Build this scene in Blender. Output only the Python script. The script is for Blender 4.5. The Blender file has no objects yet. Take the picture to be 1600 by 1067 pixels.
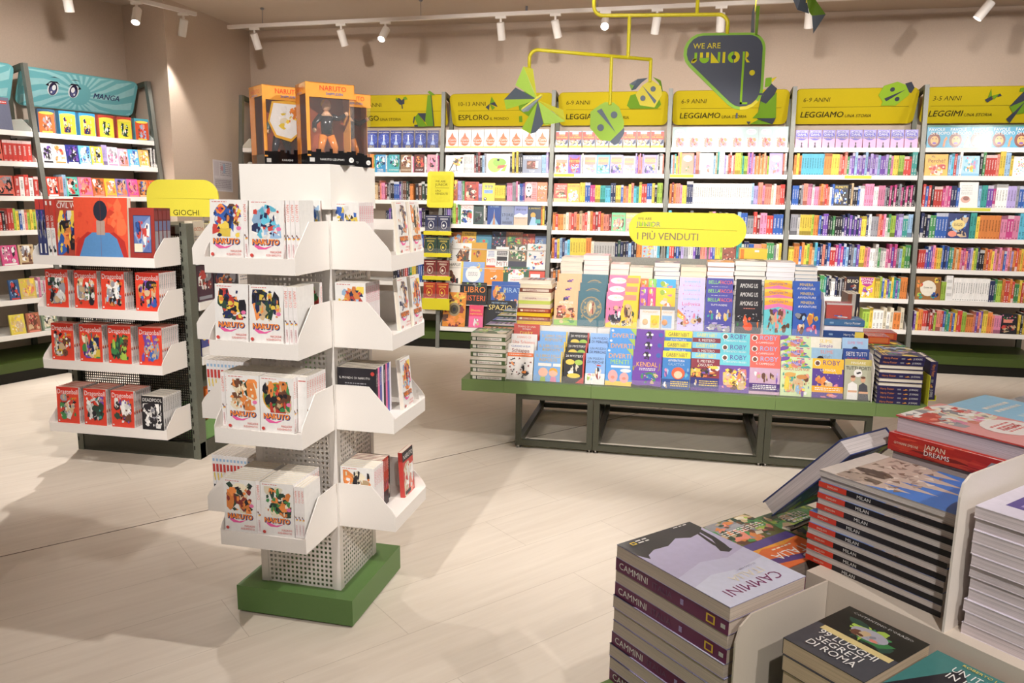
import bpy, random
from math import sin, cos, pi, radians, sqrt, atan2
from mathutils import Matrix, Vector

# ------------------------------------------------------------------ camera, world, exposure, lights
SC = bpy.context.scene
COLL = SC.collection
SC.view_settings.view_transform = 'Standard'
SC.view_settings.look = 'None'
SC.view_settings.exposure = 0.34
SC.view_settings.gamma = 1.0
SC.view_settings.use_curve_mapping = False
SC.cycles.use_denoising = True
SC.cycles.max_bounces = 8
SC.cycles.transparent_max_bounces = 16
SC.cycles.sample_clamp_indirect = 6.0
FOC, PIT, ROL, YAW, CAMZ = 1206.44, .1838, .0125, -.2003, 1.6
_u = Vector((cos(YAW), -sin(YAW), 0)); _h = Vector((sin(YAW), cos(YAW), 0)); _z = Vector((0, 0, 1))
_f = _h * cos(PIT) - _z * sin(PIT); _v = _h * sin(PIT) + _z * cos(PIT)
_r = _u * cos(ROL) + _v * sin(ROL); _up = _v * cos(ROL) - _u * sin(ROL)
cam = bpy.data.cameras.new('camera')
cam.sensor_width = 36.0
cam.lens = 36.0 * FOC / 1600
cam.clip_start = .05
cam_o = bpy.data.objects.new('camera', cam)
cam_o.matrix_world = Matrix(((_r.x, _up.x, -_f.x, 0), (_r.y, _up.y, -_f.y, 0), (_r.z, _up.z, -_f.z, CAMZ), (0, 0, 0, 1)))
COLL.objects.link(cam_o)
SC.camera = cam_o
world = bpy.data.worlds.new('world'); SC.world = world; world.use_nodes = True
world.node_tree.nodes['Background'].inputs[0].default_value = (1, .965, .93, 1)
world.node_tree.nodes['Background'].inputs[1].default_value = .2
LIGHTK = 1.0          # overall strength of the track spotlights
WARM = (1.0, .953, .905)

# ------------------------------------------------------------------ colours
def lin(h):
    h = h.lstrip('#'); o = []
    for i in (0, 2, 4):
        c = int(h[i:i + 2], 16) / 255
        o.append(c / 12.92 if c <= .04045 else ((c + .055) / 1.055) ** 2.4)
    return (*o, 1.0)
PAL = dict(R='#d23a30', O='#ee8a34', Y='#f0cf35', G='#3f8f4c', L='#a7c93c', T='#35a59d', C='#58bfdc', B='#2d5fb5', N='#232c58',
           P='#ea8bb0', M='#c83a82', V='#7447ab', W='#f1eeea', K='#232028', S='#ee8a74', E='#efe3c6', D='#6f4430', I='#9cc2e6',
           A='#98979f', F='#b9a6de', U='#d9b98c', X='#8b2f2f', Z='#2b4a3a', Q='#c9c6c2')
YEL, LIME, SLATE, GREEN = '#cfb808', '#97bf2c', '#3c4150', '#6f9f52'
def C(c):
    if c in PAL:
        r = lin(PAL[c]); y = .3 * r[0] + .55 * r[1] + .15 * r[2]
        return tuple(v * .86 + (y * .6 + .03) * .14 for v in r[:3]) + (1.0,)
    return lin(c)
def shade(c, k):
    c = C(c) if isinstance(c, str) else c
    return (min(c[0] * k, 1), min(c[1] * k, 1), min(c[2] * k, 1), 1)
def mixc(a, b, t):
    a = C(a) if isinstance(a, str) else a; b = C(b) if isinstance(b, str) else b
    return tuple(a[i] * (1 - t) + b[i] * t for i in range(3)) + (1,)

# ------------------------------------------------------------------ materials
MATS = {}
def mat(name, rough=.5, metal=0., spec=.5, noise=(40., .06), bump=0., stripes=None, alpha=None, coat=0.):
    m = bpy.data.materials.new(name); m.use_nodes = True
    nt = m.node_tree; n = nt.nodes; l = nt.links; b = n['Principled BSDF']
    b.inputs['Roughness'].default_value = rough; b.inputs['Metallic'].default_value = metal
    b.inputs['Specular IOR Level'].default_value = spec
    b.inputs['Coat Weight'].default_value = coat
    a = n.new('ShaderNodeAttribute'); a.attribute_name = 'Col'
    tc = n.new('ShaderNodeTexCoord'); mp = n.new('ShaderNodeMapping')
    l.new(tc.outputs['Object'], mp.inputs[0])
    if stripes: mp.inputs['Scale'].default_value = stripes
    t = n.new('ShaderNodeTexNoise'); t.inputs['Scale'].default_value = noise[0]; t.inputs['Detail'].default_value = 3
    l.new(mp.outputs[0], t.inputs['Vector'])
    r = n.new('ShaderNodeMapRange'); r.inputs[1].default_value = .3; r.inputs[2].default_value = .7
    r.inputs[3].default_value = 1 - noise[1]; r.inputs[4].default_value = 1 + noise[1] * .5
    l.new(t.outputs['Fac'], r.inputs[0])
    x = n.new('ShaderNodeMix'); x.data_type = 'RGBA'; x.blend_type = 'MULTIPLY'; x.inputs[0].default_value = 1
    l.new(a.outputs['Color'], x.inputs[6]); l.new(r.outputs[0], x.inputs[7]); l.new(x.outputs[2], b.inputs['Base Color'])
    if bump:
        bp = n.new('ShaderNodeBump'); bp.inputs['Strength'].default_value = bump; bp.inputs['Distance'].default_value = .002
        l.new(t.outputs['Fac'], bp.inputs['Height']); l.new(bp.outputs[0], b.inputs['Normal'])
    if alpha is not None:
        b.inputs['Alpha'].default_value = alpha
    MATS[name] = m
    return m
mat('print', .38, noise=(60, .05))
mat('gloss', .22, noise=(60, .04))
mat('page', .8, spec=.2, noise=(1.0, .3), stripes=(4, 900, 4))
mat('powder_white', .45, spec=.4, noise=(300, .02), bump=.05)
mat('laminate', .42, noise=(200, .05), bump=.04)
mat('dark_metal', .45, metal=.35, noise=(120, .1))
mat('board', .55, noise=(150, .03))
mat('clear', .08, noise=(5, .02), alpha=.07)
mat('film', .08, noise=(5, .02), alpha=.05)
mat('chrome', .2, metal=1., noise=(10, .02))
mat('paper', .75, spec=.2, noise=(30, .04))

def plain(name, hexc, rough, build):
    m = bpy.data.materials.new(name); m.use_nodes = True
    b = m.node_tree.nodes['Principled BSDF']; b.inputs['Base Color'].default_value = C(hexc); b.inputs['Roughness'].default_value = rough
    build(m.node_tree, b); MATS[name] = m
def rgbmix(nt, fac, a, b):
    x = nt.nodes.new('ShaderNodeMix'); x.data_type = 'RGBA'
    if fac is not None: nt.links.new(fac, x.inputs[0])
    for i, v in ((6, a), (7, b)):
        if isinstance(v, tuple): x.inputs[i].default_value = v
        else: nt.links.new(v, x.inputs[i])
    return x
def math_(nt, op, a, b=0.0):
    x = nt.nodes.new('ShaderNodeMath'); x.operation = op
    for i, v in ((0, a), (1, b)):
        if isinstance(v, (int, float)): x.inputs[i].default_value = v
        else: nt.links.new(v, x.inputs[i])
    return x.outputs[0]
def wallmat(c, k=.1):
    def f(nt, b):
        tc = nt.nodes.new('ShaderNodeTexCoord'); t = nt.nodes.new('ShaderNodeTexNoise'); t.inputs['Scale'].default_value = 90; t.inputs['Detail'].default_value = 5
        nt.links.new(tc.outputs['Object'], t.inputs['Vector'])
        x = rgbmix(nt, t.outputs['Fac'], shade(c, 1 - k), shade(c, 1 + k)); nt.links.new(x.outputs[2], b.inputs['Base Color'])
        bp = nt.nodes.new('ShaderNodeBump'); bp.inputs['Strength'].default_value = .15; bp.inputs['Distance'].default_value = .003
        nt.links.new(t.outputs['Fac'], bp.inputs['Height']); nt.links.new(bp.outputs[0], b.inputs['Normal'])
    return f
plain('wall_paint', '#cbb6a4', .9, wallmat('#cbb6a4'))
plain('ceiling_paint', '#cbb9a8', .9, wallmat('#cbb9a8', .04))
def floormat(nt, b):
    tc = nt.nodes.new('ShaderNodeTexCoord'); mp = nt.nodes.new('ShaderNodeMapping'); mp.vector_type = 'POINT'
    mp.inputs['Rotation'].default_value = (0, 0, -radians(48.9))
    nt.links.new(tc.outputs['Object'], mp.inputs[0])
    br = nt.nodes.new('ShaderNodeTexBrick'); br.offset = .37
    br.inputs['Scale'].default_value = 1; br.inputs['Brick Width'].default_value = 1.3; br.inputs['Row Height'].default_value = .33
    br.inputs['Mortar Size'].default_value = .0016; br.inputs['Mortar Smooth'].default_value = .4
    br.inputs['Color1'].default_value = (.42, .42, .42, 1); br.inputs['Color2'].default_value = (.6, .6, .6, 1); br.inputs['Mortar'].default_value = (0, 0, 0, 1)
    nt.links.new(mp.outputs[0], br.inputs['Vector'])
    m2 = nt.nodes.new('ShaderNodeMapping'); m2.inputs['Scale'].default_value = (1.2, 16, 1); nt.links.new(mp.outputs[0], m2.inputs[0])
    g = nt.nodes.new('ShaderNodeTexNoise'); g.inputs['Scale'].default_value = 1.6; g.inputs['Detail'].default_value = 7; g.inputs['Roughness'].default_value = .6; g.inputs['Distortion'].default_value = .4
    nt.links.new(m2.outputs[0], g.inputs['Vector'])
    r = nt.nodes.new('ShaderNodeMapRange'); r.inputs[1].default_value = .3; r.inputs[2].default_value = .72; nt.links.new(g.outputs['Fac'], r.inputs[0])
    a = rgbmix(nt, r.outputs[0], C('#cfc0af'), C('#e4d8c9'))
    t = rgbmix(nt, br.outputs['Color'], C('#d0c3b4'), C('#e8dfd3'))
    x = rgbmix(nt, None, a.outputs[2], t.outputs[2]); x.inputs[0].default_value = .45
    y = rgbmix(nt, math_(nt, 'MULTIPLY', br.outputs['Fac'], .35), x.outputs[2], C('#8d7b69'))
    nt.links.new(y.outputs[2], b.inputs['Base Color'])
    b.inputs['Specular IOR Level'].default_value = .35
    rr = nt.nodes.new('ShaderNodeMapRange'); rr.inputs[3].default_value = .42; rr.inputs[4].default_value = .6; nt.links.new(g.outputs['Fac'], rr.inputs[0]); nt.links.new(rr.outputs[0], b.inputs['Roughness'])
    bp = nt.nodes.new('ShaderNodeBump'); bp.inputs['Strength'].default_value = .2; bp.inputs['Distance'].default_value = .002; bp.invert = True
    nt.links.new(br.outputs['Fac'], bp.inputs['Height']); nt.links.new(bp.outputs[0], b.inputs['Normal'])
plain('floor_planks', '#d8c8b4', .5, floormat)
lm = bpy.data.materials.new('lamp_lens'); lm.use_nodes = True
lb = lm.node_tree.nodes['Principled BSDF']; lb.inputs['Emission Color'].default_value = (*WARM, 1); lb.inputs['Emission Strength'].default_value = 14
MATS['lamp_lens'] = lm

# ------------------------------------------------------------------ mesh building
class MB:
    def __init__(s): s.v = []; s.f = []; s.c = []; s.m = []; s.mats = []
    def mi(s, m):
        if m not in s.mats: s.mats.append(m)
        return s.mats.index(m)
    def add(s, vs, fs, col, m='print', M=None):
        o = len(s.v); k = s.mi(m)
        s.v += [tuple(M @ Vector(p)) if M is not None else tuple(p) for p in vs]
        for i, f in enumerate(fs):
            s.f.append(tuple(j + o for j in f)); s.c.append(col[i] if isinstance(col, list) else col); s.m.append(k)
    def box(s, x0, y0, z0, x1, y1, z1, col, m='print', M=None, skip=''):
        vs = [(x, y, z) for z in (z0, z1) for y in (y0, y1) for x in (x0, x1)]
        F = {'b': (0, 2, 3, 1), 't': (4, 5, 7, 6), 'f': (0, 1, 5, 4), 'k': (2, 6, 7, 3), 'l': (0, 4, 6, 2), 'r': (1, 3, 7, 5)}
        s.add(vs, [F[k] for k in F if k not in skip], col, m, M)
    def poly(s, pts, col, m='print', M=None): s.add(pts, [tuple(range(len(pts)))], col, m, M)
    def prism(s, pts, axis, a0, a1, col, m='print', M=None):
        """extrude a 2D outline along an axis: 'x' (pts = y,z), 'y' (pts = x,z), 'z' (pts = x,y)"""
        n = len(pts)
        mk = {'x': lambda p, a: (a, p[0], p[1]), 'y': lambda p, a: (p[0], a, p[1]), 'z': lambda p, a: (p[0], p[1], a)}[axis]
        vs = [mk(p, a0) for p in pts] + [mk(p, a1) for p in pts]
        s.add(vs, [tuple(range(n)), tuple(range(2 * n - 1, n - 1, -1))] + [(i, (i + 1) % n, n + (i + 1) % n, n + i) for i in range(n)], col, m, M)
    def tube(s, pts, r, col, m='print', M=None, n=10, cap=True):
        pts = [Vector(p) for p in pts]; rs = r if isinstance(r, list) else [r] * len(pts)
        vs = []; fs = []; up = None
        for i, p in enumerate(pts):
            d = ((pts[min(i + 1, len(pts) - 1)] - p).normalized() + (p - pts[max(i - 1, 0)]).normalized()).normalized()
            if up is None:
                up = d.orthogonal().normalized()
            up = (up - d * up.dot(d)).normalized(); sd = d.cross(up)
            for k in range(n):
                a = 2 * pi * k / n; vs.append(p + (up * cos(a) + sd * sin(a)) * rs[i])
        for i in range(len(pts) - 1):
            for k in range(n): fs.append((i * n + k, i * n + (k + 1) % n, (i + 1) * n + (k + 1) % n, (i + 1) * n + k))
        if cap: fs += [tuple(range(n - 1, -1, -1)), tuple(range((len(pts) - 1) * n, len(pts) * n))]
        s.add([tuple(v) for v in vs], fs, col, m, M)
    def ball(s, c, r, col, m='print', M=None, nu=12, nv=8):
        r = r if isinstance(r, tuple) else (r, r, r)
        vs = [(c[0], c[1], c[2] - r[2])]
        for j in range(1, nv):
            t = pi * j / nv - pi / 2
            vs += [(c[0] + r[0] * cos(t) * cos(2 * pi * i / nu), c[1] + r[1] * cos(t) * sin(2 * pi * i / nu), c[2] + r[2] * sin(t)) for i in range(nu)]
        vs.append((c[0], c[1], c[2] + r[2])); L = len(vs) - 1
        fs = [(0, 1 + (i + 1) % nu, 1 + i) for i in range(nu)]
        for j in range(nv - 2): fs += [(1 + j * nu + i, 1 + j * nu + (i + 1) % nu, 1 + (j + 1) * nu + (i + 1) % nu, 1 + (j + 1) * nu + i) for i in range(nu)]
        fs += [(L, 1 + (nv - 2) * nu + i, 1 + (nv - 2) * nu + (i + 1) % nu) for i in range(nu)]
        s.add(vs, fs, col, m, M)
    def mesh(s, name):
        me = bpy.data.meshes.new(name); me.from_pydata(s.v, [], s.f)
        for m in s.mats: me.materials.append(MATS[m])
        me.polygons.foreach_set('material_index', s.m)
        at = me.color_attributes.new('Col', 'FLOAT_COLOR', 'CORNER')
        buf = []
        for f, c in zip(s.f, s.c): buf += list(c) * len(f)
        at.data.foreach_set('color', buf)
        me.update()
        return me
    def obj(s, name, parent=None, M=None, smooth=False):
        me = s.mesh(name)
        if smooth: me.polygons.foreach_set('use_smooth', [True] * len(me.polygons))
        return put(name, me, parent, M)
def put(name, data, parent=None, M=None):
    o = bpy.data.objects.new(name, data); COLL.objects.link(o)
    if parent: o.parent = parent
    if M is not None: o.matrix_local = M
    return o
USED = {}
def tag(o, label, cat, group=None, kind=None):
    o['label'] = label; o['category'] = cat
    if group: o['group'] = group
    if kind: o['kind'] = kind
    USED.setdefault(label, []).append(o.name)
    return o
def thing(name, label, cat, M=None, group=None):
    return tag(put(name, None, None, M), label, cat, group)
def struct(o): o['kind'] = 'structure'; return o
def T(x=0, y=0, z=0): return Matrix.Translation((x, y, z))
def RZ(a): return Matrix.Rotation(a, 4, 'Z')
def RX(a): return Matrix.Rotation(a, 4, 'X')
def RY(a): return Matrix.Rotation(a, 4, 'Y')
ORD = 'zeroth first second third fourth fifth sixth seventh eighth ninth tenth eleventh twelfth thirteenth fourteenth fifteenth sixteenth seventeenth eighteenth nineteenth twentieth'.split()
TENS = {20: 'twenty', 30: 'thirty', 40: 'forty', 50: 'fifty', 60: 'sixty'}
def nth(k):
    if k <= 20: return ORD[k]
    t, u = k // 10 * 10, k % 10
    return {30: 'thirtieth', 40: 'fortieth', 50: 'fiftieth', 60: 'sixtieth'}[t] if not u else TENS[t] + '-' + ORD[u]

# ------------------------------------------------------------------ lettering (the built-in font turned to flat polygons)
_TX = {}
def glyphs(s, off=.0):
    if (s, off) not in _TX:
        c = bpy.data.curves.new('lettering', 'FONT'); c.body = s; c.offset = off; c.resolution_u = 1 if len(s) > 14 else 2
        o = bpy.data.objects.new('lettering', c); m = o.to_mesh()
        _TX[s, off] = ([(v.co.x, v.co.y) for v in m.vertices], [tuple(p.vertices) for p in m.polygons])
        o.to_mesh_clear(); bpy.data.objects.remove(o); bpy.data.curves.remove(c)
    return _TX[s, off]
def text2d(s, x, y, size, anchor='l', maxw=None, sx=1.0, slant=0.0, off=.0):
    """polygons for a line of text; size = cap height"""
    vs, fs = glyphs(s, off)
    if not vs: return []
    k = size / .7; w = max(v[0] for v in vs) * k * sx
    if maxw and w > maxw: sx *= maxw / w; w = maxw
    x0 = x - (w / 2 if anchor == 'c' else w if anchor == 'r' else 0)
    return [[(x0 + vs[i][0] * k * sx + slant * vs[i][1] * k, y + vs[i][1] * k) for i in f] for f in fs]

# ------------------------------------------------------------------ cover art: a list of flat printed shapes in metres
def art_polys(art, w, h):
    """unit-square elements -> [(points in metres, colour)]"""
    out = []
    cl = lambda v, a, b: max(a, min(b, v))
    for e in art:
        k = e[0]
        if k == 'r':
            _, a, b, c, d, col = e; out.append(([(a * w, b * h), (c * w, b * h), (c * w, d * h), (a * w, d * h)], C(col)))
        elif k == 'e':
            _, a, b, ru, rv, col = e; out.append(([(cl(a * w + ru * w * cos(t * pi / 8), 0, w), cl(b * h + rv * h * sin(t * pi / 8), 0, h)) for t in range(16)], C(col)))
        elif k == 'p':
            out.append(([(a * w, b * h) for a, b in e[1]], C(e[2])))
        elif k in ('t', 'tc', 'tr'):
            s, a, b, sz, col = e[1:6]
            mw = e[6] * w if len(e) > 6 else .9 * w
            for q in text2d(s, a * w, b * h, sz * h, {'t': 'l', 'tc': 'c', 'tr': 'r'}[k], mw): out.append((q, C(col)))
        elif k == 'tb':     # bold centred title: text, u, v, size, colour, width, weight
            for q in text2d(e[1], e[2] * w, e[3] * h, e[4] * h, 'c', e[6] * w, off=e[7]): out.append((q, C(e[5])))
        elif k == 'tv':     # runs down the spine; b0 = top of the text
            s, a, b, sz, col, ln = e[1:7]
            for q in text2d(s, 0, 0, sz * w, 'l', ln * h): out.append(([(a * w + y - sz * w / 2, b * h - x) for x, y in q], C(col)))
        elif k == 'b':      # loose blobs of colour standing in for an illustration
            _, a, b, c, d, pal, n, seed = e; rn = random.Random(seed)
            for i in range(n + (int(n * 1.6) if n >= 8 else 0)):
                small = i >= n
                f = 1 - .5 * min(i, n - 1) / max(n - 1, 1); rad = (.62 * f if not small else .17) * rn.uniform(.5, 1.)
                sp = .3 if n < 8 else .4 if not small else .44
                cx = (a + c) / 2 + (c - a) * rn.uniform(-sp, sp); cy = (b + d) / 2 + (d - b) * rn.uniform(-sp, sp)
                m = rn.randint(5, 9) if not small else rn.randint(3, 5); t0 = rn.uniform(0, 6); ex = rn.uniform(.55, 1.3)
                pts = []
                for j in range(m):
                    rr = rad * rn.uniform(.55, 1.15); t = t0 + 2 * pi * j / m
                    pts.append((cl(cx + (c - a) * .6 * rr * ex * cos(t), a, c) * w, cl(cy + (d - b) * .6 * rr * sin(t) / ex, b, d) * h))
                q = pal[i % len(pal)] if i < len(pal) else rn.choice(pal)
                out.append((pts, shade(q, rn.uniform(.8, 1.15))))
        elif k == 's':      # scattered little marks
            _, a, b, c, d, pal, n, seed, sz = e; rn = random.Random(seed)
            for i in range(n):
                x, y = rn.uniform(a, c), rn.uniform(b, d); t0 = rn.uniform(0, 6)
                out.append(([((x * w + sz * w * cos(t0 + j * 2.1)), (y * h + sz * w * sin(t0 + j * 2.1) * rn.uniform(.4, 1.3))) for j in range(3)], C(rn.choice(pal))))
        elif k == 'l':      # lines of small print
            _, a, b, c, d, col, n, seed = e; rn = random.Random(seed)
            for i in range(n):
                y = d - (d - b) * (i + .7) / n; x = a
                while x < c:
                    ln = rn.uniform(.03, .1); out.append(([(x * w, y * h), (min(x + ln, c) * w, y * h), (min(x + ln, c) * w, (y + (d - b) / n * .45) * h), (x * w, (y + (d - b) / n * .45) * h)], C(col))); x += ln + .02
    return out

PAGE = '#e9dfcf'
BOOKS = {}
def book(name, label, cat, group, w, h, t, M, key=None, cc='W', art=(), sc=None, sart=(), bart=(), pc=PAGE, parts=True, hard=False, rs=False, fin='print', lift=.0003):
    """upright book in local axes: front cover at y = 0 facing -y, thickness along +y, spine at x = 0 (at x = w if rs)"""
    kk = (key, round(w, 4), round(h, 4), round(t, 4), parts)
    if key is None or kk not in BOOKS:
        th, ov = (.003, .003) if hard else (.0011, .0)
        ccv = C(cc) if isinstance(cc, str) else cc; scv = ccv if sc is None else (C(sc) if isinstance(sc, str) else sc)
        cov = MB()
        X = (lambda x: w - x) if rs else (lambda x: x)
        bx = lambda B, x0, y0, z0, x1, y1, z1, c, m: B.box(min(X(x0), X(x1)), y0, z0, max(X(x0), X(x1)), y1, z1, c, m)
        bx(cov, 0, 0, 0, w, th, h, ccv, fin); bx(cov, 0, t - th, 0, w, t, h, ccv, fin)
        bx(cov, 0, th, 0, th * 1.2, t - th, h, scv, fin)
        cov.poly([(X(-.0001), 0, 0), (X(-.0001), t, 0), (X(-.0001), t, h), (X(-.0001), 0, h)], scv, fin)
        for i, (q, c) in enumerate(art_polys(art, w, h)): cov.poly([(x, -lift - .00001 * i, z) for x, z in q], c, fin)
        for i, (q, c) in enumerate(art_polys(bart, w, h)): cov.poly([(w - x, t + lift + .00001 * i, z) for x, z in q], c, fin)
        for i, (q, c) in enumerate(art_polys(sart, t, h)):
            e = X(-lift - .00001 * i); cov.poly([(e, (t - a) if not rs else a, z) for a, z in q], c, fin)
        pg = cov if not parts else MB()
        bx(pg, th * 1.2, th, ov + .0004, w - ov - .0008, t - th, h - ov - .0006, C(pc), 'page')
        ms = (cov.mesh(name + '_cover'), pg.mesh(name + '_pages') if parts else None)
        if key is None: BOOKS[(id(ms), name, len(BOOKS))] = ms
        else: BOOKS[kk] = ms
    else: ms = BOOKS[kk]
    if parts:
        r = thing(name, label, cat, M, group); put('cover', ms[0], r); put('page_block', ms[1], r)
    else:
        r = tag(put(name, ms[0], None, M), label, cat, group)
    return r
FLAT = RX(-pi / 2)      # lay a book on its back, cover up: local -y -> +z, local z -> +y
def flat(x, y, z, t, yaw=0, flip=False, w=0, h=0):
    """matrix for a book lying cover up, lower left corner of its cover at x, y, underside at z; flip turns it end for end"""
    M = T(x, y, z + t) @ RZ(yaw)
    if flip: M = M @ T(w, h, 0) @ RZ(pi)
    return M @ FLAT

# ------------------------------------------------------------------ room
WX, WY, CH = -4.88, 8.58, 3.45          # left wall with the notice, back wall, ceiling height
MA = 1.2477                             # heading of the manga wall
mu = Vector((cos(MA), sin(MA), 0)); mn = Vector((-sin(MA), cos(MA), 0))
def mpt(u, d): p = mu * u + mn * d; return (p.x, p.y)
MD, MWALL = 6.82, 7.55
edge = mpt(5.15, MWALL)
b = MB(); b.box(-9, -4.2, -.06, 6.6, 9.2, 0, C('E'), 'floor_planks'); struct(b.obj('floor'))
b = MB(); b.box(-9, -4.2, CH, 6.6, 9.2, CH + .08, C('E'), 'ceiling_paint'); struct(b.obj('ceiling'))
b = MB(); b.box(WX - .1, WY, 0, 6.6, WY + .12, CH, C('E'), 'wall_paint'); struct(b.obj('wall_back'))
e2 = (WX, 7.03)
b = MB(); b.prism([(WX, WY + .12), e2, edge, (edge[0] - .12, WY + .12)], 'z', 0, CH, C('E'), 'wall_paint'); struct(b.obj('wall_pillar'))
f0 = mpt(-.6, MWALL); f1 = mpt(5.25, MWALL); g0 = mpt(-.6, MWALL + .12); g1 = mpt(5.25, MWALL + .12)
b = MB(); b.prism([f0, f1, g1, g0], 'z', 0, CH, C('E'), 'wall_paint'); struct(b.obj('wall_left'))
b = MB(); b.box(-9.1, -4.2, 0, -9, 4.2, CH, C('E'), 'wall_paint'); struct(b.obj('wall_side'))
# the dark joint that crosses the floor
j0, j1 = Vector((-4.2, 1.15)), Vector((.5, 6.54)); jd = (j1 - j0).normalized(); jn = Vector((-jd.y, jd.x)) * .003
b = MB(); b.prism([tuple(j0 - jn), tuple(j1 - jn), tuple(j1 + jn), tuple(j0 + jn)], 'z', -.001, .0008, C('#6b5b4e'), 'paper'); struct(b.obj('trim_1'))

# ------------------------------------------------------------------ wall bookcases
BW = 1.1716; LEAN = .1062; SHZ = [2.109, 1.852, 1.563, 1.276, .985, .694, .403]; TOPZ = 2.6865
OLIVE = '#55564a'; GREENP = '#42541c'; KICK = '#15140c'; WHITE = '#f2eee8'; BACKP = '#bfae9e'
def rrect(x0, y0, x1, y1, r, n=5):
    o = []
    for cx, cy, a in ((x1 - r, y0 + r, -pi / 2), (x1 - r, y1 - r, 0), (x0 + r, y1 - r, pi / 2), (x0 + r, y0 + r, pi)):
        o += [(cx + r * cos(a + pi / 2 * i / n), cy + r * sin(a + pi / 2 * i / n)) for i in range(n + 1)]
    return o
def side_plate(x, d0, d1, z, th=.003, h=.115, M=None):
    B = MB(); B.prism([(d1, z - .045), (d1, z + h), (d0 + .14, z + h), (d0 + .012, z + .035), (d0, z + .02), (d0, z - .045)], 'x', x, x + th, C(WHITE), 'powder_white'); return B
CASES = {}
def bookcase(key, label, M, w, sign=None, zs=SHZ, first=False, last=False, board=YEL, rack=False, right_frame=True):
    r = thing('wall_bookcase', label, 'bookcase', M); CASES[key] = (r, M, w)
    B = MB(); B.box(0, .60, .17, w, .62, 2.42, C(BACKP), 'board'); B.obj('back_panel', r)
    for x in ([0] if not (last or right_frame is None) else [0, w]):
        B = MB(); B.box(x - .022, .57, .0, x + .022, .63, 2.64, C(OLIVE), 'dark_metal'); B.obj('upright', r)
        B = MB(); p = .02
        pts = [(-p, 0), (p, 0)]
        vs = [(x + dx, LEAN * z + dy, z) for z in (0.0, TOPZ) for dx, dy in ((-p, 0), (p, 0), (p, .045), (-p, .045))]
        B.add(vs, [(0, 1, 5, 4), (1, 2, 6, 5), (2, 3, 7, 6), (3, 0, 4, 7), (4, 5, 6, 7), (3, 2, 1, 0)], C('#7b7b74'), 'dark_metal'); B.obj('post', r)
        B = MB(); y0 = LEAN * TOPZ
        B.prism([(y0 + .04, TOPZ - .045), (y0 + .04, TOPZ), (.63, 2.645), (.63, 2.60)], 'x', x - p, x + p, C(OLIVE), 'dark_metal'); B.obj('arm', r)
    for z in zs:
        d = LEAN * z + .004
        B = MB(); B.prism([(d, z - .04), (d, z + .002), (d + .012, z + .002), (d + .012, z - .004), (.59, z - .004), (.59, z - .018), (d + .012, z - .018), (d + .012, z - .04)], 'x', .026, w - .026, C(WHITE), 'powder_white')
        s = B.obj('shelf', r)
        for x in (.024, w - .027): side_plate(x, d + .01, .58, z).obj('end_plate', s)
    B = MB(); B.prism([(.03, .092), (.03, .172), (.585, .20), (.585, .092)], 'x', .0, w, C(GREENP), 'laminate'); B.obj('plinth', r)
    B = MB(); B.box(.0, .045, 0, w, .58, .09, C(KICK), 'dark_metal'); B.obj('kickboard', r)
    if sign:
        H, Wd = .345, w - .05
        tilt = Matrix(((1, 0, 0, .025), (0, 1, .45, .475 + LEAN * 0), (0, 0, 1, 2.365), (0, 0, 0, 1)))
        tilt = T(.025, .565, 2.367) @ RX(radians(24))
        B = MB(); B.prism(rrect(0, 0, Wd, H, .055), 'y', -.018, 0, C(board), 'board', tilt)
        for i, (pts, c) in enumerate(sign(Wd, H)): B.poly([(x, -.0187 - .00002 * i, z) for x, z in pts], c, 'paper', tilt)
        hs = B.obj('header_sign', r)
        for pts, c in getattr(sign, 'cut', lambda W, H: [])(Wd, H):
            pass
        return r, hs, tilt, Wd, H
    return r, None, None, w, 0
INKS = '#3f3a1c'
def age_sign(age, word, rest):
    def f(W, H):
        o = [(q, C(INKS)) for q in text2d(age, .07 * W, .64 * H, .125 * H, slant=.1)]
        o.append(([(.07 * W, .485 * H), (.94 * W, .485 * H), (.94 * W, .492 * H), (.07 * W, .492 * H)], C(INKS)))
        for dx in (0, .0018): o += [(q, C(INKS)) for q in text2d(word, .06 * W + dx, .2 * H, .165 * H, slant=.12)]
        wd = max(p[0] for q in text2d(word, .06 * W, .2 * H, .165 * H, slant=.12) for p in q)
        o += [(q, C(INKS)) for q in text2d(rest, wd + .012, .2 * H, .085 * H, slant=.15)]
        return o
    return f
def cutout(hs, tilt, H, name, shapes, x0, y=-.026, dv=0):
    """flat origami animal standing proud of the sign; coordinates in sign heights"""
    B = MB()
    for i, (pts, c) in enumerate(shapes): B.prism([(x0 + a * H, (e + dv) * H) for a, e in pts], 'y', y - .0004 * i, -.018, C(c), 'board', tilt)
    return B.obj(name, hs)
BM = lambda x0: T(x0, 7.8466, 0)
XB = [-4.76, -3.589, -2.4174, -1.2458, -.0742, 1.0974, 2.269]
ZC = [2.109, 1.852, 1.563, 1.32, .23]
G_, S_ = LIME, SLATE
GD = '#6f9a1e'
bookcase('A', 'wall bookcase in the corner beside the notice wall, behind the tower of manga', BM(XB[0]), XB[1] - XB[0], age_sign('10-13 ANNI', 'LEGGO', 'UNA STORIA'))
_, hs, tl, W_, H_ = bookcase('B', 'wall bookcase of dark novels under the yellow sign with the giraffe', BM(XB[1]), BW, age_sign('10-13 ANNI', 'LEGGO', 'UNA STORIA'))
xr = W_
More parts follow.
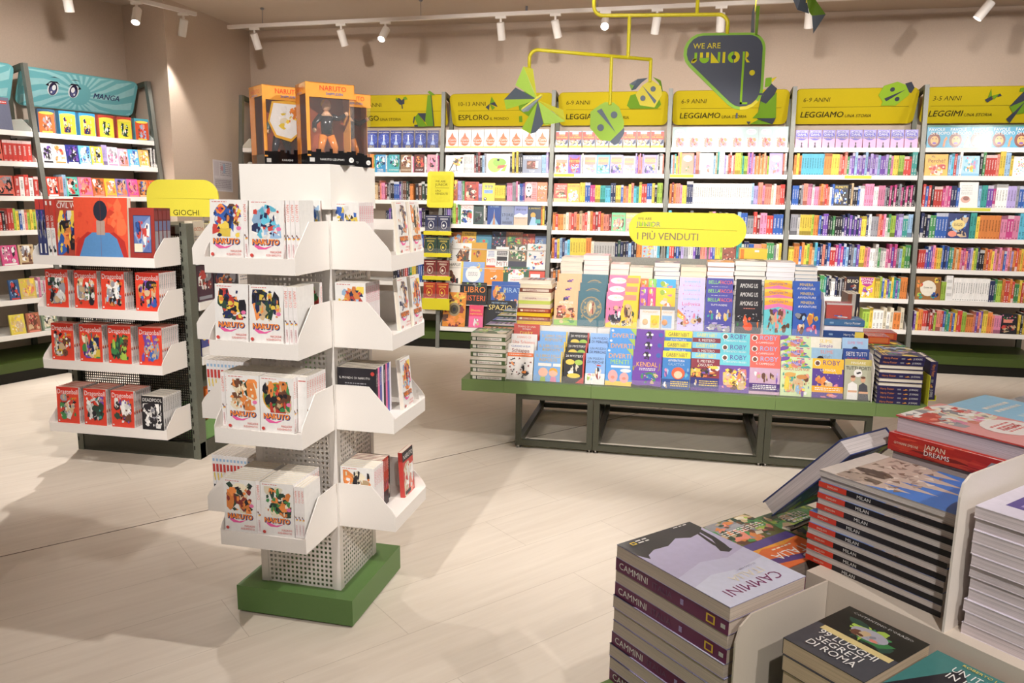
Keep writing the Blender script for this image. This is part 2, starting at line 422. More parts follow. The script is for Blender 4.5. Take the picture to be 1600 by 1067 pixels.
cutout(hs, tl, H_, 'giraffe_cutout', [([(-.95, .30), (-.95, .01), (-.72, .01), (-.95, .42)], GD), ([(-.95, .43), (-.67, .43), (-.745, .14)], S_), ([(-1.07, .3), (-.95, .42), (-.7, .01), (-.99, .0)], GD), ([(-.545, .99), (-.44, .99), (-.485, .015), (-.69, .015), (-.735, .19)], GD), ([(-.44, .985), (-.425, .97), (-.46, .015), (-.49, .015)], S_), ([(-.53, 1.09), (-.47, 1.13), (-.31, 1.0), (-.44, .99)], GD), ([(-1.15, .16), (-1.09, .32), (-1.05, .33), (-1.13, .1)], S_), ([(-1.12, .05), (-1.0, .07), (-1.0, .0), (-1.1, .0)], S_)], xr)
cutout(hs, tl, H_, 'rooster_cutout', [([(.0, .30), (.12, .36), (.2, .28), (.3, .36), (.27, .17), (.13, .14)], S_), ([(.0, .30), (.04, .38), (.1, .3)], GD), ([(.26, .36), (.35, .40), (.40, .31), (.3, .3)], GD), ([(.17, .15), (.2, .15), (.2, .02), (.17, .02)], S_)], xr - 1.62 * H_, y=-.024, dv=.56)
_, hs, tl, W_, H_ = bookcase('C', 'wall bookcase of large books under the yellow ESPLORO IL MONDO sign', BM(XB[2]), BW, age_sign('10-13 ANNI', 'ESPLORO', 'IL MONDO'), zs=ZC)
cutout(hs, tl, H_, 'butterfly_cutout', [([(0, .1), (.14, .2), (.1, .0)], S_), ([(.14, .2), (.22, .42), (.3, .26)], GD), ([(.14, .2), (.3, .26), (.38, .1)], S_), ([(.14, .2), (.3, .08), (.2, .0)], GD)], 1.12 * H_, y=-.022, dv=.5)
cutout(hs, tl, H_, 'turtle_cutout', [([(0, .95), (.14, 1.06), (.42, 1.04), (.56, .88), (.6, .45), (.3, .3), (.02, .5)], GD), ([(.6, .6), (.72, .52), (.62, .46)], S_), ([(.0, .3), (.1, .32), (.1, .12), (.0, .12)], GD)], 2.15 * H_, y=-.022)
_, hs, tl, W_, H_ = bookcase('D', 'wall bookcase under the LEGGIAMO sign that the hanging ladybirds cover', BM(XB[3]), BW, age_sign('6-9 ANNI', 'LEGGIAMO', 'UNA STORIA'))
cutout(hs, tl, H_, 'ladybird_cutout', [([(0, .6), (.1, .5), (.9, .5), (1., .62), (.9, .9), (.5, 1.0), (.1, .9)], GD)], 2.05 * H_, y=-.022)
_, hs, tl, W_, H_ = bookcase('E', 'wall bookcase under the LEGGIAMO sign behind the dark hanging logo', BM(XB[4]), BW, age_sign('6-9 ANNI', 'LEGGIAMO', 'UNA STORIA'))
px = lambda x, y: ((x - 605) / 225, (755 - y) / 225)
cutout(hs, tl, H_, 'parrot_cutout', [([px(1175, 455), px(1212, 450), px(1215, 505), px(1175, 512)], GD), ([px(1212, 460), px(1242, 448), px(1216, 484)], YEL), ([px(1215, 490), px(1252, 522), px(1235, 580), px(1150, 690), px(1160, 560)], S_), ([px(1252, 545), px(1267, 712), px(1120, 712)], GD), ([px(1150, 690), px(1195, 618), px(1160, 600)], GD), ([px(1150, 715), px(1265, 712), px(1250, 752)], S_), ([px(1085, 735), px(1110, 735), px(1100, 755)], S_), ([px(1110, 750), px(1245, 752), px(1160, 722)], GD)], 0)
_, hs, tl, W_, H_ = bookcase('F', 'wall bookcase under the LEGGIAMO sign with the green ladybird on its edge', BM(XB[5]), BW, age_sign('6-9 ANNI', 'LEGGIAMO', 'UNA STORIA'))
px = lambda x, y: ((x - 52) / 225, (312 - y) / 225)
ring = lambda cx, cy, r, n=12: [px(cx + r * cos(2 * pi * i / n), cy + r * sin(2 * pi * i / n)) for i in range(n)]
cutout(hs, tl, H_, 'ladybird_cutout', [([px(575, 195), px(660, 195), px(725, 130), px(715, 75), px(645, 48), px(570, 72), px(548, 130), px(580, 170)], LIME), ([px(690, 60), px(725, 50), px(748, 85), px(735, 118), px(722, 112)], S_), ([px(700, 95), px(585, 150), px(600, 168)], S_), (ring(623, 94, 14), S_), (ring(661, 154, 14), S_)], 0)
_, hs, tl, W_, H_ = bookcase('G', 'wall bookcase under the yellow LEGGIMI UNA STORIA sign with the deer', BM(XB[6]), BW, age_sign('3-5 ANNI', 'LEGGIMI', 'UNA STORIA'), last=True)
px = lambda x, y: ((x - 185) / 465, (640 - y) / 465)
cutout(hs, tl, H_, 'deer_cutout', [([px(1340, 215), px(1435, 200), px(1415, 345), px(1210, 430)], S_), ([px(1275, 200), px(1400, 170), px(1470, 165), px(1440, 208), px(1380, 245), px(1275, 242)], GD), ([px(1395, 172), px(1420, 90), px(1432, 140), px(1460, 84), px(1465, 166)], S_), ([px(1210, 430), px(1385, 340), px(1600, 375), px(1640, 430), px(1470, 500), px(1325, 525), px(1260, 500)], GD), ([px(1375, 352), px(1265, 640), px(1215, 590)], S_), ([px(1640, 395), px(1640, 470), px(1550, 530), px(1620, 640), px(1450, 580), px(1465, 500)], S_)], 0)
cutout(hs, tl, H_, 'bird_cutout', [([px(945, 205), px(972, 290), px(930, 340)], GD), ([px(965, 290), px(995, 330), px(940, 372), px(905, 340)], S_), ([px(975, 292), px(1050, 265), px(1010, 335)], GD), ([px(1035, 292), px(1060, 260), px(1084, 285), px(1050, 300)], S_)], 0)
# manga bookcases on the slanting wall
def manga_sign(eyes):
    def f(W, H):
        o = []
        cx, cy = .5 * W, .45 * H
        for i in range(22):
            a0 = 2 * pi * i / 22; a1 = a0 + pi / 22; pts = [(cx, cy)]; R = .6 * W
            seg = [(cx + R * t * cos(a0 + .5 * t), cy + R * t * sin(a0 + .5 * t)) for t in (.15, .35, .55, .8, 1.1)] + [(cx + R * t * cos(a1 + .5 * t), cy + R * t * sin(a1 + .5 * t)) for t in (1.1, .8, .55, .35, .15)]
            o.append(([(max(.03, min(W - .03, x)), max(.012, min(H - .012, y))) for x, y in seg], C('#a6dadd')))
        if eyes:
            for ex, s in ((.27, 1), (.44, -1)):
                x, y = ex * W, .52 * H
                el = lambda ox, oy, rx, ry, c: o.append(([(x + ox + rx * cos(i * pi / 10), y + oy + ry * sin(i * pi / 10)) for i in range(20)], C(c)))
                el(0, 0, .05, .062, '#f4f2f2'); el(0, 0, .038, .06, '#2a2340'); el(.0, -.014, .028, .04, '#5d5f8c'); el(.008 * s, .012, .018, .026, '#ffffff'); el(-.01 * s, -.03, .008, .01, '#ffffff')
                o.append(([(x - .06, y + .04), (x - .03, y + .07), (x + .03, y + .07), (x + .06, y + .04), (x + .03, y + .056), (x - .03, y + .056)], C('#231d2c')))
                o.append(([(x - .07 * s, y + .03), (x - .045 * s, y + .055), (x - .04 * s, y + .02)], C('#231d2c')))
                o.append(([(x - .045, y + .10), (x, y + .112), (x + .05, y + .10), (x, y + .105)], C('#231d2c')))
            for dx in (0, .0015): o += [(q, C('#3a3a6a')) for q in text2d('MANGA', .61 * W + dx, .4 * H, .15 * H, slant=.1)]
        return o
    return f
MM = lambda u: T(*mpt(u, MD), 0) @ RZ(MA)
bookcase('M', 'manga bookcase with the cartoon eyes sign on the slanting left wall', MM(3.905), BW, manga_sign(True), last=True, board='#74bec5')
bookcase('L', 'manga bookcase at the edge of the frame, left of the cartoon eyes sign', MM(3.905 - BW), BW, manga_sign(False), board='#74bec5')

for k, si, u0, u1 in (('D', 1, .03, .24), ('E', 1, .03, .26), ('F', 1, .5, .74), ('G', 2, .36, .62), ('C', 1, .03, .12)):
    z = SHZ[si]; B = MB(); B.box(u0, LEAN * z + .0025, z - .03, u1, LEAN * z + .0045, z - .002, C('#d8d45a'), 'paper'); B.obj('label_strip', CASES[k][0])

# ------------------------------------------------------------------ what stands on the wall shelves
SP = []          # every spine-out paperback: collected first, then the largest 300 become objects of their own
NICK = dict(B='giraffe', C='ESPLORO', D='first LEGGIAMO', E='second LEGGIAMO', F='third LEGGIAMO', G='LEGGIMI', M='cartoon-eyes', L='outer manga')
CNAME = dict(R='red', O='orange', Y='yellow', G='green', L='lime green', T='teal', C='cyan', B='blue', N='navy', P='pink', M='magenta', V='violet', W='white', K='black', S='salmon', E='cream', D='brown', I='light blue', A='grey', F='lilac', U='tan', X='dark red', Z='dark green', Q='pale grey')
rng = random.Random(11)
def row(key, si, z, items, hh=.19, span=None, skipvis=False, sign='', faceh=.2, tilt=7):
    """items: strings of colour letters = spine-out books; tuples (design, width, height) = face-out books; numbers = gaps"""
    r, M, w = CASES[key]
    x0, x1 = span or (.035, w - .035)
    tot = 0
    for it in items:
        tot += len(it) if isinstance(it, str) else 0
    fixed = sum(it[1] + .003 if isinstance(it, tuple) else it if isinstance(it, (int, float)) else 0 for it in items)
    k = (x1 - x0 - fixed) / tot if tot else 0
    x = x0; d = LEAN * z + .022; cnt = 0; fc = 0; prev = None
    nf = sum(1 for it in items if isinstance(it, tuple))
    bayn = NICK[key]
    if not tot and nf: gap = (x1 - x0 - fixed) / nf
    else: gap = 0
    for it in items:
        if isinstance(it, (int, float)): x += it; continue
        if isinstance(it, tuple):
            fc += 1; cnt += 1
            des, fw, fh = it[0], it[1], it[2]
            spec = DESIGN[des]; t = spec.get('t', .022); yaw = rng.uniform(-.02, .02)
            m = M @ T(x, d, z + .001) @ RZ(yaw) @ RX(-radians(tilt))
            loc = f'{nth(fc)} face-out on shelf {SW[si]}, {bayn} bookcase'
            book(spec['name'], f"{spec['d']}, {loc}", spec['cat'], f"face-out books on shelf {SW[si]} of the {bayn} bookcase", fw, fh, t, m, des, spec['cc'], spec['art'], spec.get('sc'), spec.get('sart', ()), parts=False, hard=spec.get('hard', False), fin=spec.get('fin', 'print'))
            x += fw + .003 + gap; prev = None; continue
        for i, ch in enumerate(it):
            cnt += 1
            if ch != prev: h = hh * rng.uniform(.86, 1.1); tone = rng.uniform(.85, 1.15); pat = rng.random(); prev = ch; dep = rng.uniform(.0, .012)
            tt = k * rng.uniform(.985, 1.0)
            SP.append(dict(M=M, x=x, d=d + dep, z=z + .001, t=tt * .985, h=h, c=shade(ch, tone * rng.uniform(.95, 1.05)), pat=pat, ch=ch, key=key, si=si, n=cnt, seed=rng.randint(0, 9999)))
            x += k
SW = 'zero one two three four five six seven'.split()
def cover(name, d, cc, art, cat='book', **k): return dict(name=name, d=d, cc=cc, art=art, cat=cat, **k)
DESIGN = dict(
 castle=cover('picture_book', 'navy picture book with a white castle', '#2a3270', [('e', .5, .5, .5, .35, '#3d4b96'), ('p', [(.42, .2), (.47, .75), (.53, .75), (.58, .2)], 'W'), ('p', [(.3, .2), (.5, .5), (.7, .2)], '#9fb2e0'), ('s', .05, .3, .95, .8, 'WI', 18, 3, .03), ('tc', 'RUE GARDEN', .5, .86, .07, 'E'), ('tc', 'FIABE DI', .5, .09, .06, '#e6dc9a'), ('tc', 'NATALE', .5, .015, .055, '#e6dc9a')]),
 flame=cover('picture_book', 'white book with an orange flame', 'W', [('e', .5, .38, .36, .26, '#ea6a3e'), ('p', [(.3, .55), (.5, .86), (.66, .58), (.8, .45)], '#ea6a3e'), ('tc', 'Cuore', .5, .4, .11, 'W'), ('tc', 'di fuoco', .5, .25, .11, 'W'), ('r', 0, 0, 1, .09, '#e9c63a'), ('tc', 'ILARIA BERNARDINI', .5, .91, .05, 'A')]),
 fant1=cover('picture_book', 'blue fantasy novel with frost swirls', '#3b88b8', [('b', .05, .25, .95, .95, 'ITNWC', 14, 5), ('tc', 'FIABE', .5, .1, .1, 'W'), ('tc', 'PERDUTE', .5, .02, .06, 'W')]),
 fant2=cover('picture_book', 'teal fantasy novel with pale swirls', '#4aa0a8', [('b', .05, .3, .95, .95, 'NTWIG', 14, 6), ('tc', 'CONTAGIO', .5, .1, .09, 'W')]),
 fant3=cover('picture_book', 'brown and cream fantasy novel', '#8a6a52', [('b', .05, .3, .95, .95, 'EUDWX', 14, 7), ('tc', 'CRONACHE', .5, .1, .09, 'E')]),
 fant4=cover('picture_book', 'dark red fantasy novel with a flame', '#5a2622', [('b', .05, .3, .95, .95, 'XRODK', 14, 8), ('tc', 'CORVI', .5, .1, .1, 'W')]),
 fant5=cover('picture_book', 'pink novel with a dark wing', '#d99aa8', [('b', .1, .3, .9, .9, 'XPKD', 9, 9), ('tc', 'ALI', .5, .1, .12, 'W')]),
 bee=cover('picture_book', 'white insect book with a yellow bee', 'W', [('b', .35, .4, .95, .9, 'YYODK', 9, 12), ('p', [(.4, .55), (.2, .1), (.24, .1), (.44, .5)], 'K'), ('p', [(.55, .45), (.62, .12), (.65, .12), (.6, .46)], 'K'), ('tc', 'INSETTI', .5, .04, .1, 'K')]),
 dino=cover('picture_book', 'white dinosaur book with a green head', 'W', [('e', .35, .42, .3, .38, '#a8c860'), ('e', .56, .55, .28, .22, '#8fb84e'), ('p', [(.5, .4), (.85, .42), (.8, .3), (.45, .22)], '#d9665a'), ('e', .5, .68, .05, .06, 'K'), ('p', [(.6, .1), (.9, .5), (.8, .1)], 'L'), ('tc', 'Dinosauri', .72, .8, .13, 'A')]),
 dinog=cover('picture_book', 'grey DINOSAURI book with a framed photo', '#8e95a8', [('tc', 'DINOSAURI', .5, .78, .15, 'W'), ('r', .22, .25, .8, .7, 'D'), ('b', .25, .27, .78, .68, 'SUDX', 8, 14), ('r', .68, .3, .82, .68, 'W'), ('tc', 'TOP', .5, .05, .12, 'W')]),
 box_o=cover('picture_book', 'orange and brown adventure book', '#a4522a', [('b', .05, .05, .95, .95, 'ODUXGO', 16, 15), ('e', .8, .88, .16, .1, 'Y'), ('tc', 'MITI', .5, .55, .14, 'E')]),
 red_b=cover('picture_book', 'red-brown illustrated book', '#b4483a', [('b', .05, .05, .95, .85, 'XUDSKE', 16, 16), ('tc', 'STORIE', .5, .86, .1, 'K')]),
 q999=cover('picture_book', 'yellow 999 riddle book', 'Y', [('tc', '999', .5, .68, .22, '#2a6f9e'), ('r', .15, .42, .85, .62, 'I'), ('l', .18, .44, .82, .6, 'B', 3, 1), ('e', .25, .12, .12, .09, 'K'), ('e', .25, .14, .06, .05, 'W')]),
 bow=cover('picture_book', 'pink face book with a bow tie', '#e79a9a', [('e', .32, .6, .28, .34, 'W'), ('e', .22, .72, .06, .05, 'K'), ('e', .42, .72, .06, .05, 'K'), ('e', .32, .55, .06, .05, 'K'), ('p', [(.1, .34), (.3, .26), (.1, .16)], 'K'), ('p', [(.5, .34), (.3, .26), (.5, .16)], 'K'), ('tc', 'PET', .75, .85, .08, 'K'), ('l', .6, .1, .95, .7, 'R', 6, 3)]),
 nic=cover('picture_book', 'orange NIC book', '#ee7f57', [('tc', 'NIC', .5, .62, .2, 'W'), ('s', .1, .1, .9, .5, 'IFYW', 20, 4, .05)]),
 mond=cover('picture_book', 'white football book with a red title', 'W', [('tc', 'MONDIALE', .5, .76, .15, 'R'), ('b', .1, .05, .9, .7, 'BNRGKUW', 14, 17), ('r', 0, 0, .1, 1, 'G'), ('r', 0, .94, 1, 1, 'R')]),
 darkg=cover('picture_book', 'dark green novel', '#394b48', [('b', .1, .1, .9, .6, 'KZAK', 8, 18), ('tc', 'Notte', .5, .62, .1, 'A')]),
 tower=cover('picture_book', 'blue novel with a tall tower', '#2d4a90', [('p', [(.2, .0), (.45, .35), (.5, .8), (.55, .35), (.85, .0)], 'I'), ('p', [(.4, .0), (.5, .7), (.6, .0)], '#b98a6a'), ('tc', 'LA TORRE', .5, .86, .07, 'I')]),
 storie=cover('picture_book', 'grey-blue book with black lettering', '#8a98b8', [('tc', 'STORIE', .5, .42, .15, 'K'), ('tc', 'DI', .5, .26, .1, 'K'), ('l', .1, .6, .9, .95, 'A', 4, 5), ('l', .1, .04, .9, .2, 'K', 3, 6)]),
 desert=cover('picture_book', 'lilac and sand novel', '#8e98cc', [('r', 0, 0, 1, .48, '#d9c0a8'), ('p', [(0, .48), (.4, .6), (.7, .5), (1, .58), (1, .4), (0, .4)], 'W'), ('tc', 'Altrove', .5, .72, .12, 'N'), ('tc', 'VIAGGIO', .5, .3, .1, '#8a7a80')]),
 boy=cover('picture_book', 'dark teal novel with a fair-haired child', '#24384e', [('e', .4, .5, .2, .14, '#d9a24a'), ('p', [(.1, 0), (.3, .42), (.6, .4), (.75, 0)], 'I'), ('r', .6, .1, 1, .3, 'T'), ('tc', 'IL BAMBINO', .5, .8, .08, 'Y')]),
 detective=cover('picture_book', 'red and grey adventure story', '#9fb4d4', [('r', 0, .5, 1, .95, '#d2453a'), ('r', .25, .82, .75, 1, 'I'), ('tc', 'STORIE', .5, .72, .08, 'Y'), ('tc', 'DA RIDERE', .5, .58, .09, 'Y'), ('b', .05, .1, .95, .5, 'WSKADUY', 12, 21), ('r', 0, 0, 1, .14, '#f0c43a'), ('p', [(.7, .25), (.98, .55), (.98, .3), (.8, .2)], 'N')]),
 det2=cover('picture_book', 'white and red adventure story', '#e5e0e8', [('tc', 'AVVENTURE', .5, .8, .1, 'R'), ('r', .08, .55, .92, .75, 'S'), ('b', .05, .05, .95, .6, 'OIRWYD', 14, 22)]),
 det3=cover('picture_book', 'violet and red adventure story', '#7a5ab0', [('p', [(.1, .5), (.1, .9), (.3, .8), (.7, .8), (.9, .9), (.9, .5), (.5, .45)], 'R'), ('tc', 'MISTERI', .5, .6, .12, 'Y'), ('b', .1, .05, .9, .5, 'IRSCWR', 12, 23)]),
 det4=cover('picture_book', 'pale adventure story with a salmon banner', '#cfc8d8', [('p', [(.1, .5), (.1, .88), (.9, .88), (.9, .5), (.5, .46)], 'S'), ('tc', 'VIAGGI', .5, .62, .12, 'Y'), ('b', .1, .05, .9, .5, 'PUFAWI', 12, 24)]),
 det5=cover('picture_book', 'sky blue adventure story with a salmon banner', '#6ab0dc', [('p', [(.1, .5), (.1, .88), (.9, .88), (.9, .5), (.5, .46)], 'S'), ('tc', 'MARE', .5, .62, .14, 'Y'), ('b', .05, .05, .95, .5, 'BICGW', 12, 25)]),
 det6=cover('picture_book', 'lilac adventure story with a yellow title', '#a79ad8', [('p', [(.1, .55), (.1, .88), (.9, .88), (.9, .55), (.5, .5)], 'S'), ('tc', 'BOSCO', .5, .64, .14, 'Y'), ('b', .05, .05, .95, .52, 'VYBNF', 12, 26)]),
 redbook=cover('picture_book', 'red book with a white title', '#e0584c', [('tc', 'BUONA', .62, .82, .1, 'W'), ('tc', 'NOTTE', .5, .68, .1, 'W'), ('b', .08, .25, .92, .62, 'UDSEG', 10, 27), ('r', 0, 0, 1, .2, '#f4dc8a')]),
 oryel=cover('picture_book', 'orange and yellow cartoon book', '#f0a63a', [('b', .1, .05, .9, .75, 'IWSYE', 12, 28), ('tc', 'IL FUMETTO', .5, .82, .09, 'R')]),
 comicg=cover('picture_book', 'green monster comic', '#6fc48a', [('tc', 'MOSTRI', .5, .76, .13, 'R'), ('b', .1, .05, .9, .72, 'USEAD', 10, 29)]),
 comicy=cover('picture_book', 'yellow and grey monster comic', '#cfc27a', [('tc', 'NUNZIO', .5, .78, .13, 'E'), ('r', 0, 0, 1, .7, '#b5a59a'), ('b', .1, .05, .9, .68, 'WEUK', 9, 30)]),
 pinkg=cover('picture_book', 'grey-green pink-spined fairy book', '#a9bcbc', [('e', .5, .76, .36, .14, 'W'), ('b', .2, .02, .85, .5, 'SPOSPR', 12, 31), ('l', .3, .68, .7, .84, 'P', 2, 2)], sc='#d98ab4', sart=[('s', .1, .05, .9, .95, 'W', 12, 5, .25)], t=.03),
 pinkw=cover('picture_book', 'salmon fairy book with a white cloud', '#f0937a', [('e', .5, .74, .36, .15, 'W'), ('b', .3, .1, .75, .5, 'EUGS', 7, 32)]),
 whitef=cover('picture_book', 'white fairy book with a tiny pink figure', '#e6eef6', [('e', .5, .74, .38, .15, 'W'), ('b', .3, .08, .8, .5, 'PSWI', 7, 33)]),
 lilacf=cover('picture_book', 'lilac fairy book with a white cloud', '#b6a6dc', [('e', .5, .74, .36, .15, 'W'), ('b', .15, .05, .85, .55, 'SCWPF', 9, 34)]),
 brownc=cover('picture_book', 'brown scribbled comic', '#8a4a3a', [('s', .05, .05, .95, .95, 'XEKSD', 50, 7, .08)]),
 shapes=cover('picture_book', 'grey book with orange leaf shapes', '#9db0bc', [('s', .1, .1, .9, .9, 'ORYO', 26, 8, .13)]),
 dahl=cover('picture_book', 'lilac and pink storybook with a violet cloud', '#e6a9d6', [('r', 0, .5, 1, 1, '#9a8fd8'), ('e', .5, .68, .46, .26, '#5c55b8'), ('tc', 'ROALD', .5, .84, .11, 'W'), ('tc', 'DAHL', .5, .68, .13, 'W'), ('tc', 'MATILDE', .5, .52, .1, 'Y'), ('p', [(.4, .0), (.5, .3), (.6, .0)], 'K'), ('e', .5, .26, .06, .05, 'K')]),
 lion=cover('picture_book', 'teal fable book with a brown lion', '#4a9fc0', [('r', 0, .92, 1, 1, '#2f6f52'), ('e', .34, .34, .3, .32, '#7a3522'), ('e', .36, .32, .19, .2, '#e6a860'), ('e', .28, .4, .03, .03, 'K'), ('e', .43, .4, .03, .03, 'K'), ('e', .36, .2, .1, .05, 'V'), ('tc', 'FAVOLE', .45, .74, .13, 'W'), ('tc', 'DI ESOPO', .6, .58, .13, 'W'), ('p', [(.75, .05), (.8, .35), (.9, .5), (.96, .4), (.88, .3), (.85, .05)], '#ee8a54')], t=.03, fin='gloss'),
 blackg=cover('picture_book', 'black book with pale lettering', '#26202a', [('tc', 'BUIO', .5, .7, .16, 'E'), ('tc', 'GGG', .5, .08, .2, 'E'), ('b', .2, .3, .9, .65, 'DANUX', 7, 35)]),
 dahly=cover('picture_book', 'yellow storybook with a magenta title', '#f0c43c', [('p', [(.05, .98), (.95, .98), (.8, .62), (.5, .52), (.2, .62)], '#b23a86'), ('tc', 'ROALD', .5, .82, .13, 'W'), ('tc', 'DAHL', .5, .66, .13, 'W'), ('b', .1, .03, .9, .5, 'PVOWMY', 10, 36)]),
 darky=cover('picture_book', 'black and yellow comic book', '#3a3432', [('tc', 'FUMETTI', .5, .84, .1, 'Y'), ('b', .05, .05, .95, .8, 'WINUBYK', 16, 37)]),
 perche=cover('picture_book', 'yellow Perché? picture book', '#e9b54a', [('tc', 'Ma', .35, .84, .1, 'K'), ('tc', 'Perché?', .5, .62, .17, '#7a2f2a'), ('b', .05, .02, .9, .55, 'SRWES', 10, 38)]),
 lightb=cover('picture_book', 'light blue picture book', '#a9d0e6', [('b', .1, .2, .9, .95, 'WPCYI', 12, 39), ('tc', 'sogni', .5, .35, .12, 'R'), ('r', 0, 0, 1, .12, '#7fb8d8')]),
 white365=cover('picture_book', 'white 365 stories book', 'W', [('tc', '365', .5, .5, .17, 'R'), ('s', .1, .1, .9, .95, 'YOLCP', 22, 40, .06)]),
 whitebl=cover('picture_book', 'white book with pale blue drawings', '#eef0f2', [('b', .1, .35, .9, .85, 'IWYIE', 10, 41), ('tc', 'fiori', .5, .15, .12, 'A')]),
 whitebig=cover('picture_book', 'tall white book with a small round picture', '#ece8e2', [('e', .35, .32, .25, .14, '#d8a898'), ('e', .38, .36, .16, .08, '#9a6a62'), ('l', .1, .5, .7, .9, 'Q', 6, 8)], t=.04),
 purplep=cover('picture_book', 'violet picture book with pale ovals', '#4a3a8c', [('e', .5, .65, .4, .16, 'F'), ('e', .45, .25, .3, .12, 'R')]),
 moon=cover('picture_book', 'navy picture book with a golden circle', '#26356e', [('b', .05, .05, .95, .95, 'NBIUN', 12, 42), ('e', .5, .55, .3, .2, '#e6cf86'), ('l', .3, .48, .7, .62, 'D', 3, 4), ('e', .25, .18, .2, .12, 'S')]),
 owl=cover('picture_book', 'brown picture book with colourful birds', '#9a6a3a', [('e', .5, .5, .32, .34, '#eae2d2'), ('b', .02, .5, .35, .98, 'RGO', 5, 43), ('b', .6, .65, .98, .98, 'YKO', 5, 44), ('b', .05, .0, .4, .3, 'GLT', 5, 45), ('b', .55, .02, .98, .35, 'BTN', 6, 46), ('tc', 'Dove sei', .5, .5, .07, 'K')]),
 thickw=cover('picture_book', 'thick white boxed book', 'W', [('l', .15, .1, .85, .9, 'Q', 3, 9)], t=.05),
 pinkd=cover('picture_book', 'dark pink book with flowers', '#a8486a', [('b', .05, .05, .95, .95, 'PXEKM', 14, 47)]),
 dflower=cover('picture_book', 'black book with red flowers', '#222026', [('b', .05, .0, .95, .45, 'RKXUK', 10, 48), ('r', .15, .55, .7, .72, 'S'), ('s', .1, .6, .9, .95, 'RGP', 14, 49, .07)]),
 dpurple=cover('picture_book', 'dark violet book with a glowing sun', '#2b2348', [('e', .5, .3, .25, .2, '#d8603a'), ('b', .1, .5, .9, .95, 'VNMK', 8, 50)]),
 # display rack
 r1=cover('picture_book', 'brown picture book with pale letters', '#b06a3a', [('b', .05, .05, .95, .9, 'ODUIW', 12, 51)]),
 r2=cover('picture_book', 'yellow and red truck book', '#e0b03a', [('tc', 'TRENI', .5, .78, .14, 'K'), ('b', .05, .05, .95, .7, 'RWAOD', 12, 52)]),
 r3=cover('picture_book', 'teal-blue book with a red emblem', '#3f7f9c', [('e', .5, .5, .3, .22, 'T'), ('e', .5, .55, .1, .1, 'R')]),
 r4=cover('picture_book', 'dark night-sky book', '#23263c', [('s', .05, .05, .95, .95, 'RBTMW', 30, 53, .07)]),
 r5=cover('picture_book', 'brown book with a green tree', '#8a5f45', [('b', .1, .2, .9, .75, 'GLRGZ', 14, 54), ('tc', 'ERBARIO', .5, .82, .12, 'O')]),
 r6=cover('picture_book', 'red 101 questions book', '#a53a2e', [('b', .0, .4, 1., 1., 'OXRD', 8, 55), ('tc', '101', .5, .12, .3, 'W')]),
 r7=cover('picture_book', 'slate blue book', '#5f7aa8', [('b', .1, .1, .9, .8, 'INBA', 8, 56)]),
 d1=cover('picture_book', 'white DINOSAURI album with brown dinosaurs', '#efece6', [('b', .35, .05, .98, .9, 'DUOZKOD', 16, 57), ('tv', 'DINOSAURI', .14, .97, .13, 'K', .9)]),
 d2=cover('picture_book', 'mustard yellow insect book', '#cf9a2a', [('b', .3, .25, .7, .75, 'DOU', 6, 58), ('e', .2, .55, .06, .05, 'R')]),
 d3=cover('picture_book', 'white and red MITI book', 'W', [('tc', 'MITI', .5, .3, .2, 'R'), ('r', 0, 0, 1, .14, 'R'), ('l', .15, .6, .85, .9, 'B', 4, 10)]),
 d4=cover('picture_book', 'white book with black MITI lettering', 'W', [('r', .1, .6, .9, .8, 'K'), ('r', .1, .35, .9, .55, 'K'), ('l', .15, .62, .85, .78, 'W', 2, 11), ('tc', 'MITI', .5, .12, .2, 'X')]),
 d5=cover('picture_book', 'stormy landscape album', '#6f6a5a', [('b', .05, .3, .95, .95, 'WUOGZE', 14, 59), ('r', 0, 0, 1, .3, '#3a3a4a')]),
 d6=cover('picture_book', 'white book with scattered coloured marks', 'W', [('s', .08, .45, .92, .95, 'BYORTV', 16, 60, .1), ('s', .08, .05, .92, .3, 'BYORTV', 10, 61, .1), ('tc', 'OGGETTI', .5, .36, .07, 'B')]),
 e1=cover('picture_book', 'white and brown bear book', '#e8e0d4', [('b', .0, .0, 1., .6, 'DXKD', 7, 62), ('tc', 'CHARLIE', .5, .8, .12, 'K')]),
 e2=cover('picture_book', 'pale blue book with a round white label', '#8aa6d8', [('r', 0, 0, .09, 1, 'Y'), ('e', .52, .45, .32, .36, 'W'), ('b', .6, .55, .95, .95, 'YOI', 5, 63), ('l', .32, .35, .72, .55, 'A', 3, 12)]),
 e3=cover('picture_book', 'orange book with a small bird', '#ea8c2e', [('b', .3, .25, .75, .6, 'WKWX', 6, 64), ('tc', 'Storie di', .45, .85, .08, 'W'), ('tc', 'animali', .45, .74, .08, 'W')]),
 e4=cover('picture_book', 'dark green book with a white house', '#2f5a3f', [('p', [(.2, .0), (.2, .6), (.5, .9), (.8, .6), (.8, .0)], 'W'), ('s', .02, .6, .98, .98, 'YOPC', 20, 65, .06), ('tc', 'Attraverso', .5, .4, .07, 'T'), ('tc', 'FINESTRE', .5, .25, .1, 'R')]),
 e5=cover('picture_book', 'red book with white letters', '#d84a34', [('r', .1, .55, .7, .8, 'W'), ('b', .1, .05, .9, .5, 'RKXW', 7, 66)]),
 g1=cover('picture_book', 'beige book with brown beetles', '#d9d0c2', [('b', .0, .1, .5, .9, 'DXK', 6, 67), ('e', .75, .3, .15, .16, '#31506a')]),
 g2=cover('picture_book', 'black LIBRO MISTERI book with orange letters', '#17171a', [('tc', 'LIBRO', .52, .55, .26, '#ef8a3a'), ('tc', 'MISTERI', .5, .18, .24, '#ef6a2e'), ('s', .1, .8, .9, .98, 'LGA', 8, 68, .06)]),
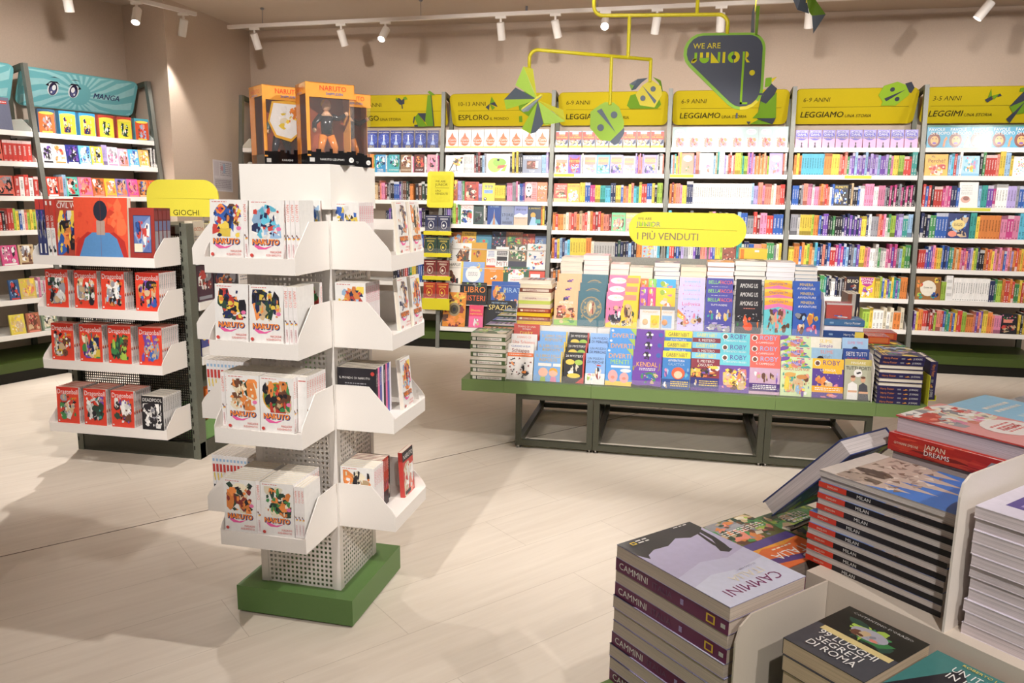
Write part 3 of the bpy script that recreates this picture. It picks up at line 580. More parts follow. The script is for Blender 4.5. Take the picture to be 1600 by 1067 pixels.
 g2b=cover('picture_book', 'black cave book with a green crystal', '#26302c', [('b', .3, .3, .75, .75, 'GZL', 5, 69), ('b', .0, .0, .4, .4, 'DXK', 5, 70)]),
 g3=cover('picture_book', 'blue PIRATI book with gold figures', '#2a56a6', [('tc', 'PIRATI', .7, .55, .2, 'I'), ('b', .05, .0, .5, .85, 'YUODY', 12, 71), ('b', .6, .0, .98, .3, 'SPUW', 6, 72)]),
 g4=cover('picture_book', 'teal planet book', '#3a7f9c', [('e', .5, .1, .5, .7, '#5aa0b0'), ('tc', 'TERRA', .5, .75, .1, 'W')]),
 g5=cover('picture_book', 'white fish book', '#e8e4de', [('b', .2, .5, .8, .85, 'KAK', 5, 73), ('tc', 'MARE', .5, .2, .12, 'N')]),
 h1=cover('picture_book', 'orange and brown book with a round eye', '#d9892e', [('b', .0, .4, 1., 1., 'ODXYZ', 14, 74), ('b', .0, .0, 1., .35, 'XODO', 10, 75), ('e', .5, .5, .26, .2, '#9a8a6a'), ('e', .5, .5, .18, .14, '#4a4434'), ('e', .5, .5, .07, .06, 'K')]),
 h2=cover('picture_book', 'pink and red book with a painted figure', '#e0466a', [('r', 0, 0, 1, .5, '#e86a9a'), ('b', .3, .02, .75, .45, 'UDWP', 7, 76), ('tc', 'Diventa', .45, .72, .1, 'Y'), ('tc', 'esploratore', .5, .58, .08, 'Y')]),
 h3=cover('picture_book', 'black SPAZIO book with a golden galaxy', '#15151c', [('tc', 'SPAZIO', .45, .66, .18, '#e6cf7a'), ('tc', 'MISTERI NELLO', .42, .88, .06, 'I'), ('p', [(.1, .05), (.35, .3), (.6, .42), (.5, .22), (.25, .02)], '#b8863a'), ('e', .35, .2, .1, .06, '#f4e6c0'), ('l', .3, .55, .6, .6, 'A', 1, 13)]),
 h4=cover('picture_book', 'blue star-map book', '#4a5fa8', [('s', .1, .1, .9, .9, 'IWF', 18, 77, .07), ('tc', 'MAPPE', .5, .5, .14, 'I')]),
 # manga faces
 **{f'm{i}': cover('manga_volume', f'{n} manga cover', c, [('b', .08, .12, .92, .95, p, 14, 100 + i), ('r', .1, .02, .9, .1, p[0])], cat='book', t=.018) for i, (n, c, p) in enumerate([('black and white', '#e8e4e6', 'KWAVK'), ('white and orange', '#f0ece6', 'OUWIR'), ('navy', '#2f3580', 'WNVK'), ('sky blue', '#6ab4dc', 'WKIBE'), ('yellow', '#e3c348', 'WYAKE'), ('pale lilac', '#e0d0e0', 'PAWM'), ('pink', '#e8a8bc', 'SPDW'), ('bright blue', '#5aaede', 'WBIE'), ('pale orange', '#f0b868', 'WEYO'), ('red', '#d2402e', 'WKSR'), ('teal and red', '#58b8a8', 'KRWS'), ('hot pink', '#e678a0', 'SRPMU'), ('orange-brown', '#c86a3c', 'SODKW'), ('golden yellow', '#e8b83c', 'SUOW'), ('violet-blue', '#8a7ab8', 'SONU'), ('magenta', '#dc58a0', 'SMPD'), ('burnt orange', '#d8743c', 'UDBO'), ('deep orange', '#dc602c', 'SKXO'), ('salmon red', '#d86a5a', 'KASK'), ('pink street', '#d8588a', 'WKPM'), ('tan', '#c8b088', 'DUWA'), ('grey and white', '#b8b8b4', 'KWA'), ('ochre', '#d0b858', 'UOSY'), ('dark blue', '#3a5a88', 'RINK'), ('lemon', '#e0cf5a', 'YEU'), ('brown', '#a8684c', 'SUDX'), ('grey-green', '#8a9a80', 'WEK'), ('cream', '#e8e0d0', 'KSW')])},
)
DESIGN['grey_box'] = cover('picture_book', 'tall grey-blue boxed set with red print', '#6c7086', [('r', .1, .8, .9, .9, 'R'), ('l', .12, .82, .88, .88, 'W', 1, 14)], t=.05)
F_ = lambda d, w=.13, h=.19: (d, w, h)
# giraffe bookcase
row('B', 1, SHZ[0], [F_('castle', .124, .185)] * 8)
row('B', 2, SHZ[1], ['OOO', .02, 'OOO', 'G', F_('fant1', .12), 'WC', F_('fant2', .12), 'Z', F_('fant3', .12), 'WP', F_('fant4', .115), 'WQ', F_('fant5', .1), 'WM'], span=(.3, 1.135))
row('B', 3, SHZ[2], ['ZZANNDUUDSPPXKAKKBBBVADDZKOO'], hh=.185, span=(.3, .86)); row('B', 3, SHZ[2], ['KDZKROD'], hh=.185, span=(.88, 1.13))
row('B', 4, SHZ[3], ['KNVNAKDXKXRRYGLNNWVVKK'], hh=.19, span=(.55, 1.0))
row('B', 5, SHZ[4], ['KDKXOGYNBKBDKNXK'], hh=.2, span=(.7, 1.12))
row('B', 6, SHZ[5], ['KKNDKXRNGYYKBBNKDKN'], hh=.2, span=(.65, 1.1))
# ESPLORO bookcase
row('C', 1, SHZ[0], [F_('flame', .132, .19)] * 8)
row('C', 2, SHZ[1], [F_('bee', .2, .185), 'WWWWW', 'XKXK', 'IA', F_('dino', .25, .2), 'KYKYKK', F_('dinog', .2, .185), 'IIF'], hh=.205)
row('C', 3, SHZ[2], [F_('box_o', .14, .22), 'FFAG', F_('red_b', .15, .2), 'FF', F_('q999', .135, .19), 'YYYYYY', 'KPPPAAPWBBV', F_('bow', .13, .2), F_('nic', .1, .2)], hh=.19)
row('C', 4, ZC[3], ['NNVVZLLRG', F_('mond', .15, .21), F_('darkg', .11, .19), 'WK', F_('tower', .145, .21), F_('storie', .135, .21), F_('desert', .145, .21), F_('boy', .135, .21), 'OYK'], hh=.2)
# first LEGGIAMO
row('D', 1, SHZ[0], [F_('detective', .125, .17)] * 8)
row('D', 2, SHZ[1], [F_('det2', .135), F_('det3', .125), 'WQ', F_('det4', .135), F_('det5', .13), F_('det6', .13), F_('det4', .12, .18), 'FV', 'SPSF', F_('det6', .13), 'WKWWS'])
row('D', 3, SHZ[2], [F_('redbook', .135), F_('oryel', .13), 'YYBBMMYYTTCCNNYYBOSYSCTYRRBBYKLL'])
row('D', 4, SHZ[3], ['OROOUESRSOUSREORXROSSX', F_('comicg', .14), F_('comicy', .13), 'YYNNBAAO'], hh=.185)
row('D', 5, SHZ[4], ['OVYINICY', 'YYYYYOOEQQQQQQQQNZNKNINKOO', F_('shapes', .12, .19), 'WC'], hh=.2)
row('D', 6, SHZ[5], ['DOKOKOKUDKODK'], hh=.19, span=(.035, .35))
# second LEGGIAMO
row('E', 1, SHZ[0], [F_('pinkg', .137, .205)] * 8)
row('E', 2, SHZ[1], ['ISTYSY', F_('pinkw', .12, .21), 'FSSW', F_('whitef', .12, .21), 'IUTWWWFWSRWSYYYLTLLPVPFOUOUOUSL', F_('lilacf', .125, .21), 'SW'], hh=.205)
row('E', 3, SHZ[2], ['OXOSSPYYNNNWWWWWWWWWWWWWWWWWWWWWWWWWWWIFFSSPSSSEWSSRR'], hh=.205)
row('E', 4, SHZ[3], ['CRRNBNFAQEQWWYPAKWEWYSIBBAARXPPRRBBB'], hh=.2)
row('E', 5, SHZ[4], ['CRRNBNFAAQQVNNSSPPVBYYL', F_('brownc', .13, .2), 'TTGNNBB', 'SSSOOGGGAEY'], hh=.205)
row('E', 6, SHZ[5], ['YKNB'], hh=.19, span=(1.03, 1.13))
# third LEGGIAMO
row('F', 1, SHZ[0], [F_('dahl', .115, .17)] * 9)
row('F', 2, SHZ[1], ['OYOCCCCCCCCCOOOYYYSRSGFVIVFVIVFVFIVVFGPYYLLRRRTT'], hh=.2)
row('F', 3, SHZ[2], ['BBBKASSPPWPPSOSRSWB', F_('darky', .13, .2), 'KUKKBWWPPPPWWPPPAKMKMKAMKMKMK'], hh=.2)
row('F', 4, SHZ[3], ['AAAQYYYYYLOOBNVVKZGKKKNVNVNVNVYYNWAAASRPWGLLVFFTTII'], hh=.2)
row('F', 5, SHZ[4], ['YYOOBOYLOUCBNSNBRRMVMBINAIVYYSPWWQGQWPMVMAILGG'], hh=.205)
row('F', 6, SHZ[5], ['KGGTNKWWNKAKD', F_('blackg', .115, .2), F_('dahly', .14, .2), 'YYLBYVTYTVTOOO'], hh=.19, span=(.32, 1.13))
row('F', 7, SHZ[6], ['LLYWWWEWEOOE'], hh=.19, span=(.75, 1.12))
# LEGGIMI
row('G', 1, SHZ[0], [F_('lion', .185, .21)] * 6)
row('G', 2, SHZ[1], [F_('perche', .2, .2), 'ICRIW', F_('lightb', .15, .185), 'KGRRRRS', 'YYIIY', F_('white365', .14, .18), F_('whitebl', .16, .17), 'CB'], hh=.21)
row('G', 3, SHZ[2], ['RBRKRRRMPMNNB', F_('whitebig', .16, .235), 'ITTVVMWWWWFFFABBCCCNK', F_('purplep', .11, .16)], hh=.2)
row('G', 4, SHZ[3], ['NKNGGBBBB', F_('moon', .19, .235), 'TTYOOOOOOOPPMMPPCCTBGGGGTW'], hh=.22)
row('G', 5, SHZ[4], ['RRRVBVPOYYBNBGTOUOPMSVFYLNKKOROYPSPSBPSFOROYOOO', F_('pinkd', .14, .17)], hh=.205)
row('G', 6, SHZ[5], [F_('owl', .22, .22), 'LL', F_('thickw', .06, .235), 'WWWWWWWWWWWWWWWNNGLLORRORGGYRYN', F_('dpurple', .13, .19)], hh=.2)
row('G', 7, SHZ[6], ['VYOORRXRXLSSRBGTOBYRRLLOOOSVSVYYOOSPPP', F_('dflower', .14, .19), 'YKYRKDRVDK'], hh=.195)
# manga bookcases
row('M', 2, SHZ[1], [F_('m0', .1, .17), F_('m1', .11, .165), F_('m2', .115, .17), F_('m3', .11, .17), F_('m4', .11, .17), 'FFF', F_('m5', .11, .175), F_('m6', .1, .165), F_('m7', .11, .165), F_('m8', .11, .165), 'KWKW'])
row('M', 3, SHZ[2], [F_('m9', .1, .17), 'SI', F_('m10', .11, .175), F_('m11', .125, .175), F_('m12', .12, .17), F_('m13', .11, .17), F_('m14', .115, .17), F_('m15', .11, .17), F_('m16', .11, .165), F_('m17', .105, .165)])
row('M', 4, SHZ[3], [F_('m9', .11, .17), F_('m13', .11, .17)], span=(.035, .3))
row('M', 5, SHZ[4], [F_('m9', .11, .17), F_('m18', .11, .17)], span=(.035, .3))
row('M', 6, SHZ[5], [F_('m23', .12, .17), F_('m23', .12, .17)], span=(.035, .32))
row('M', 7, SHZ[6], [F_('m27', .13, .17), F_('m27', .12, .17)], span=(.035, .32))
row('L', 1, SHZ[0], [F_('grey_box', .2, .27)], span=(.8, 1.06))
row('L', 2, SHZ[1], [F_('m18', .13, .175), 'RRRRRR'], span=(.75, 1.12), hh=.17)
row('L', 3, SHZ[2], [F_('m18', .15, .17), 'RWRWR'], span=(.78, 1.13), hh=.17)
row('L', 4, SHZ[3], ['RRRKXRRLYBWSLYLYCB'], span=(.72, 1.13), hh=.17)
row('L', 5, SHZ[4], [F_('m19', .13, .17), F_('m20', .125, .17), F_('m21', .1, .16)], span=(.74, 1.13))
row('L', 6, SHZ[5], [F_('m23', .08, .17), F_('m22', .13, .175), 'WPWPWPWG'], span=(.76, 1.13), hh=.16)
row('L', 7, SHZ[6], [F_('m24', .12, .17), F_('m25', .11, .17), F_('m26', .13, .17)], span=(.72, 1.13))

# spine-out paperbacks
def spine_art(s):
    ch, p, rn = s['ch'], s['pat'], random.Random(s['seed'])
    c = s['c']; lum = c[0] * .3 + c[1] * .6 + c[2] * .1
    ink = shade(c, .25) if lum > .25 else mixc(c, 'W', .8)
    tx = mixc(c, ink, .75)
    a = []
    if p < .35: a += [('r', .28, .32, .72, .8, '#000000')]
    elif p < .6: a += [('r', .25, .5, .75, .88, '#000000'), ('r', .25, .12, .75, .3, '#000000')]
    elif p < .8: a += [('r', 0, .86, 1, 1, '#000000'), ('r', .3, .3, .7, .75, '#000000')]
    else: a += [('r', 0, .0, 1, .2, '#000000'), ('r', .3, .35, .7, .85, '#000000')]
    a.append(('r', .25, .03, .75, .075, '#000000'))
    return a, tx
def spine_mesh(B, s, M):
    t, h, dp = s['t'], s['h'], .13
    c = s['c']
    B.box(0, 0, 0, t, dp, h, c, 'print', M, skip='t')
    B.poly([(0, 0, h), (t, 0, h), (t, dp, h), (0, dp, h)], shade(c, 1), 'print', M)
    B.poly([(.0012, .0015, h + .0002), (t - .0012, .0015, h + .0002), (t - .0012, dp, h + .0002), (.0012, dp, h + .0002)], C(PAGE), 'page', M)
    a, tx = spine_art(s)
    for i, (q, _) in enumerate(art_polys(a, t, h)):
        x = [p[0] for p in q]; z = [p[1] for p in q]
        x0, x1, z0, z1 = min(x), max(x), min(z), max(z); e = -.0004 - .00003 * i
        wide = x1 - x0 > .9 * t
        if wide or z1 - z0 < .02: B.poly([(x0, e, z0), (x1, e, z0), (x1, e, z1), (x0, e, z1)], tx, 'print', M)
        else:                     # a run of upright lettering-like bars
            rn = random.Random(s['seed'] + i); zz = z1
            while zz > z0 + .006:
                ln = rn.uniform(.004, .012); ln = min(ln, zz - z0); w0 = rn.uniform(0, .25) * (x1 - x0)
                B.poly([(x0 + w0, e, zz - ln), (x1, e, zz - ln), (x1, e, zz), (x0 + w0, e, zz)], tx, 'print', M); zz -= ln + .0035
eye = Vector((0, 0, CAMZ))
def hidden(s):
    p = s['M'] @ Vector((s['x'], s['d'], s['z'] + .1))
    return (s['key'] in 'DE' and s['si'] >= 5) or s['key'] == 'B'
for s in SP:
    p = s['M'] @ Vector((s['x'], s['d'], s['z'] + s['h'] / 2)); s['area'] = s['t'] * s['h'] / (p - eye).length_squared * (.4 if hidden(s) else 1)
SP.sort(key=lambda s: -s['area'])
rest = MB(); _seq = {}
for i, s in enumerate(SP):
    M = s['M'] @ T(s['x'], s['d'], s['z'])
    if i < 300:
        B = MB(); spine_mesh(B, s, None); o = B.obj('paperback_book', None, M)
        tag(o, f"{CNAME[s['ch']]} paperback spine, {nth(s['n'])} book along shelf {SW[s['si']]}, {NICK[s['key']]} bookcase", 'book', f"spine-out paperbacks on shelf {SW[s['si']]} of the {NICK[s['key']]} bookcase")
    else: spine_mesh(rest, s, M)
if rest.v:
    o = rest.obj('shelved_paperbacks'); tag(o, 'thinner paperbacks packed spine-out along the wall shelves', 'books', kind='stuff')

# ------------------------------------------------------------------ track lighting
def rail(p0, p1, label):
    a, b_ = Vector(p0), Vector(p1); L = (b_ - a).length; M = T(*a) @ RZ(atan2(b_.y - a.y, b_.x - a.x))
    r = thing('track_rail', label, 'light track', M, 'ceiling light tracks')
    B = MB(); B.box(0, -.018, -.034, L, .018, 0, C('#e6dcd4'), 'powder_white'); B.obj('rail', r)
    for k in range(int(L / 1.7) + 1):
        B = MB(); B.tube([(.4 + 1.7 * k, 0, 0), (.4 + 1.7 * k, 0, CH - a.z)], .003, C('A'), 'dark_metal', n=6); B.ball((.4 + 1.7 * k, 0, CH - a.z - .008), (.02, .02, .012), C('A'), 'dark_metal'); B.obj('hanger', r)
    return r
_CAN = None
def spot(x, y, z, aim, energy, label, cone=62, on=True, group='track spotlights'):
    global _CAN
    if _CAN is None:
        B = MB(); B.box(-.05, -.014, -.022, .05, .014, 0, C('#e9e0d8'), 'powder_white'); ad = B.mesh('adapter')
        B = MB(); B.tube([(0, 0, -.02), (0, 0, -.075)], .011, C('#e9e0d8'), 'powder_white', n=8); st = B.mesh('stem')
        B = MB(); R, Lc = .037, .155
        pr_ = [(0, R * .9), (.006, R), (Lc, R), (Lc, R * .9), (Lc - .012, R * .88)]
        n = 20; vs = []; fs = []
        for zz, rr in pr_: vs += [(rr * cos(2 * pi * k / n), rr * sin(2 * pi * k / n), -zz) for k in range(n)]
        for i in range(len(pr_) - 1): fs += [(i * n + k, i * n + (k + 1) % n, (i + 1) * n + (k + 1) % n, (i + 1) * n + k) for k in range(n)]
        fs.append(tuple(range(n - 1, -1, -1)))
        B.add(vs, fs, C('#ece4dd'), 'powder_white'); can = B.mesh('can')
        B = MB(); B.poly([(R * .87 * cos(2 * pi * k / n), R * .87 * sin(2 * pi * k / n), -Lc + .012) for k in range(n)], C('W'), 'lamp_lens'); le = B.mesh('lens')
        _CAN = (ad, st, can, le)
    r = thing('track_spotlight', label, 'spotlight', T(x, y, z), group)
    put('adapter', _CAN[0], r); put('stem', _CAN[1], r)
    q = Vector(aim).normalized().to_track_quat('-Z', 'Y').to_matrix().to_4x4()
    Mc = T(0, 0, -.085) @ q @ T(0, 0, .03)
    c = put('can', _CAN[2], r, Mc); put('lens', _CAN[3], c)
    if on:
        ld = bpy.data.lights.new('spot_lamp', 'SPOT'); ld.energy = energy * LIGHTK; ld.color = WARM; ld.spot_size = radians(cone); ld.spot_blend = .8 if cone > 80 else .55; ld.shadow_soft_size = .035
        lo = bpy.data.objects.new('spot_lamp', ld); COLL.objects.link(lo); lo.parent = r; lo.matrix_local = Mc @ T(0, 0, -.16)
    return r
RZL = 3.30
rail((-4.55, 7.60, RZL), (4.6, 7.16, RZL), 'long white ceiling track running in front of the back wall')
ry = lambda x: 7.60 - (x + 4.55) * .0481
A_ = [(-4.25, (.12, .42, -1), 36, 'white track spotlight nearest the corner with the notice wall'), (-3.29, (.15, .42, -1), 36, 'white track spotlight just left of the lit one over the tower'), (-2.82, (-.12, -.75, -.85), 75, 'lit white track spotlight above the boxed figures, tilted toward the floor'),
      (-1.66, (.03, .4, -1), 36, 'white track spotlight above the butterfly, hanging straight'), (-1.14, (.2, .42, -1), 36, 'white track spotlight right of the sprinkler, leaning right'), (-.68, (.05, -1, -.62), 75, 'lit white track spotlight shining straight out beside the yellow pipe'),
      (-.22, (-.16, .42, -1), 36, 'white track spotlight behind the yellow mobile bar, leaning left'), (.33, (.02, .4, -1), 36, 'white track spotlight behind the pipe that holds the dark logo'), (1.06, (.03, .4, -1), 36, 'white track spotlight behind the dark hanging bird'), (2.42, (-.55, .1, -.8), 110, 'white track spotlight above the LEGGIMI bookcase, leaning left'), (3.4, (-.2, .4, -1), 36, 'white track spotlight at the far end of the long track')]
for x, aim, e, lb_ in A_: spot(x, ry(x), RZL - .034, aim, e, lb_, cone=58)
mpx = lambda t, d=0: (-4.54 - mu.x * t, 7.03 - mu.y * t)
rail((*mpx(4.6), RZL), (*mpx(0), RZL), 'white ceiling track in front of the manga bookcases')
for t, aim, e, lb_ in [(.14, (-.35, .15, -1), 40, 'white track spotlight in front of the pillar, leaning left'), (.62, (.2, -.55, -.9), 330, 'lit white track spotlight above the cartoon eyes sign'), (1.25, (-.1, .3, -1), 120, 'white track spotlight cut by the top edge, left of the lit one'), (2.4, (-.75, .2, -1), 200, 'white track spotlight over the outer manga bookcase')]:
    spot(*mpx(t), RZL - .034, aim, e, lb_)
# further tracks over the shop floor, nearer the viewer
TRK = [(5.0, [(-4.0, (-1, .6, -.8), 110), (-3.4, (.8, -.62, -1), 85), (-2.9, (-.35, 1.5, -.75), 125), (-1.9, (.1, 1.5, -.75), 125), (-.7, (.05, 1.5, -.75), 135), (.5, (0, 1.5, -.75), 135), (1.7, (.0, 1.5, -.75), 125), (2.8, (.0, 1.5, -.75), 120), (3.8, (-.1, 1.5, -.75), 95)]),
       (2.6, [(-.5, (.0, 2.7, -.92), 120), (-2.2, (-.6, .75, -1), 130), (.1, (.1, 1.15, -1), 250), (1.3, (-1.0, .1, -1), 205), (2.6, (-.6, .6, -1), 140)]),
       (-.3, [(-2.6, (-.2, 1.9, -.85), 190), (-1.1, (-.05, 1.0, -.45), 300), (.5, (.0, .75, -1), 140), (1.8, (-.5, .8, -1), 110)])]
for y, L_ in TRK:
    rail((-5.0, y, RZL), (4.6, y, RZL), f"white ceiling track over the {'middle of the shop floor' if y == 5.0 else 'tower of manga' if y == 2.6 else 'front of the shop'}")
    for i, (x, aim, e) in enumerate(L_): spot(x, y, RZL - .034, aim, e, f"white spotlight, {nth(i + 1)} along the track over the {'middle of the floor' if y == 5.0 else 'tower' if y == 2.6 else 'front of the shop'}", cone=(56 if e == 85 else 92 if x == -4.0 else 72) if y == 5.0 else 52 if (y < 0 and x < 0) or x == .1 else 64)
B = MB(); B.tube([(-1.5, 7.9, CH), (-1.5, 7.9, CH - .05)], .012, C('A'), 'dark_metal'); B.tube([(-1.5, 7.9, CH - .05), (-1.5, 7.9, CH - .055)], .035, C('A'), 'dark_metal')
tag(B.obj('sprinkler_head'), 'small metal sprinkler under the ceiling behind the long track', 'sprinkler')

# ------------------------------------------------------------------ perforated sheet
def perforated(w, h, nx, nz, col, m, border=.0, th=.0015, hole=.5):
    """lattice of square holes in a thin sheet, lying in the x-z plane, as one connected mesh"""
    xs = [0.]; px_ = (w - 2 * border) / nx
    for i in range(nx): xs += [border + px_ * (i + .5 - hole / 2), border + px_ * (i + .5 + hole / 2)]
    xs.append(w); zs = [0.]; pz = (h - 2 * border) / nz
    for i in range(nz): zs += [border + pz * (i + .5 - hole / 2), border + pz * (i + .5 + hole / 2)]
    zs.append(h); B = MB(); n = len(xs)
    vs = [(x, 0, z) for z in zs for x in xs]
    fs = [(j * n + i, j * n + i + 1, (j + 1) * n + i + 1, (j + 1) * n + i) for j in range(len(zs) - 1) for i in range(n - 1) if not (i % 2 and j % 2)]
    B.add(vs, fs, C(col), m)
    return B, th
def solid(o, th):
    md = o.modifiers.new('thickness', 'SOLIDIFY'); md.thickness = th; md.offset = 0
    return o

# ------------------------------------------------------------------ the white tower of manga
TW = T(-1.1025, 2.4889, 0) @ RZ(-.0308)
tw = thing('display_tower', 'white four-sided tower of perforated metal with manga trays on a green base', 'display stand', TW)
CW = '#ece6e0'
B = MB(); B.box(-.4837, 0, .008, 0, .4837, .1115, C('#587a40'), 'laminate'); B.obj('base', tw)
for x, y in ((-.43, .05), (-.05, .05), (-.43, .43), (-.05, .43)):
    B = MB(); B.tube([(x, y, 0), (x, y, .009)], .02, C('K'), 'dark_metal'); B.obj('foot', tw)
c0, c1, d0, d1 = -.410, -.074, .062, .398
for x0, x1, y0, y1 in ((c0, c0 + .03, d0, d0 + .03), (c1 - .03, c1, d0, d0 + .03), (c0, c0 + .03, d1 - .03, d1), (c1 - .03, c1, d1 - .03, d1)):
    B = MB(); B.box(x0, y0, .1115, x1, y1, 1.56, C(CW), 'powder_white'); B.obj('post', tw)
for M in (T(c0 + .03, d0 + .004, .1115), T(c1 - .004, d0 + .03, .1115) @ RZ(pi / 2), T(c0 + .004, d1 - .03, .1115) @ RZ(-pi / 2), T(c1 - .03, d1 - .004, .1115) @ RZ(pi)):
    B, th = perforated(.276, 1.45, 15, 76, CW, 'powder_white', .004, hole=.55); solid(B.obj('perforated_panel', tw, M), th)
B = MB(); hx0, hx1, hy0, hy1 = -.4, -.052, .03, .41
B.box(hx0, hy0, 1.553, hx1, hy1, 1.706, C('#f4f0ea'), 'powder_white'); B.obj('hood', tw)
def tray(parent, M, wd=.332, dp=.246, ph=.17):
    B = MB(); B.prism([(-dp, -.05), (-dp, .003), (-dp + .006, .003), (-dp + .006, -.004), (0, -.004), (0, -.012), (-dp + .006, -.012), (-dp + .006, -.05)], 'x', .003, wd - .003, C(CW), 'powder_white')
    s = B.obj('tray', parent, M)
    for x in (0, wd - .003):
        B = MB(); B.prism([(0, -.05), (0, ph - .05), (-dp * .58, ph - .05), (-dp + .012, .03), (-dp, .01), (-dp, -.05)], 'x', x, x + .003, C(CW), 'powder_white'); B.obj('end_plate', s)
    return M
TZ = [1.393, 1.112, .803, .425]
FR = [T(c0, .06, z) for z in TZ]
RT = [T(c1, .066, z + .0) @ RZ(pi / 2) for z in TZ]
LT = [T(c0, .398, z + .0) @ RZ(-pi / 2) for z in TZ]
for M in FR: tray(tw, M)
for M in RT: tray(tw, M, .332, .225)
for M in LT: tray(tw, M, .332, .225)
FR, RT, LT = [[TW @ m for m in q] for q in (FR, RT, LT)]
def nar(seed, pal, bg='#f1edea', extra=()):
    return [('l', .06, .95, .5, .975, 'R', 1, seed), *extra, ('b', .08, .36, .94, .93, pal, 18, seed), ('e', .86, .52, .07, .035, '#e878a8'),
            ('p', [(.2, .3), (.25, .24), (.45, .2), (.7, .24), (.5, .175), (.28, .17), (.16, .22)], '#e860a0'),
            ('tb', 'NARUTO', .51, .25, .085, '#3a3f78', .84, .1), ('tb', 'NARUTO', .49, .258, .085, '#ef8a3c', .84, .045),
            ('tr', 'MASASHI', .94, .115, .036, '#d8504a', .5), ('tr', 'KISHIMOTO', .94, .06, .036, '#d8504a', .5), ('e', .1, .07, .05, .03, 'R')]
NSP = [('r', 0, 0, 1, 1, '#efeae8'), ('tv', 'NARUTO', .5, .93, .6, '#e07a6a', .5), ('b', .05, .3, .95, .44, 'YDOB', 4, 3), ('tv', 'KISHIMOTO', .5, .26, .4, '#d89aa0', .22)]
NK = dict(a=('orange and blue', 'OBWDYNR', 1), b=('pale blue and red', 'ICWRNW', 2), c=('red and green-grey', 'ROZNRYK', 3), d=('black and gold', 'KYOZNU', 4), e=('green and orange', 'ZOUEDO', 5), f=('green and red disc', 'GRDOUK', 6), g=('dark green cross', 'ZXOEKO', 7), h=('green and orange action', 'ZKOEGO', 8), i=('pale grey disc', 'AIBWY', 9), j=('blue and yellow', 'BYNWK', 10), k=('orange and grey', 'OAUNW', 11), l=('blue and orange', 'IONYR', 12), m=('green leaf', 'GLRG', 13), n=('black and yellow', 'YKE', 14), o=('orange and white', 'OWKEU', 15))
def manga(k, label, M, w=.126, h=.194, t=.0165, g='manga volumes on the white tower', **kw):
    d, pal, sd = NK[k]
    ex = (('e', .5, .64, .42, .27, '#d8a23a'), ('e', .5, .64, .38, .245, '#5a7a3a'), ('p', [(.5, .4), (.88, .5), (.88, .8), (.5, .88)], '#c8442e')) if k == 'f' else (('p', [(.08, .9), (.2, .95), (.9, .45), (.8, .4)], 'Z'), ('p', [(.92, .9), (.8, .95), (.1, .45), (.2, .4)], 'Z')) if k == 'g' else (('e', .5, .7, .4, .24, 'A'),) if k == 'i' else ()
    return book('manga_volume', label, 'book', g, w, h, t, M, 'nar' + k, 'W', nar(sd, pal, extra=ex), sc='#efeae8', sart=NSP, rs=True, **kw)
LV = ['', 'top', 'second', 'third', 'lowest']
tilt = lambda M, x, y, a=6: M @ T(x, y, -.003) @ RX(-radians(a))
def spines(M, x, y, n, level, side, t=.0155, h=.193, seed=0, w=.118):
    for i in range(n): book('manga_volume', f"white manga spine, {nth(i + 1)} of {n} on the {level} {side} tray of the tower", 'book', f'manga spines on the {level} {side} tray', w, h, t, M @ T(x + t * (i + 1) + .0008 * i, y, -.003) @ RX(0) @ T(0, 0, 0) @ RZ(pi / 2), 'nsp', 'W', [], sc='#efeae8', sart=NSP)
def deep(k, n, desc, M, x, y0, a=3, t=.0165, level='', w=.118):
    for i in range(n):
        lab = f"manga volume with {NK[k][0]} cover, front copy, {level} front tray of the tower" if i == 0 else f"copy of the {NK[k][0]} manga, {nth(i)} behind the front one, {level} tower tray"
        manga(k, lab, M @ T(x, y0 + i * (t + .001), -.003 + .0) @ RX(-radians(a)), t=t)
# front trays (tray local: x 0 .332, y -.246 front .. 0)
M = FR[0]; deep('a', 2, '', M, .006, -.222, 5, level='top'); spines(M, .133, -.215, 1, 'top', 'front'); deep('b', 2, '', M, .152, -.222, 5, level='top')
manga('i', 'grey manga volume half behind the right end plate of the top front tray', M @ T(.256, -.062, -.003) @ RZ(.3), w=.07)
spines(M, .280, -.20, 3, 'top right', 'front', w=.1)
M = FR[1]; deep('c', 2, '', M, .010, -.224, 4, level='second'); deep('d', 2, '', M, .14, -.224, 4, level='second'); spines(M, .2685, -.215, 3, 'second', 'front')
manga('m', 'green and white manga showing above the end plate of the second front tray', M @ T(.258, -.075, -.003), w=.07)
M = FR[2]; spines(M, .004, -.2, 2, 'third', 'front'); deep('e', 9, '', M, .039, -.226, 2, level='third'); deep('f', 9, '', M, .167, -.226, 2, level='third')
for i in range(8): book('manga_volume', f"white manga, {nth(i + 1)} in the row by the end plate of the third front tray", 'book', 'manga row by the end plate of the third front tray', .034, .194, .0165, M @ T(.2945, -.20 + i * .0175, -.003) @ RX(-radians(2)), 'blankm', 'W', [('l', .1, .9, .9, .95, 'R', 1, 3)], sc='#efeae8', sart=NSP, rs=True)
M = FR[3]; deep('g', 11, '', M, .008, -.228, 1, level='lowest'); spines(M, .1345, -.222, 1, 'lowest', 'front'); deep('h', 11, '', M, .153, -.228, 1, level='lowest')
for i in range(3): book('manga_volume', f"white manga spine, {nth(i + 1)} right of the orange action cover on the lowest tray", 'book', 'manga spines right of the orange action cover', .118, .187, .0125, M @ T(.2805 + .0127 * (i + 1) , -.222, -.003) @ RZ(pi / 2), 'nsp2', 'W', [], sc='#efeae8', sart=NSP)
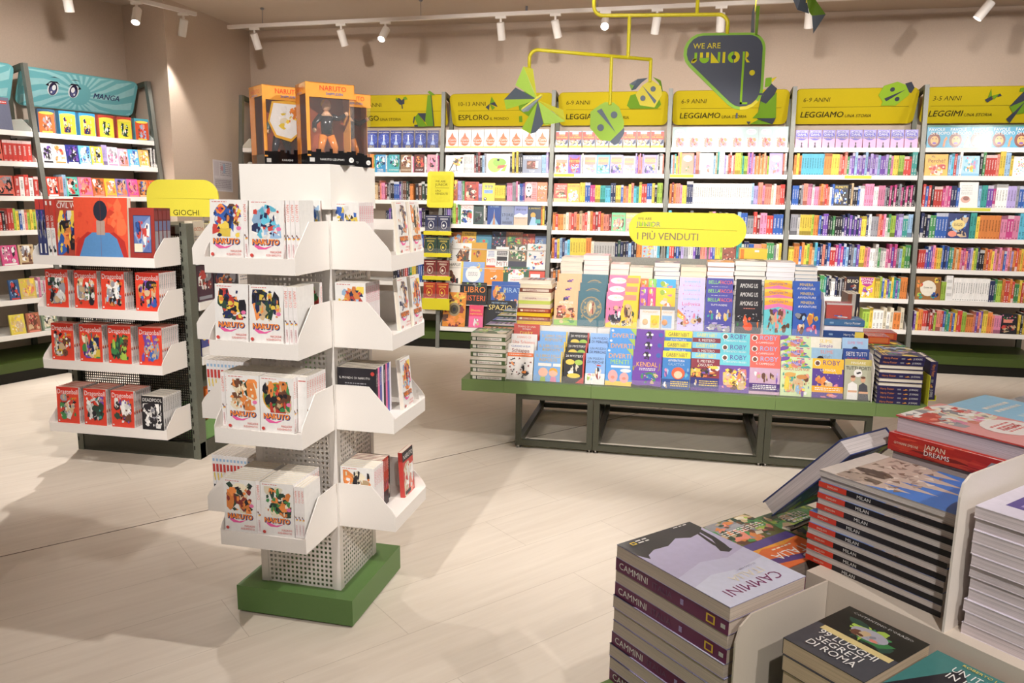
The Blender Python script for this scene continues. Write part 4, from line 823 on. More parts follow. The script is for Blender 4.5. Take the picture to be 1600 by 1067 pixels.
# right-hand trays: books stand spine-out toward the right, covers toward the viewer
def rtray(lv, k, w, n, sc, sart, desc, ends, h=.188, t=.0165, spec=None, bd=.008, x0=-.165):
    M = RT[lv] @ RZ(-pi / 2)       # axes of the tower again: +x out of the tray, +y away from the viewer
    for i in range(n):
        c_, s_ = (sc[i % len(sc)], sart)
        lab = f"{desc}, {nth(i + 1)} on the {LV[lv + 1]} right-hand tray of the tower"
        art = spec if spec else nar(NK[k][2], NK[k][1])
        book('manga_volume', lab, 'book', f'manga row on the {LV[lv + 1]} right-hand tray', w, h, t, M @ T(.005, bd + i * (t + .0015), -.003), f'rt{lv}{c_}', 'W' if not spec else 'K', art, sc=c_, sart=sart, rs=True)
    y = bd + n * (t + .0015) + .004
    for j, (kk, lab) in enumerate(ends):
        manga(kk, lab, RT[lv] @ T(y + .004 + .001, -.19 + .012 * j, -.003) @ RZ(.12 + .1 * j) @ RX(-radians(4)) if False else RT[lv] @ T(y + .105 * j, -.205 - .012 * j, -.003) @ RX(-radians(5)), w=.1)
TVN = [('tv', 'NARUTO', .5, .93, .6, '#e8788a', .5), ('tv', 'KISHIMOTO', .5, .3, .4, '#d89aa0', .22)]
rtray(0, 'j', .1, 7, ['#efe6e6'], TVN, 'pale pink manga spine', [('k', 'grey and orange manga facing right on the top right-hand tray of the tower'), ('o', 'orange and white manga facing right, farthest on the top right-hand tray')])
rtray(1, 'l', .118, 7, ['#f0e6e6'], TVN, 'pale manga spine with red lettering', [('k', 'orange and grey manga facing right on the second right-hand tray'), ('l', 'blue and orange manga facing right, farthest on the second right-hand tray')])
rtray(2, 'n', .15, 8, ['#26222a', '#e878a8', '#5a5fb0', '#e9e4ee'], [('tv', 'NARUTO', .5, .9, .5, 'W', .5)], 'dark and pink manga guide spine', [('l', 'orange and violet manga facing right at the end of the third right-hand tray')], spec=[('tc', 'IL MONDO DI NARUTO', .45, .78, .045, 'W', .8), ('l', .2, .62, .75, .72, 'A', 2, 4), ('e', .92, .9, .05, .04, 'R'), ('e', .5, .4, .2, .12, 'U')])
rtray(3, 'o', .135, 5, ['#f0ebea'], TVN, 'white manga spine with red lettering', [], spec=None)
M = RT[3] @ RZ(-pi / 2)
for i in range(4): book('manga_volume', f"red and black manga spine, {nth(i + 1)} after the white ones on the lowest right-hand tray", 'book', 'red and black manga row on the lowest right-hand tray', .128, .188, .014, M @ T(.005, .101 + i * .0155, -.003), 'rbk', 'X', [], sc='#b8402e', sart=[('r', 0, 0, 1, .3, 'K'), ('b', 0, .3, 1, .8, 'OXKP', 6, 8), ('tv', 'NARUTO', .5, .95, .5, 'W', .4)], rs=True)
book('manga_volume', 'thick black NARUTO volume on the lowest right-hand tray of the tower', 'book', None, .12, .175, .04, M @ T(.0, .166, -.003), 'bkk', 'K', [], sc='#1c1a1e', sart=[('tv', 'NARUTO', .5, .96, .38, 'E', .5), ('b', .1, .1, .9, .4, 'UEDO', 5, 9)], rs=True)
book('manga_volume', 'red and white manga facing right on the lowest right-hand tray of the tower', 'book', None, .112, .185, .018, RT[3] @ T(.212, -.18, -.003) @ RX(-radians(3)), 'rwm', 'R', [('b', .05, .0, .98, .75, 'EWUEWS', 14, 88), ('r', .0, .78, 1, 1, 'K'), ('tc', 'NARUTO', .5, .83, .1, 'W'), ('r', .1, .04, .6, .12, 'K')], sc='R')
# left-hand trays: thin spines toward the viewer
for lv, n, t in ((2, 12, .0145), (3, 12, .0145)):
    M = LT[lv] @ RZ(pi / 2)
    for i in range(n):
        book('manga_volume', f"slim white volume, {nth(i + 1)} from left, {LV[lv + 1]} left-hand tray of the tower", 'book', f'slim white volumes on the {LV[lv + 1]} left-hand tray', .115, .18, t, M @ T(-.205 + t * (i + 1) + .0008 * i, -.318, -.003) @ RZ(pi / 2), 'slw', 'W', [], sc='#efecec', sart=[('r', .2, .86, .8, .92, 'I'), ('r', .15, .62, .85, .8, 'R'), ('b', .05, .42, .95, .64, 'YYE', 4, 2), ('r', .2, .28, .8, .34, 'K')], pc='#d8cdc2')
# ---- boxed figures on the hood
def figurine(parent, M, col):
    """small posed figure: jacket, trousers, hair - one smooth skin grown over a joint skeleton"""
    J = [(0, 0, .095), (0, 0, .125), (0, .0, .155), (0, 0, .172), (0, -.002, .192), (.022, 0, .155), (.045, -.01, .15), (.062, -.03, .165), (-.022, 0, .155), (-.045, .004, .13), (-.055, -.012, .105), (.014, 0, .088), (.024, -.012, .05), (.03, .004, .008), (-.014, 0, .088), (-.026, -.004, .05), (-.02, .02, .012)]
    E_ = [(0, 1), (1, 2), (2, 3), (3, 4), (2, 5), (5, 6), (6, 7), (2, 8), (8, 9), (9, 10), (0, 11), (11, 12), (12, 13), (0, 14), (14, 15), (15, 16)]
    Rr = [.02, .022, .022, .009, .018, .012, .009, .007, .012, .009, .007, .015, .012, .008, .015, .012, .008]
    B = MB(); tu = lambda ids, c: B.tube([J[i] for i in ids], [Rr[i] for i in ids], c, 'gloss', n=9)
    tu([0, 1, 2], C(col[0])); tu([2, 3], C('#d9a884')); B.ball(J[4], (.016, .017, .021), C('#d9a884'), 'gloss')
    tu([5, 6, 7], C(col[0])); tu([8, 9, 10], C(col[0])); tu([11, 12, 13], C(col[1])); tu([14, 15, 16], C(col[1]))
    for j in (7, 10): B.ball(J[j], .008, C('#d9a884'), 'gloss', nu=8, nv=6)
    for j in (13, 16): B.ball((J[j][0], J[j][1] - .006, J[j][2]), (.009, .016, .008), C('K'), 'gloss', nu=8, nv=6)
    B.ball((0, .004, .199), (.018, .018, .016), C(col[2]), 'gloss')
    return B.obj('figurine', parent, M, smooth=True)
def figure_box(label, M, w, d, h, num, title, cols, swirl):
    r = thing('figure_box', label, 'boxed figure', M, None)
    B = MB(); k, orn = C('#141214'), C('#eda24a')
    B.box(0, 0, 0, w, d, .003, k, 'gloss'); B.box(0, 0, h - .003, w, d, h, orn, 'gloss'); B.box(0, d - .003, 0, w, d, h, C('#a04a2c'), 'gloss')
    B.box(0, 0, h * .82, w, .002, h, orn, 'gloss'); B.box(0, 0, 0, w, .002, h * .13, k, 'gloss')
    for x0 in (0, w - .002): B.box(x0, 0, h * .86, x0 + .002, d, h, orn, 'gloss'); B.box(x0, 0, 0, x0 + .002, d, h * .13, k, 'gloss')
    B.box(0, d * .62, 0, .002, d, h, C('#c8762e'), 'gloss'); B.box(w - .002, d * .4, 0, w, d, h, orn, 'gloss')
    B.box(.0, -.0005, h * .1, w * .07, .0015, h, orn, 'gloss')
    B.obj('carton', r)
    B = MB(); rn = random.Random(num)
    x = 0.
    while x < w - .006:           # jagged skyline along the bottom
        s = rn.uniform(.008, .02); hh = h * rn.uniform(.14, .2); x1 = min(x + s, w)
        B.poly([(x, -.0008, h * .12), (x1, -.0008, h * .12), (x1, -.0008, hh), (x, -.0008, hh)], k, 'gloss'); x = x1
    for q in text2d('NARUTO', w * .55, h * .905, h * .062, 'c', w * .55): B.poly([(a, -.0012, b_) for a, b_ in q], C('#e0563a'), 'gloss')
    for q in text2d('SHIPPUDEN', w * .58, h * .855, h * .03, 'c', w * .5): B.poly([(a, -.0013, b_) for a, b_ in q], C('#4a78b8'), 'gloss')
    for q in text2d(title, w * .5, h * .05, h * .026, 'c', w * .5): B.poly([(a, -.0012, b_) for a, b_ in q], C('W'), 'gloss')
    B.poly([(w * .9 + .009 * cos(i * pi / 8), -.0012, h * .062 + .009 * sin(i * pi / 8)) for i in range(16)], C('W'), 'gloss')
    for q in text2d(str(num), w * .9, h * .05, h * .024, 'c'): B.poly([(a, -.0016, b_) for a, b_ in q], k, 'gloss')
    B.box(w * .04, -.0012, h * .03, w * .14, -.0006, h * .08, C('Q'), 'gloss')
    if swirl:
        for i, (pts, c) in enumerate(art_polys([('p', [(.2, .8), (.1, .55), (.25, .35), (.6, .3), (.95, .5), (.95, .8), (.6, .82)], '#e8b04a'), ('p', [(.24, .78), (.14, .55), (.28, .38), (.6, .34), (.93, .5), (.93, .78)], 'W'), ('b', .3, .45, .9, .75, 'OWEYW', 9, 5)], w, h)): B.poly([(a, -.0009 - .00002 * i, b_) for a, b_ in pts], c, 'gloss')
    for i, (pts, c) in enumerate(art_polys([('b', .1, .12, .9, .6, 'OKNUO', 9, num)], d * .55, h)): B.poly([(w + .0006 + .00002 * i, d * .42 + a, b_) for a, b_ in pts], c, 'gloss')
    for i, (pts, c) in enumerate(art_polys([('tc', 'NARUTO', .5, .9, .05, '#e0563a'), ('tc', 'SHIPPUDEN', .5, .86, .025, '#4a78b8')], d, h)): B.poly([(-.0006 - .00002 * i, d - a, b_) for a, b_ in pts], c, 'gloss')
    B.obj('printing', r)
    B = MB(); B.box(.001, .0022, .004, .0024, d * .62, h * .86, C('W'), 'film'); B.box(.0024, .0022, h * .13, w - .002, .003, h * .82, C('W'), 'film'); B.obj('window', r)
    figurine(r, T(w * .52, d * .5, .012) @ RZ(.2), cols)
    B = MB(); B.box(w * .1, d * .2, .004, w * .9, d * .9, .012, C('#3a2a22'), 'gloss'); B.obj('stand', r)
HB = 1.7065
fz = lambda x, y, a: T(x, y, HB) @ RZ(a)
figure_box('orange boxed figure with a white flame print, left on the tower top', fz(-1.422, 2.57, .86), .165, .13, .272, 11, 'KAKASHI', ('#4a5a52', '#2b3040', '#c9c8cc'), True)
figure_box('orange boxed figure in black and orange clothes, middle of the tower top', fz(-1.234, 2.52, .74), .172, .122, .272, 10, 'NARUTO UZUMAKI', ('#22222a', '#e8862e', '#e6b93a'), False)
figure_box('orange boxed figure mostly hidden, right and rear on the tower top', fz(-1.225, 2.712, .76), .148, .1, .262, 12, 'NARUTO', ('#22222a', '#e8862e', '#b8a83a'), False)

# ------------------------------------------------------------------ dark gondola of comics
GX0, GX1, GY = -3.617, -2.757, 4.046
gd = thing('comic_gondola', 'dark metal gondola of comics with white end trays and a green base', 'gondola')
DM = '#5a5c50'
for x0, x1 in ((GX0, GX0 + .04), (GX1 - .045, GX1)):
    B = MB(); B.box(x0, GY, 0, x1, GY + .07, 1.43, C('#6b6e62'), 'dark_metal')
    for k in range(28): B.box(x0 + .004, GY - .0006, .06 + .05 * k, x0 + .012, GY + .001, .085 + .05 * k, C('#15150f'), 'dark_metal')
    B.obj('upright', gd)
B, th = perforated(GX1 - GX0 - .09, 1.27, 52, 80, '#2c2c26', 'dark_metal', .01, hole=.6); solid(B.obj('perforated_panel', gd, T(GX0 + .042, GY + .03, .1)), th)
B = MB(); B.box(GX0 + .04, GY + .02, 1.37, GX1 - .045, GY + .05, 1.42, C(DM), 'dark_metal'); B.obj('rail', gd)
B = MB(); B.box(GX0, GY + .006, 0, GX1, GY + .06, .1, C('#4a4b40'), 'dark_metal'); B.obj('rail', gd)
GYE = 6.3
B = MB(); B.box(GX0, GY + .07, .0, GX1 - .005, GYE, .1, C('#4a4b40'), 'dark_metal'); B.obj('kickboard', gd)
B = MB(); B.box(GX0, GY + .075, .1, GX1 - .012, GYE, .22, C('#6f9f5a'), 'laminate'); B.obj('plinth', gd)
B = MB(); B.box(-3.205, GY + .08, .22, -3.175, GYE, 1.42, C('#8f8a7e'), 'board'); B.obj('spine_panel', gd)
for z in (.62, .955, 1.23):
    for s in (0, 1):
        B = MB(); x0, x1 = (-3.174, GX1 - .002) if s else (GX0, -3.206)
        B.box(x0, GY + .08, z - .012, x1, GYE, z, C(WHITE), 'powder_white'); xe = x1 if s else x0
        B.box(xe - .006, GY + .08, z - .045, xe + .006, GYE, z + .003, C(WHITE), 'powder_white'); B.obj('shelf', gd)
EZ = [1.243, .945, .632, .247]
ET = [T(-3.583, 4.034, z) for z in EZ]
for M in ET: tray(gd, M, .786, .234, .16)
# yellow sign standing on the spine
B = MB(); B.prism(rrect(0, 0, .53, .24, .11, 8)[0:0] + [(0, 0), (.53, 0), (.53, .13)] + [(.42 + .11 * cos(a * pi / 16), .13 + .11 * sin(a * pi / 16)) for a in range(9)] + [(.11 + .11 * cos(pi / 2 + a * pi / 16), .13 + .11 * sin(pi / 2 + a * pi / 16)) for a in range(9)], 'y', 0, .012, C('#eee24a'), 'board')
B.poly([(.04, -.0006, .118), (.5, -.0006, .114), (.5, -.0006, .117)], C('#8a7f2a'), 'paper')
for q in text2d('GIOCHI', .19, .008, .036, sx=1.1): B.poly([(a, -.0008, b_) for a, b_ in q], C(INKS), 'paper')
gs = thing('shelf_sign', 'yellow round-topped GIOCHI sign on the comic gondola', 'sign', T(-3.455, 4.66, 1.452)); B.obj('board', gs)
for x in (.12, .4):
    B = MB(); B.tube([(x, .02, -.04), (x, .02, .1)], .005, C('A'), 'dark_metal', n=8); B.obj('stem', gs)
# end trays: comics
def comic(key, label, M, w, h, t, cc, art, sc=None, sart=(), g='comics on the gondola end', **k): return book('comic_volume', label, 'book', g, w, h, t, M, key, cc, art, sc, sart, **k)
LE = ['top', 'second', 'third', 'lowest']
def tl(M, x, y, a=6): return M @ T(x, y, -.003) @ RX(-radians(a))
M = ET[0]
for i in range(2): comic('nvs', f"navy comic spine with a red top, {nth(i + 1)} from the left end of the gondola", M @ T(.025 + .03 * (i + 1), -.21, -.003) @ RZ(pi / 2), .18, .32, .028, 'N', [], sc='#39406e', sart=[('r', 0, .82, 1, 1, 'R'), ('b', 0, .3, 1, .8, 'NVAKB', 9, 4), ('r', .35, .05, .65, .22, 'W')])
for i in range(2): comic('cws', f"red and white CIVIL WAR spine, {nth(i + 1)} beside the navy comics", M @ T(.088 + .029 * (i + 1), -.212, -.003) @ RZ(pi / 2), .18, .32, .027, 'R', [], sc='#b8463a', sart=[('r', 0, 0, 1, .5, 'W'), ('tv', 'CIVIL WAR', .5, .72, .6, 'W', .22), ('tv', 'CIVIL', .5, .47, .6, 'A', .2), ('r', .3, .9, .7, .97, 'W'), ('b', .1, .02, .9, .2, 'KNK', 5, 3)])
comic('cwc', 'brown-red CIVIL WAR comic cover between the spines and the wide orange one', tl(M, .148, -.215, 4), .18, .325, .03, '#a8483a', [('tc', 'CIVIL WAR', .5, .84, .1, 'W', .92), ('b', .05, .03, .95, .8, 'OYDNWRKYB', 20, 200), ('r', .1, .95, .9, .965, 'E')])
BUST = [('b', 0, .5, 1, 1, 'SOS', 4, 201), ('p', [(0, 0), (.06, .3), (.25, .45), (.5, .4), (.75, .45), (.94, .3), (1, 0)], '#b8342e'), ('p', [(.06, 0), (.16, .3), (.3, .42), (.7, .42), (.84, .3), (.94, 0)], '#5a8cc0'), ('p', [(.3, .33), (.7, .33), (.76, .22), (.5, .0), (.24, .22)], '#d8553a'), ('e', .5, .16, .1, .06, '#e8b43a'), ('r', .4, .38, .6, .6, '#b89a8c'), ('e', .5, .7, .14, .22, '#c0a294'), ('p', [(.36, .7), (.37, .92), (.5, .98), (.63, .92), (.64, .7), (.58, .84), (.42, .84)], '#2a2c3a')]
comic('big', 'wide orange comic with a blue and red torso, largest on the gondola end', tl(M, .272, -.222, 4), .342, .335, .03, '#e2553a', [('b', 0, .2, 1, 1, ['#e8603c', '#da4a36', '#ee7048'], 8, 202)] + [('p', [(0, 0), (.06, .28), (.25, .43), (.5, .38), (.75, .43), (.94, .28), (1, 0)], '#b8342e'), ('p', [(.08, 0), (.2, .32), (.34, .42), (.66, .42), (.8, .32), (.92, 0)], '#5a8cc0'), ('r', .42, .38, .58, .62, '#b49a8e'), ('e', .5, .78, .13, .17, '#2c2e3c'), ('r', .498, 0, .502, 1, '#8a3a30')])
FRM = [('r', .16, .12, .86, .86, 'N'), ('r', .18, .135, .84, .845, '#5f74a8'), ('p', [(.18, .5), (.84, .845), (.84, .4), (.5, .135)], '#8b9cc0'), ('b', .25, .15, .8, .75, 'RBWRN', 10, 203), ('r', .18, .135, .5, .3, 'E')]
for i in range(4): comic('frm', ['dark red comic with a framed blue picture, beside the right end plate', 'second dark red comic, behind the one with the framed blue picture', 'third dark red comic behind the framed blue picture', 'rearmost dark red comic behind the framed blue picture'][i], tl(M, .62, -.212 + .036 * i, 3), .158, .28, .033, '#98362f', FRM, rs=True, sc='#6a2a2a', sart=[('r', .1, .15, .9, .55, 'A'), ('r', .1, .56, .9, .75, '#6a7398'), ('r', .1, .78, .9, .95, 'X')])
def drg(pal, seed, num): return [('r', 0, .9, 1, 1, '#cf3628'), ('tc', 'Dragonball', .5, .81, .13, '#f1e8e6', .92), ('b', .12, .1, .9, .8, pal, 15, seed), ('tc', num, .8, .66, .07, '#f0b03a'), ('r', .06, .04, .12, .08, 'W')]
DSP = [('r', 0, 0, 1, 1, '#e9e2e0'), ('b', 0, .3, 1, .48, 'BDRO', 5, 7), ('tv', 'DRAGONBALL', .5, .96, .5, '#2c2a30', .44), ('r', .25, .06, .75, .2, '#c8c0c0')]
DR = [[('fair-haired rider and white van', 'KUWAZA', '#01'), ('green creature and white car', 'GUWAKD', '#02'), ('orange fighter and white motorbike', 'UOWAKI', '#03'), ('blue suit and black wing', 'BVKUKO', '#04')],
      [('white car and tall figure', 'WADUYK', '#05'), ('purple and green jumper', 'VGNUYE', '#06'), ('green monster', 'ZGDZLK', '#07'), ('blue wizard and grey dragon', 'AIVBUO', '#08')],
      [('fighter and grey statue', 'UAWGKR', '#09'), ('teal helmet and white cape', 'TZWVQK', '#10'), ('violet and green brawler', 'VZWDKV', '#11')]]
XS = [[.03, .222, .40, .622], [.035, .225, .415, .615], [.03, .215, .40]]
DEEP = [[3, 3, 4, 8], [4, 6, 5, 8], [8, 8, 8]]
for lv in range(3):
    M = ET[lv + 1]; nm = LE[lv + 1]
    for j, (ds, pal, num) in enumerate(DR[lv]):
        for k in range(DEEP[lv][j]):
            lab = f"red comic with {ds} on its cover, {nm} end tray" if k == 0 else f"copy {nth(k)} behind the red comic with {ds}, {nm} end tray"
            comic(f'dr{lv}{j}', lab, tl(M, XS[lv][j], -.20 + .0195 * k, 3), .15, .218, .018, '#df4632', drg(pal, 300 + lv * 10 + j, num), sc='#e9e2e0', sart=DSP, rs=True)
M = ET[3]
for k in range(8): comic('dead', 'black and white DEADPOOL comic cover on the lowest end tray' if k == 0 else f"copy {nth(k)} behind the black and white comic on the lowest end tray", M @ T(.608, -.205 + k * .0215, -.003) @ RX(-radians(2)), .14, .2, .02, '#e6e3e1', [('r', 0, 0, 1, 1, '#1d1b1f'), ('b', .05, .05, .95, .78, 'WKAWKWQKWK', 26, 330), ('tc', 'DEADPOOL', .5, .84, .1, 'W', .9)], rs=True, sc='#e6e3e1', sart=[('tv', 'DEADPOOL', .5, .95, .55, 'K', .5), ('b', .1, .05, .9, .35, 'KAW', 5, 6)])
# games on the aisle side shelves
def game(label, x, y, z, w, h, d, cc, art, side=(), yaw=pi / 2 - .0):
    B = MB(); B.box(0, 0, 0, w, d, h, C(cc), 'gloss')
    for i, (q, c) in enumerate(art_polys(art, w, h)): B.poly([(a, -.0004 - .00002 * i, b_) for a, b_ in q], c, 'gloss')
    for i, (q, c) in enumerate(art_polys(side, d, h)): B.poly([(-.0004 - .00002 * i, d - a, b_) for a, b_ in q], c, 'gloss')
    tag(B.obj('game_box', None, T(x, y, z) @ RZ(yaw)), label, 'board game', 'games on the side shelves of the gondola')
gxs = GX1 - .022
game('maroon game box nearest the dark post on the gondola side shelf', gxs, 4.15, .957, .17, .22, .05, '#4a2a3a', [('b', .1, .3, .9, .9, 'RAWDX', 9, 400), ('r', .1, .05, .9, .14, 'A')])
game('dark CLUEDO game box on the gondola side shelf', gxs + .0, 4.33, .957, .27, .25, .05, '#2c2836', [('tc', 'CLUEDO', .5, .76, .16, 'W', .94), ('b', .05, .1, .95, .72, 'DXOKAN', 14, 401), ('l', .2, .03, .8, .09, 'W', 1, 2)])
game('white and red game box beyond the dark one on the gondola side shelf', gxs, 4.62, .957, .26, .2, .05, '#ece6e0', [('r', .5, .0, 1, 1, 'S'), ('l', .05, .4, .45, .6, 'A', 2, 3)])
game('cream OCCHI game box beside the gondola post on the upper side shelf', gxs, 4.14, 1.232, .12, .21, .05, '#d9cdb8', [('tc', 'OCCHI', .5, .72, .1, '#c86a4a'), ('l', .1, .2, .9, .6, 'A', 5, 4)])
game('tall patterned game box behind the cream one on the upper side shelf', gxs - .01, 4.28, 1.232, .09, .19, .05, '#cfc4a8', [('b', .1, .05, .9, .95, 'DYAKWM', 14, 402)])
game('yellow and black game box beneath the GIOCHI sign', gxs - .02, 4.42, 1.232, .3, .2, .05, '#c9b84a', [('r', .0, .72, 1, .95, 'K'), ('b', .02, .74, .98, .93, 'AWIK', 14, 403), ('b', .1, .1, .9, .6, 'PYLW', 8, 404)])
game('blue game box with coloured balls on the lower side shelf', gxs, 4.16, .622, .3, .17, .05, '#4a4f98', [('r', 0, 0, 1, .3, 'W'), *[('e', .12 + .19 * i, .68 - .22 * (i % 2), .08, .13, 'YRCYR'[i]) for i in range(5)]])
game('dark blue game box with a pale picture at the back of the lower side shelf', gxs - .04, 4.49, .622, .26, .24, .05, '#30345e', [('b', .1, .1, .9, .9, 'AWYN', 9, 405)])
game('orange game box standing on the green gondola base', gxs - .0, 4.17, .222, .16, .19, .05, '#e0702e', [('b', .2, .2, .8, .8, 'OR', 3, 406)])
game('white and blue game box lying against the orange one', gxs, 4.35, .222, .13, .2, .05, '#e6e4ea', [('p', [(.2, .4), (.8, .8), (.7, .3)], 'B'), ('b', .2, .1, .8, .4, 'OR', 3, 407)])
game('navy and orange game box on the green gondola base', gxs, 4.5, .222, .25, .2, .05, '#2b3a78', [('b', .1, .1, .9, .9, 'ORNO', 8, 408)])

# ------------------------------------------------------------------ boxed figures on the manga wall
FB = [('orange', '#c8663a', '#3a5a78', 'OSDIAR'), ('yellow', '#d9c83a', '#3a86b0', 'NXUNY'), ('yellow', '#d9c83a', '#3a86b0', 'NXUNY'), ('yellow-green', '#cfc83c', '#b8483a', 'ZKWUG'), ('yellow-green', '#cfc83c', '#b8483a', 'ZKWUG'), ('red-orange', '#c8502e', '#4a98a8', 'AIDSR')]
r_, Mm, w_ = CASES['M']
for i, (nm, c, top, pal) in enumerate(FB):
    B = MB(); w, h, d = .142, .205, .07; k = C('N')
    B.box(0, .002, 0, w, d, h, C(top), 'gloss'); B.box(.006, .0, .006, w - .006, .004, h * .86, C(c), 'gloss')
    for j, (q, cc_) in enumerate(art_polys([('e', .5, .84, .42, .06, 'Y'), ('b', .24, .08, .76, .74, pal, 12, 500 + (i if i in (0, 5) else 1 if i < 3 else 3)), ('r', .2, .02, .8, .08, 'Y')], w, h)): B.poly([(a, -.0006 - .00002 * j, b_) for a, b_ in q], cc_, 'gloss')
    tag(B.obj('figure_box', None, Mm @ T(.04 + .183 * i + (.005 if i else 0), LEAN * SHZ[0] + .025, SHZ[0] + .001) @ RZ(-.12)), f"small {nm} boxed figure, {nth(i + 1)} from left under the cartoon eyes sign", 'boxed figure', 'small boxed figures under the cartoon eyes sign')

# ------------------------------------------------------------------ notice and mobile
B = MB(); B.box(0, 0, 0, .003, .37, .335, C('#d9d2d6'), 'paper')
for i, (q, c) in enumerate(art_polys([('r', .05, .05, .95, .42, '#c9c3c8'), ('r', .05, .5, .3, .95, '#cfc6cc'), ('l', .35, .5, .95, .95, '#a39aa4', 7, 4), ('l', .08, .1, .9, .38, '#9c949e', 5, 5), ('e', .45, .75, .08, .08, '#c99aa4'), ('p', [(.5, .9), (.62, .9), (.62, .6), (.5, .6)], '#a8b8cc')], .37, .335)): B.poly([(.0034 + .00002 * i, a, b_) for a, b_ in q], c, 'paper')
tag(B.obj('paper_notice', None, T(WX, 7.70, 1.635) @ RX(-.03)), 'printed paper notice taped to the wall beside the manga shelves', 'notice')
MY = 5.3
YT = '#e2d420'
fr = thing('hanging_mobile', 'yellow tube mobile of two bars hanging from the ceiling', 'mobile', T(0, MY, 0))
def arc(c, r, a0, a1, n=6): return [(c[0] + r * cos(a0 + (a1 - a0) * i / n), 0, c[1] + r * sin(a0 + (a1 - a0) * i / n)) for i in range(n + 1)]
B = MB(); B.tube([(-.563, 0, CH)] + arc((-.503, 2.826), .06, pi, 1.5 * pi) + arc((.222, 2.689), .06, pi / 2, 0) + [(.282, 0, 2.63)], .0115, C(YT), 'print', n=12); B.obj('bar', fr, smooth=True)
B = MB(); B.tube([(.09, 0, CH), (.09, 0, 2.752)], .0115, C(YT), 'print'); B.obj('hanger', fr)
B = MB(); B.tube([(-.332, 0, 2.762), (-.332, 0, 2.50)], .0115, C(YT), 'print'); B.obj('connecting_tube', fr)
B = MB(); B.tube([(-.982, 0, 2.436)] + arc((-.927, 2.510), .055, pi, pi / 2) + [(-.183, 0, 2.488)], .0115, C(YT), 'print', n=12); B.obj('bar', fr, smooth=True)
B = MB(); B.tube([(-.438, 0, 2.51), (-.438, 0, 2.21)], .0105, C(YT), 'print'); B.obj('drop_tube', fr)
B = MB(); B.tube([(-.185, 0, 2.494), (-.185, 0, 2.35)], .0105, C(YT), 'print'); B.obj('drop_tube', fr)
def plate(B, pts, y0, y1, c, m='board'): B.prism(pts, 'y', y0, y1, C(c), m)
# logo board
lg = thing('hanging_logo', 'dark rounded-triangle WE ARE JUNIOR board with green rim hanging from the yellow tube', 'sign', T(0, MY, 0))
def rounded(pts, rads, n=7):
    o = []; L = len(pts)
    for i in range(L):
        p, a, b_ = Vector(pts[i]), Vector(pts[i - 1]), Vector(pts[(i + 1) % L]); u = (a - p).normalized(); v = (b_ - p).normalized()
        ang = u.angle(v); r = rads[i]; t = r / math_tan(ang / 2); s, e = p + u * t, p + v * t; c = p + (u + v).normalized() * (r / sin(ang / 2))
        a0 = atan2(s.y - c.y, s.x - c.x); a1 = atan2(e.y - c.y, e.x - c.x); da = (a1 - a0 + pi) % (2 * pi) - pi
        o += [(c.x + r * cos(a0 + da * k / n), c.y + r * sin(a0 + da * k / n)) for k in range(n + 1)]
    return o
def math_tan(a): return sin(a) / cos(a)
tri = [(-.20, 2.643), (.519, 2.634), (.527, 2.03), (-.20, 2.643)]
OUT = rounded([(-.165, 2.644), (.519, 2.634), (.525, 2.005)], [.115, .1, .125])
INN = rounded([(-.118, 2.628), (.501, 2.619), (.507, 2.046)], [.099, .083, .108])
B = MB(); plate(B, OUT, -.006, .006, '#86b82e')
B.obj('rim', lg)
B = MB(); plate(B, INN, -.009, .009, '#3b4050')
J = [('WE ARE', .083, 2.548, .034, .2, '#d9cb2a')]
for q in text2d('WE ARE', .077, 2.546, .033, maxw=.205): B.poly([(a, -.0096, b_) for a, b_ in q], C('#d9cb2a'), 'paper')
Yc, Gc = '#d9cb2a', '#8fbf2e'
P_ = lambda pts, c, e=.0097: B.poly([(a, -e, b_) for a, b_ in pts], C(c), 'paper')
bz, tz_ = 2.457, 2.522
def seg(cx, cz, r, a0, a1, n=8): return [(cx, cz)] + [(cx + r * cos(a0 + (a1 - a0) * i / n), cz + r * sin(a0 + (a1 - a0) * i / n)) for i in range(n + 1)]
P_([(.088, 2.485), (.104, 2.485), (.104, tz_), (.088, tz_)], Gc); P_([(.07, 2.457), (.104, 2.485), (.088, 2.485), (.07, 2.472)], Yc); P_(seg(.078, 2.485, .027, -pi / 2, 0), Yc)
P_([(.122, 2.49), (.14, 2.49), (.14, tz_), (.122, tz_)], Yc); P_([(.16, 2.49), (.178, 2.49), (.178, tz_), (.16, tz_)], Yc); P_(seg(.15, 2.488, .031, pi, 2 * pi), Gc)
P_([(.19, bz), (.19, tz_), (.243, bz)], Yc); P_([(.232, 2.475), (.247, bz), (.247, tz_), (.232, tz_)], Gc)
P_([(.262, bz), (.278, bz), (.278, tz_), (.262, tz_)], Yc)
P_(seg(.328, 2.49, .034, pi / 2, 1.5 * pi), Gc); P_(seg(.333, 2.49, .034, -pi / 2, pi / 2), Yc); P_([(.33 + .014 * cos(i * pi / 8), 2.49 + .014 * sin(i * pi / 8)) for i in range(16)], '#3b4050', .0099)
P_([(.384, 2.204), (.397, 2.204), (.397, tz_), (.384, tz_)], Gc); P_([(.384, 2.204), (.43, 2.204), (.43, 2.216), (.384, 2.216)], Gc)
P_(seg(.401, 2.503, .02, -pi / 2, pi / 2), Yc); P_([(.401, 2.49), (.43, bz), (.41, bz), (.401, 2.475)], Yc)
P_([(.448 + .017 * cos(i * pi / 10), 2.394 + .017 * sin(i * pi / 10)) for i in range(20)], Yc)
B.obj('face', lg)
B = MB()
ar = [p for p in OUT if p[1] < 2.25 and p[0] > .385]; ar2 = [p for p in INN if p[1] < 2.25 and p[0] > .385]
if len(ar) > 2: B.prism(ar + ar2[::-1], 'y', -.0075, .0075, C('#d9cb2a'), 'board')
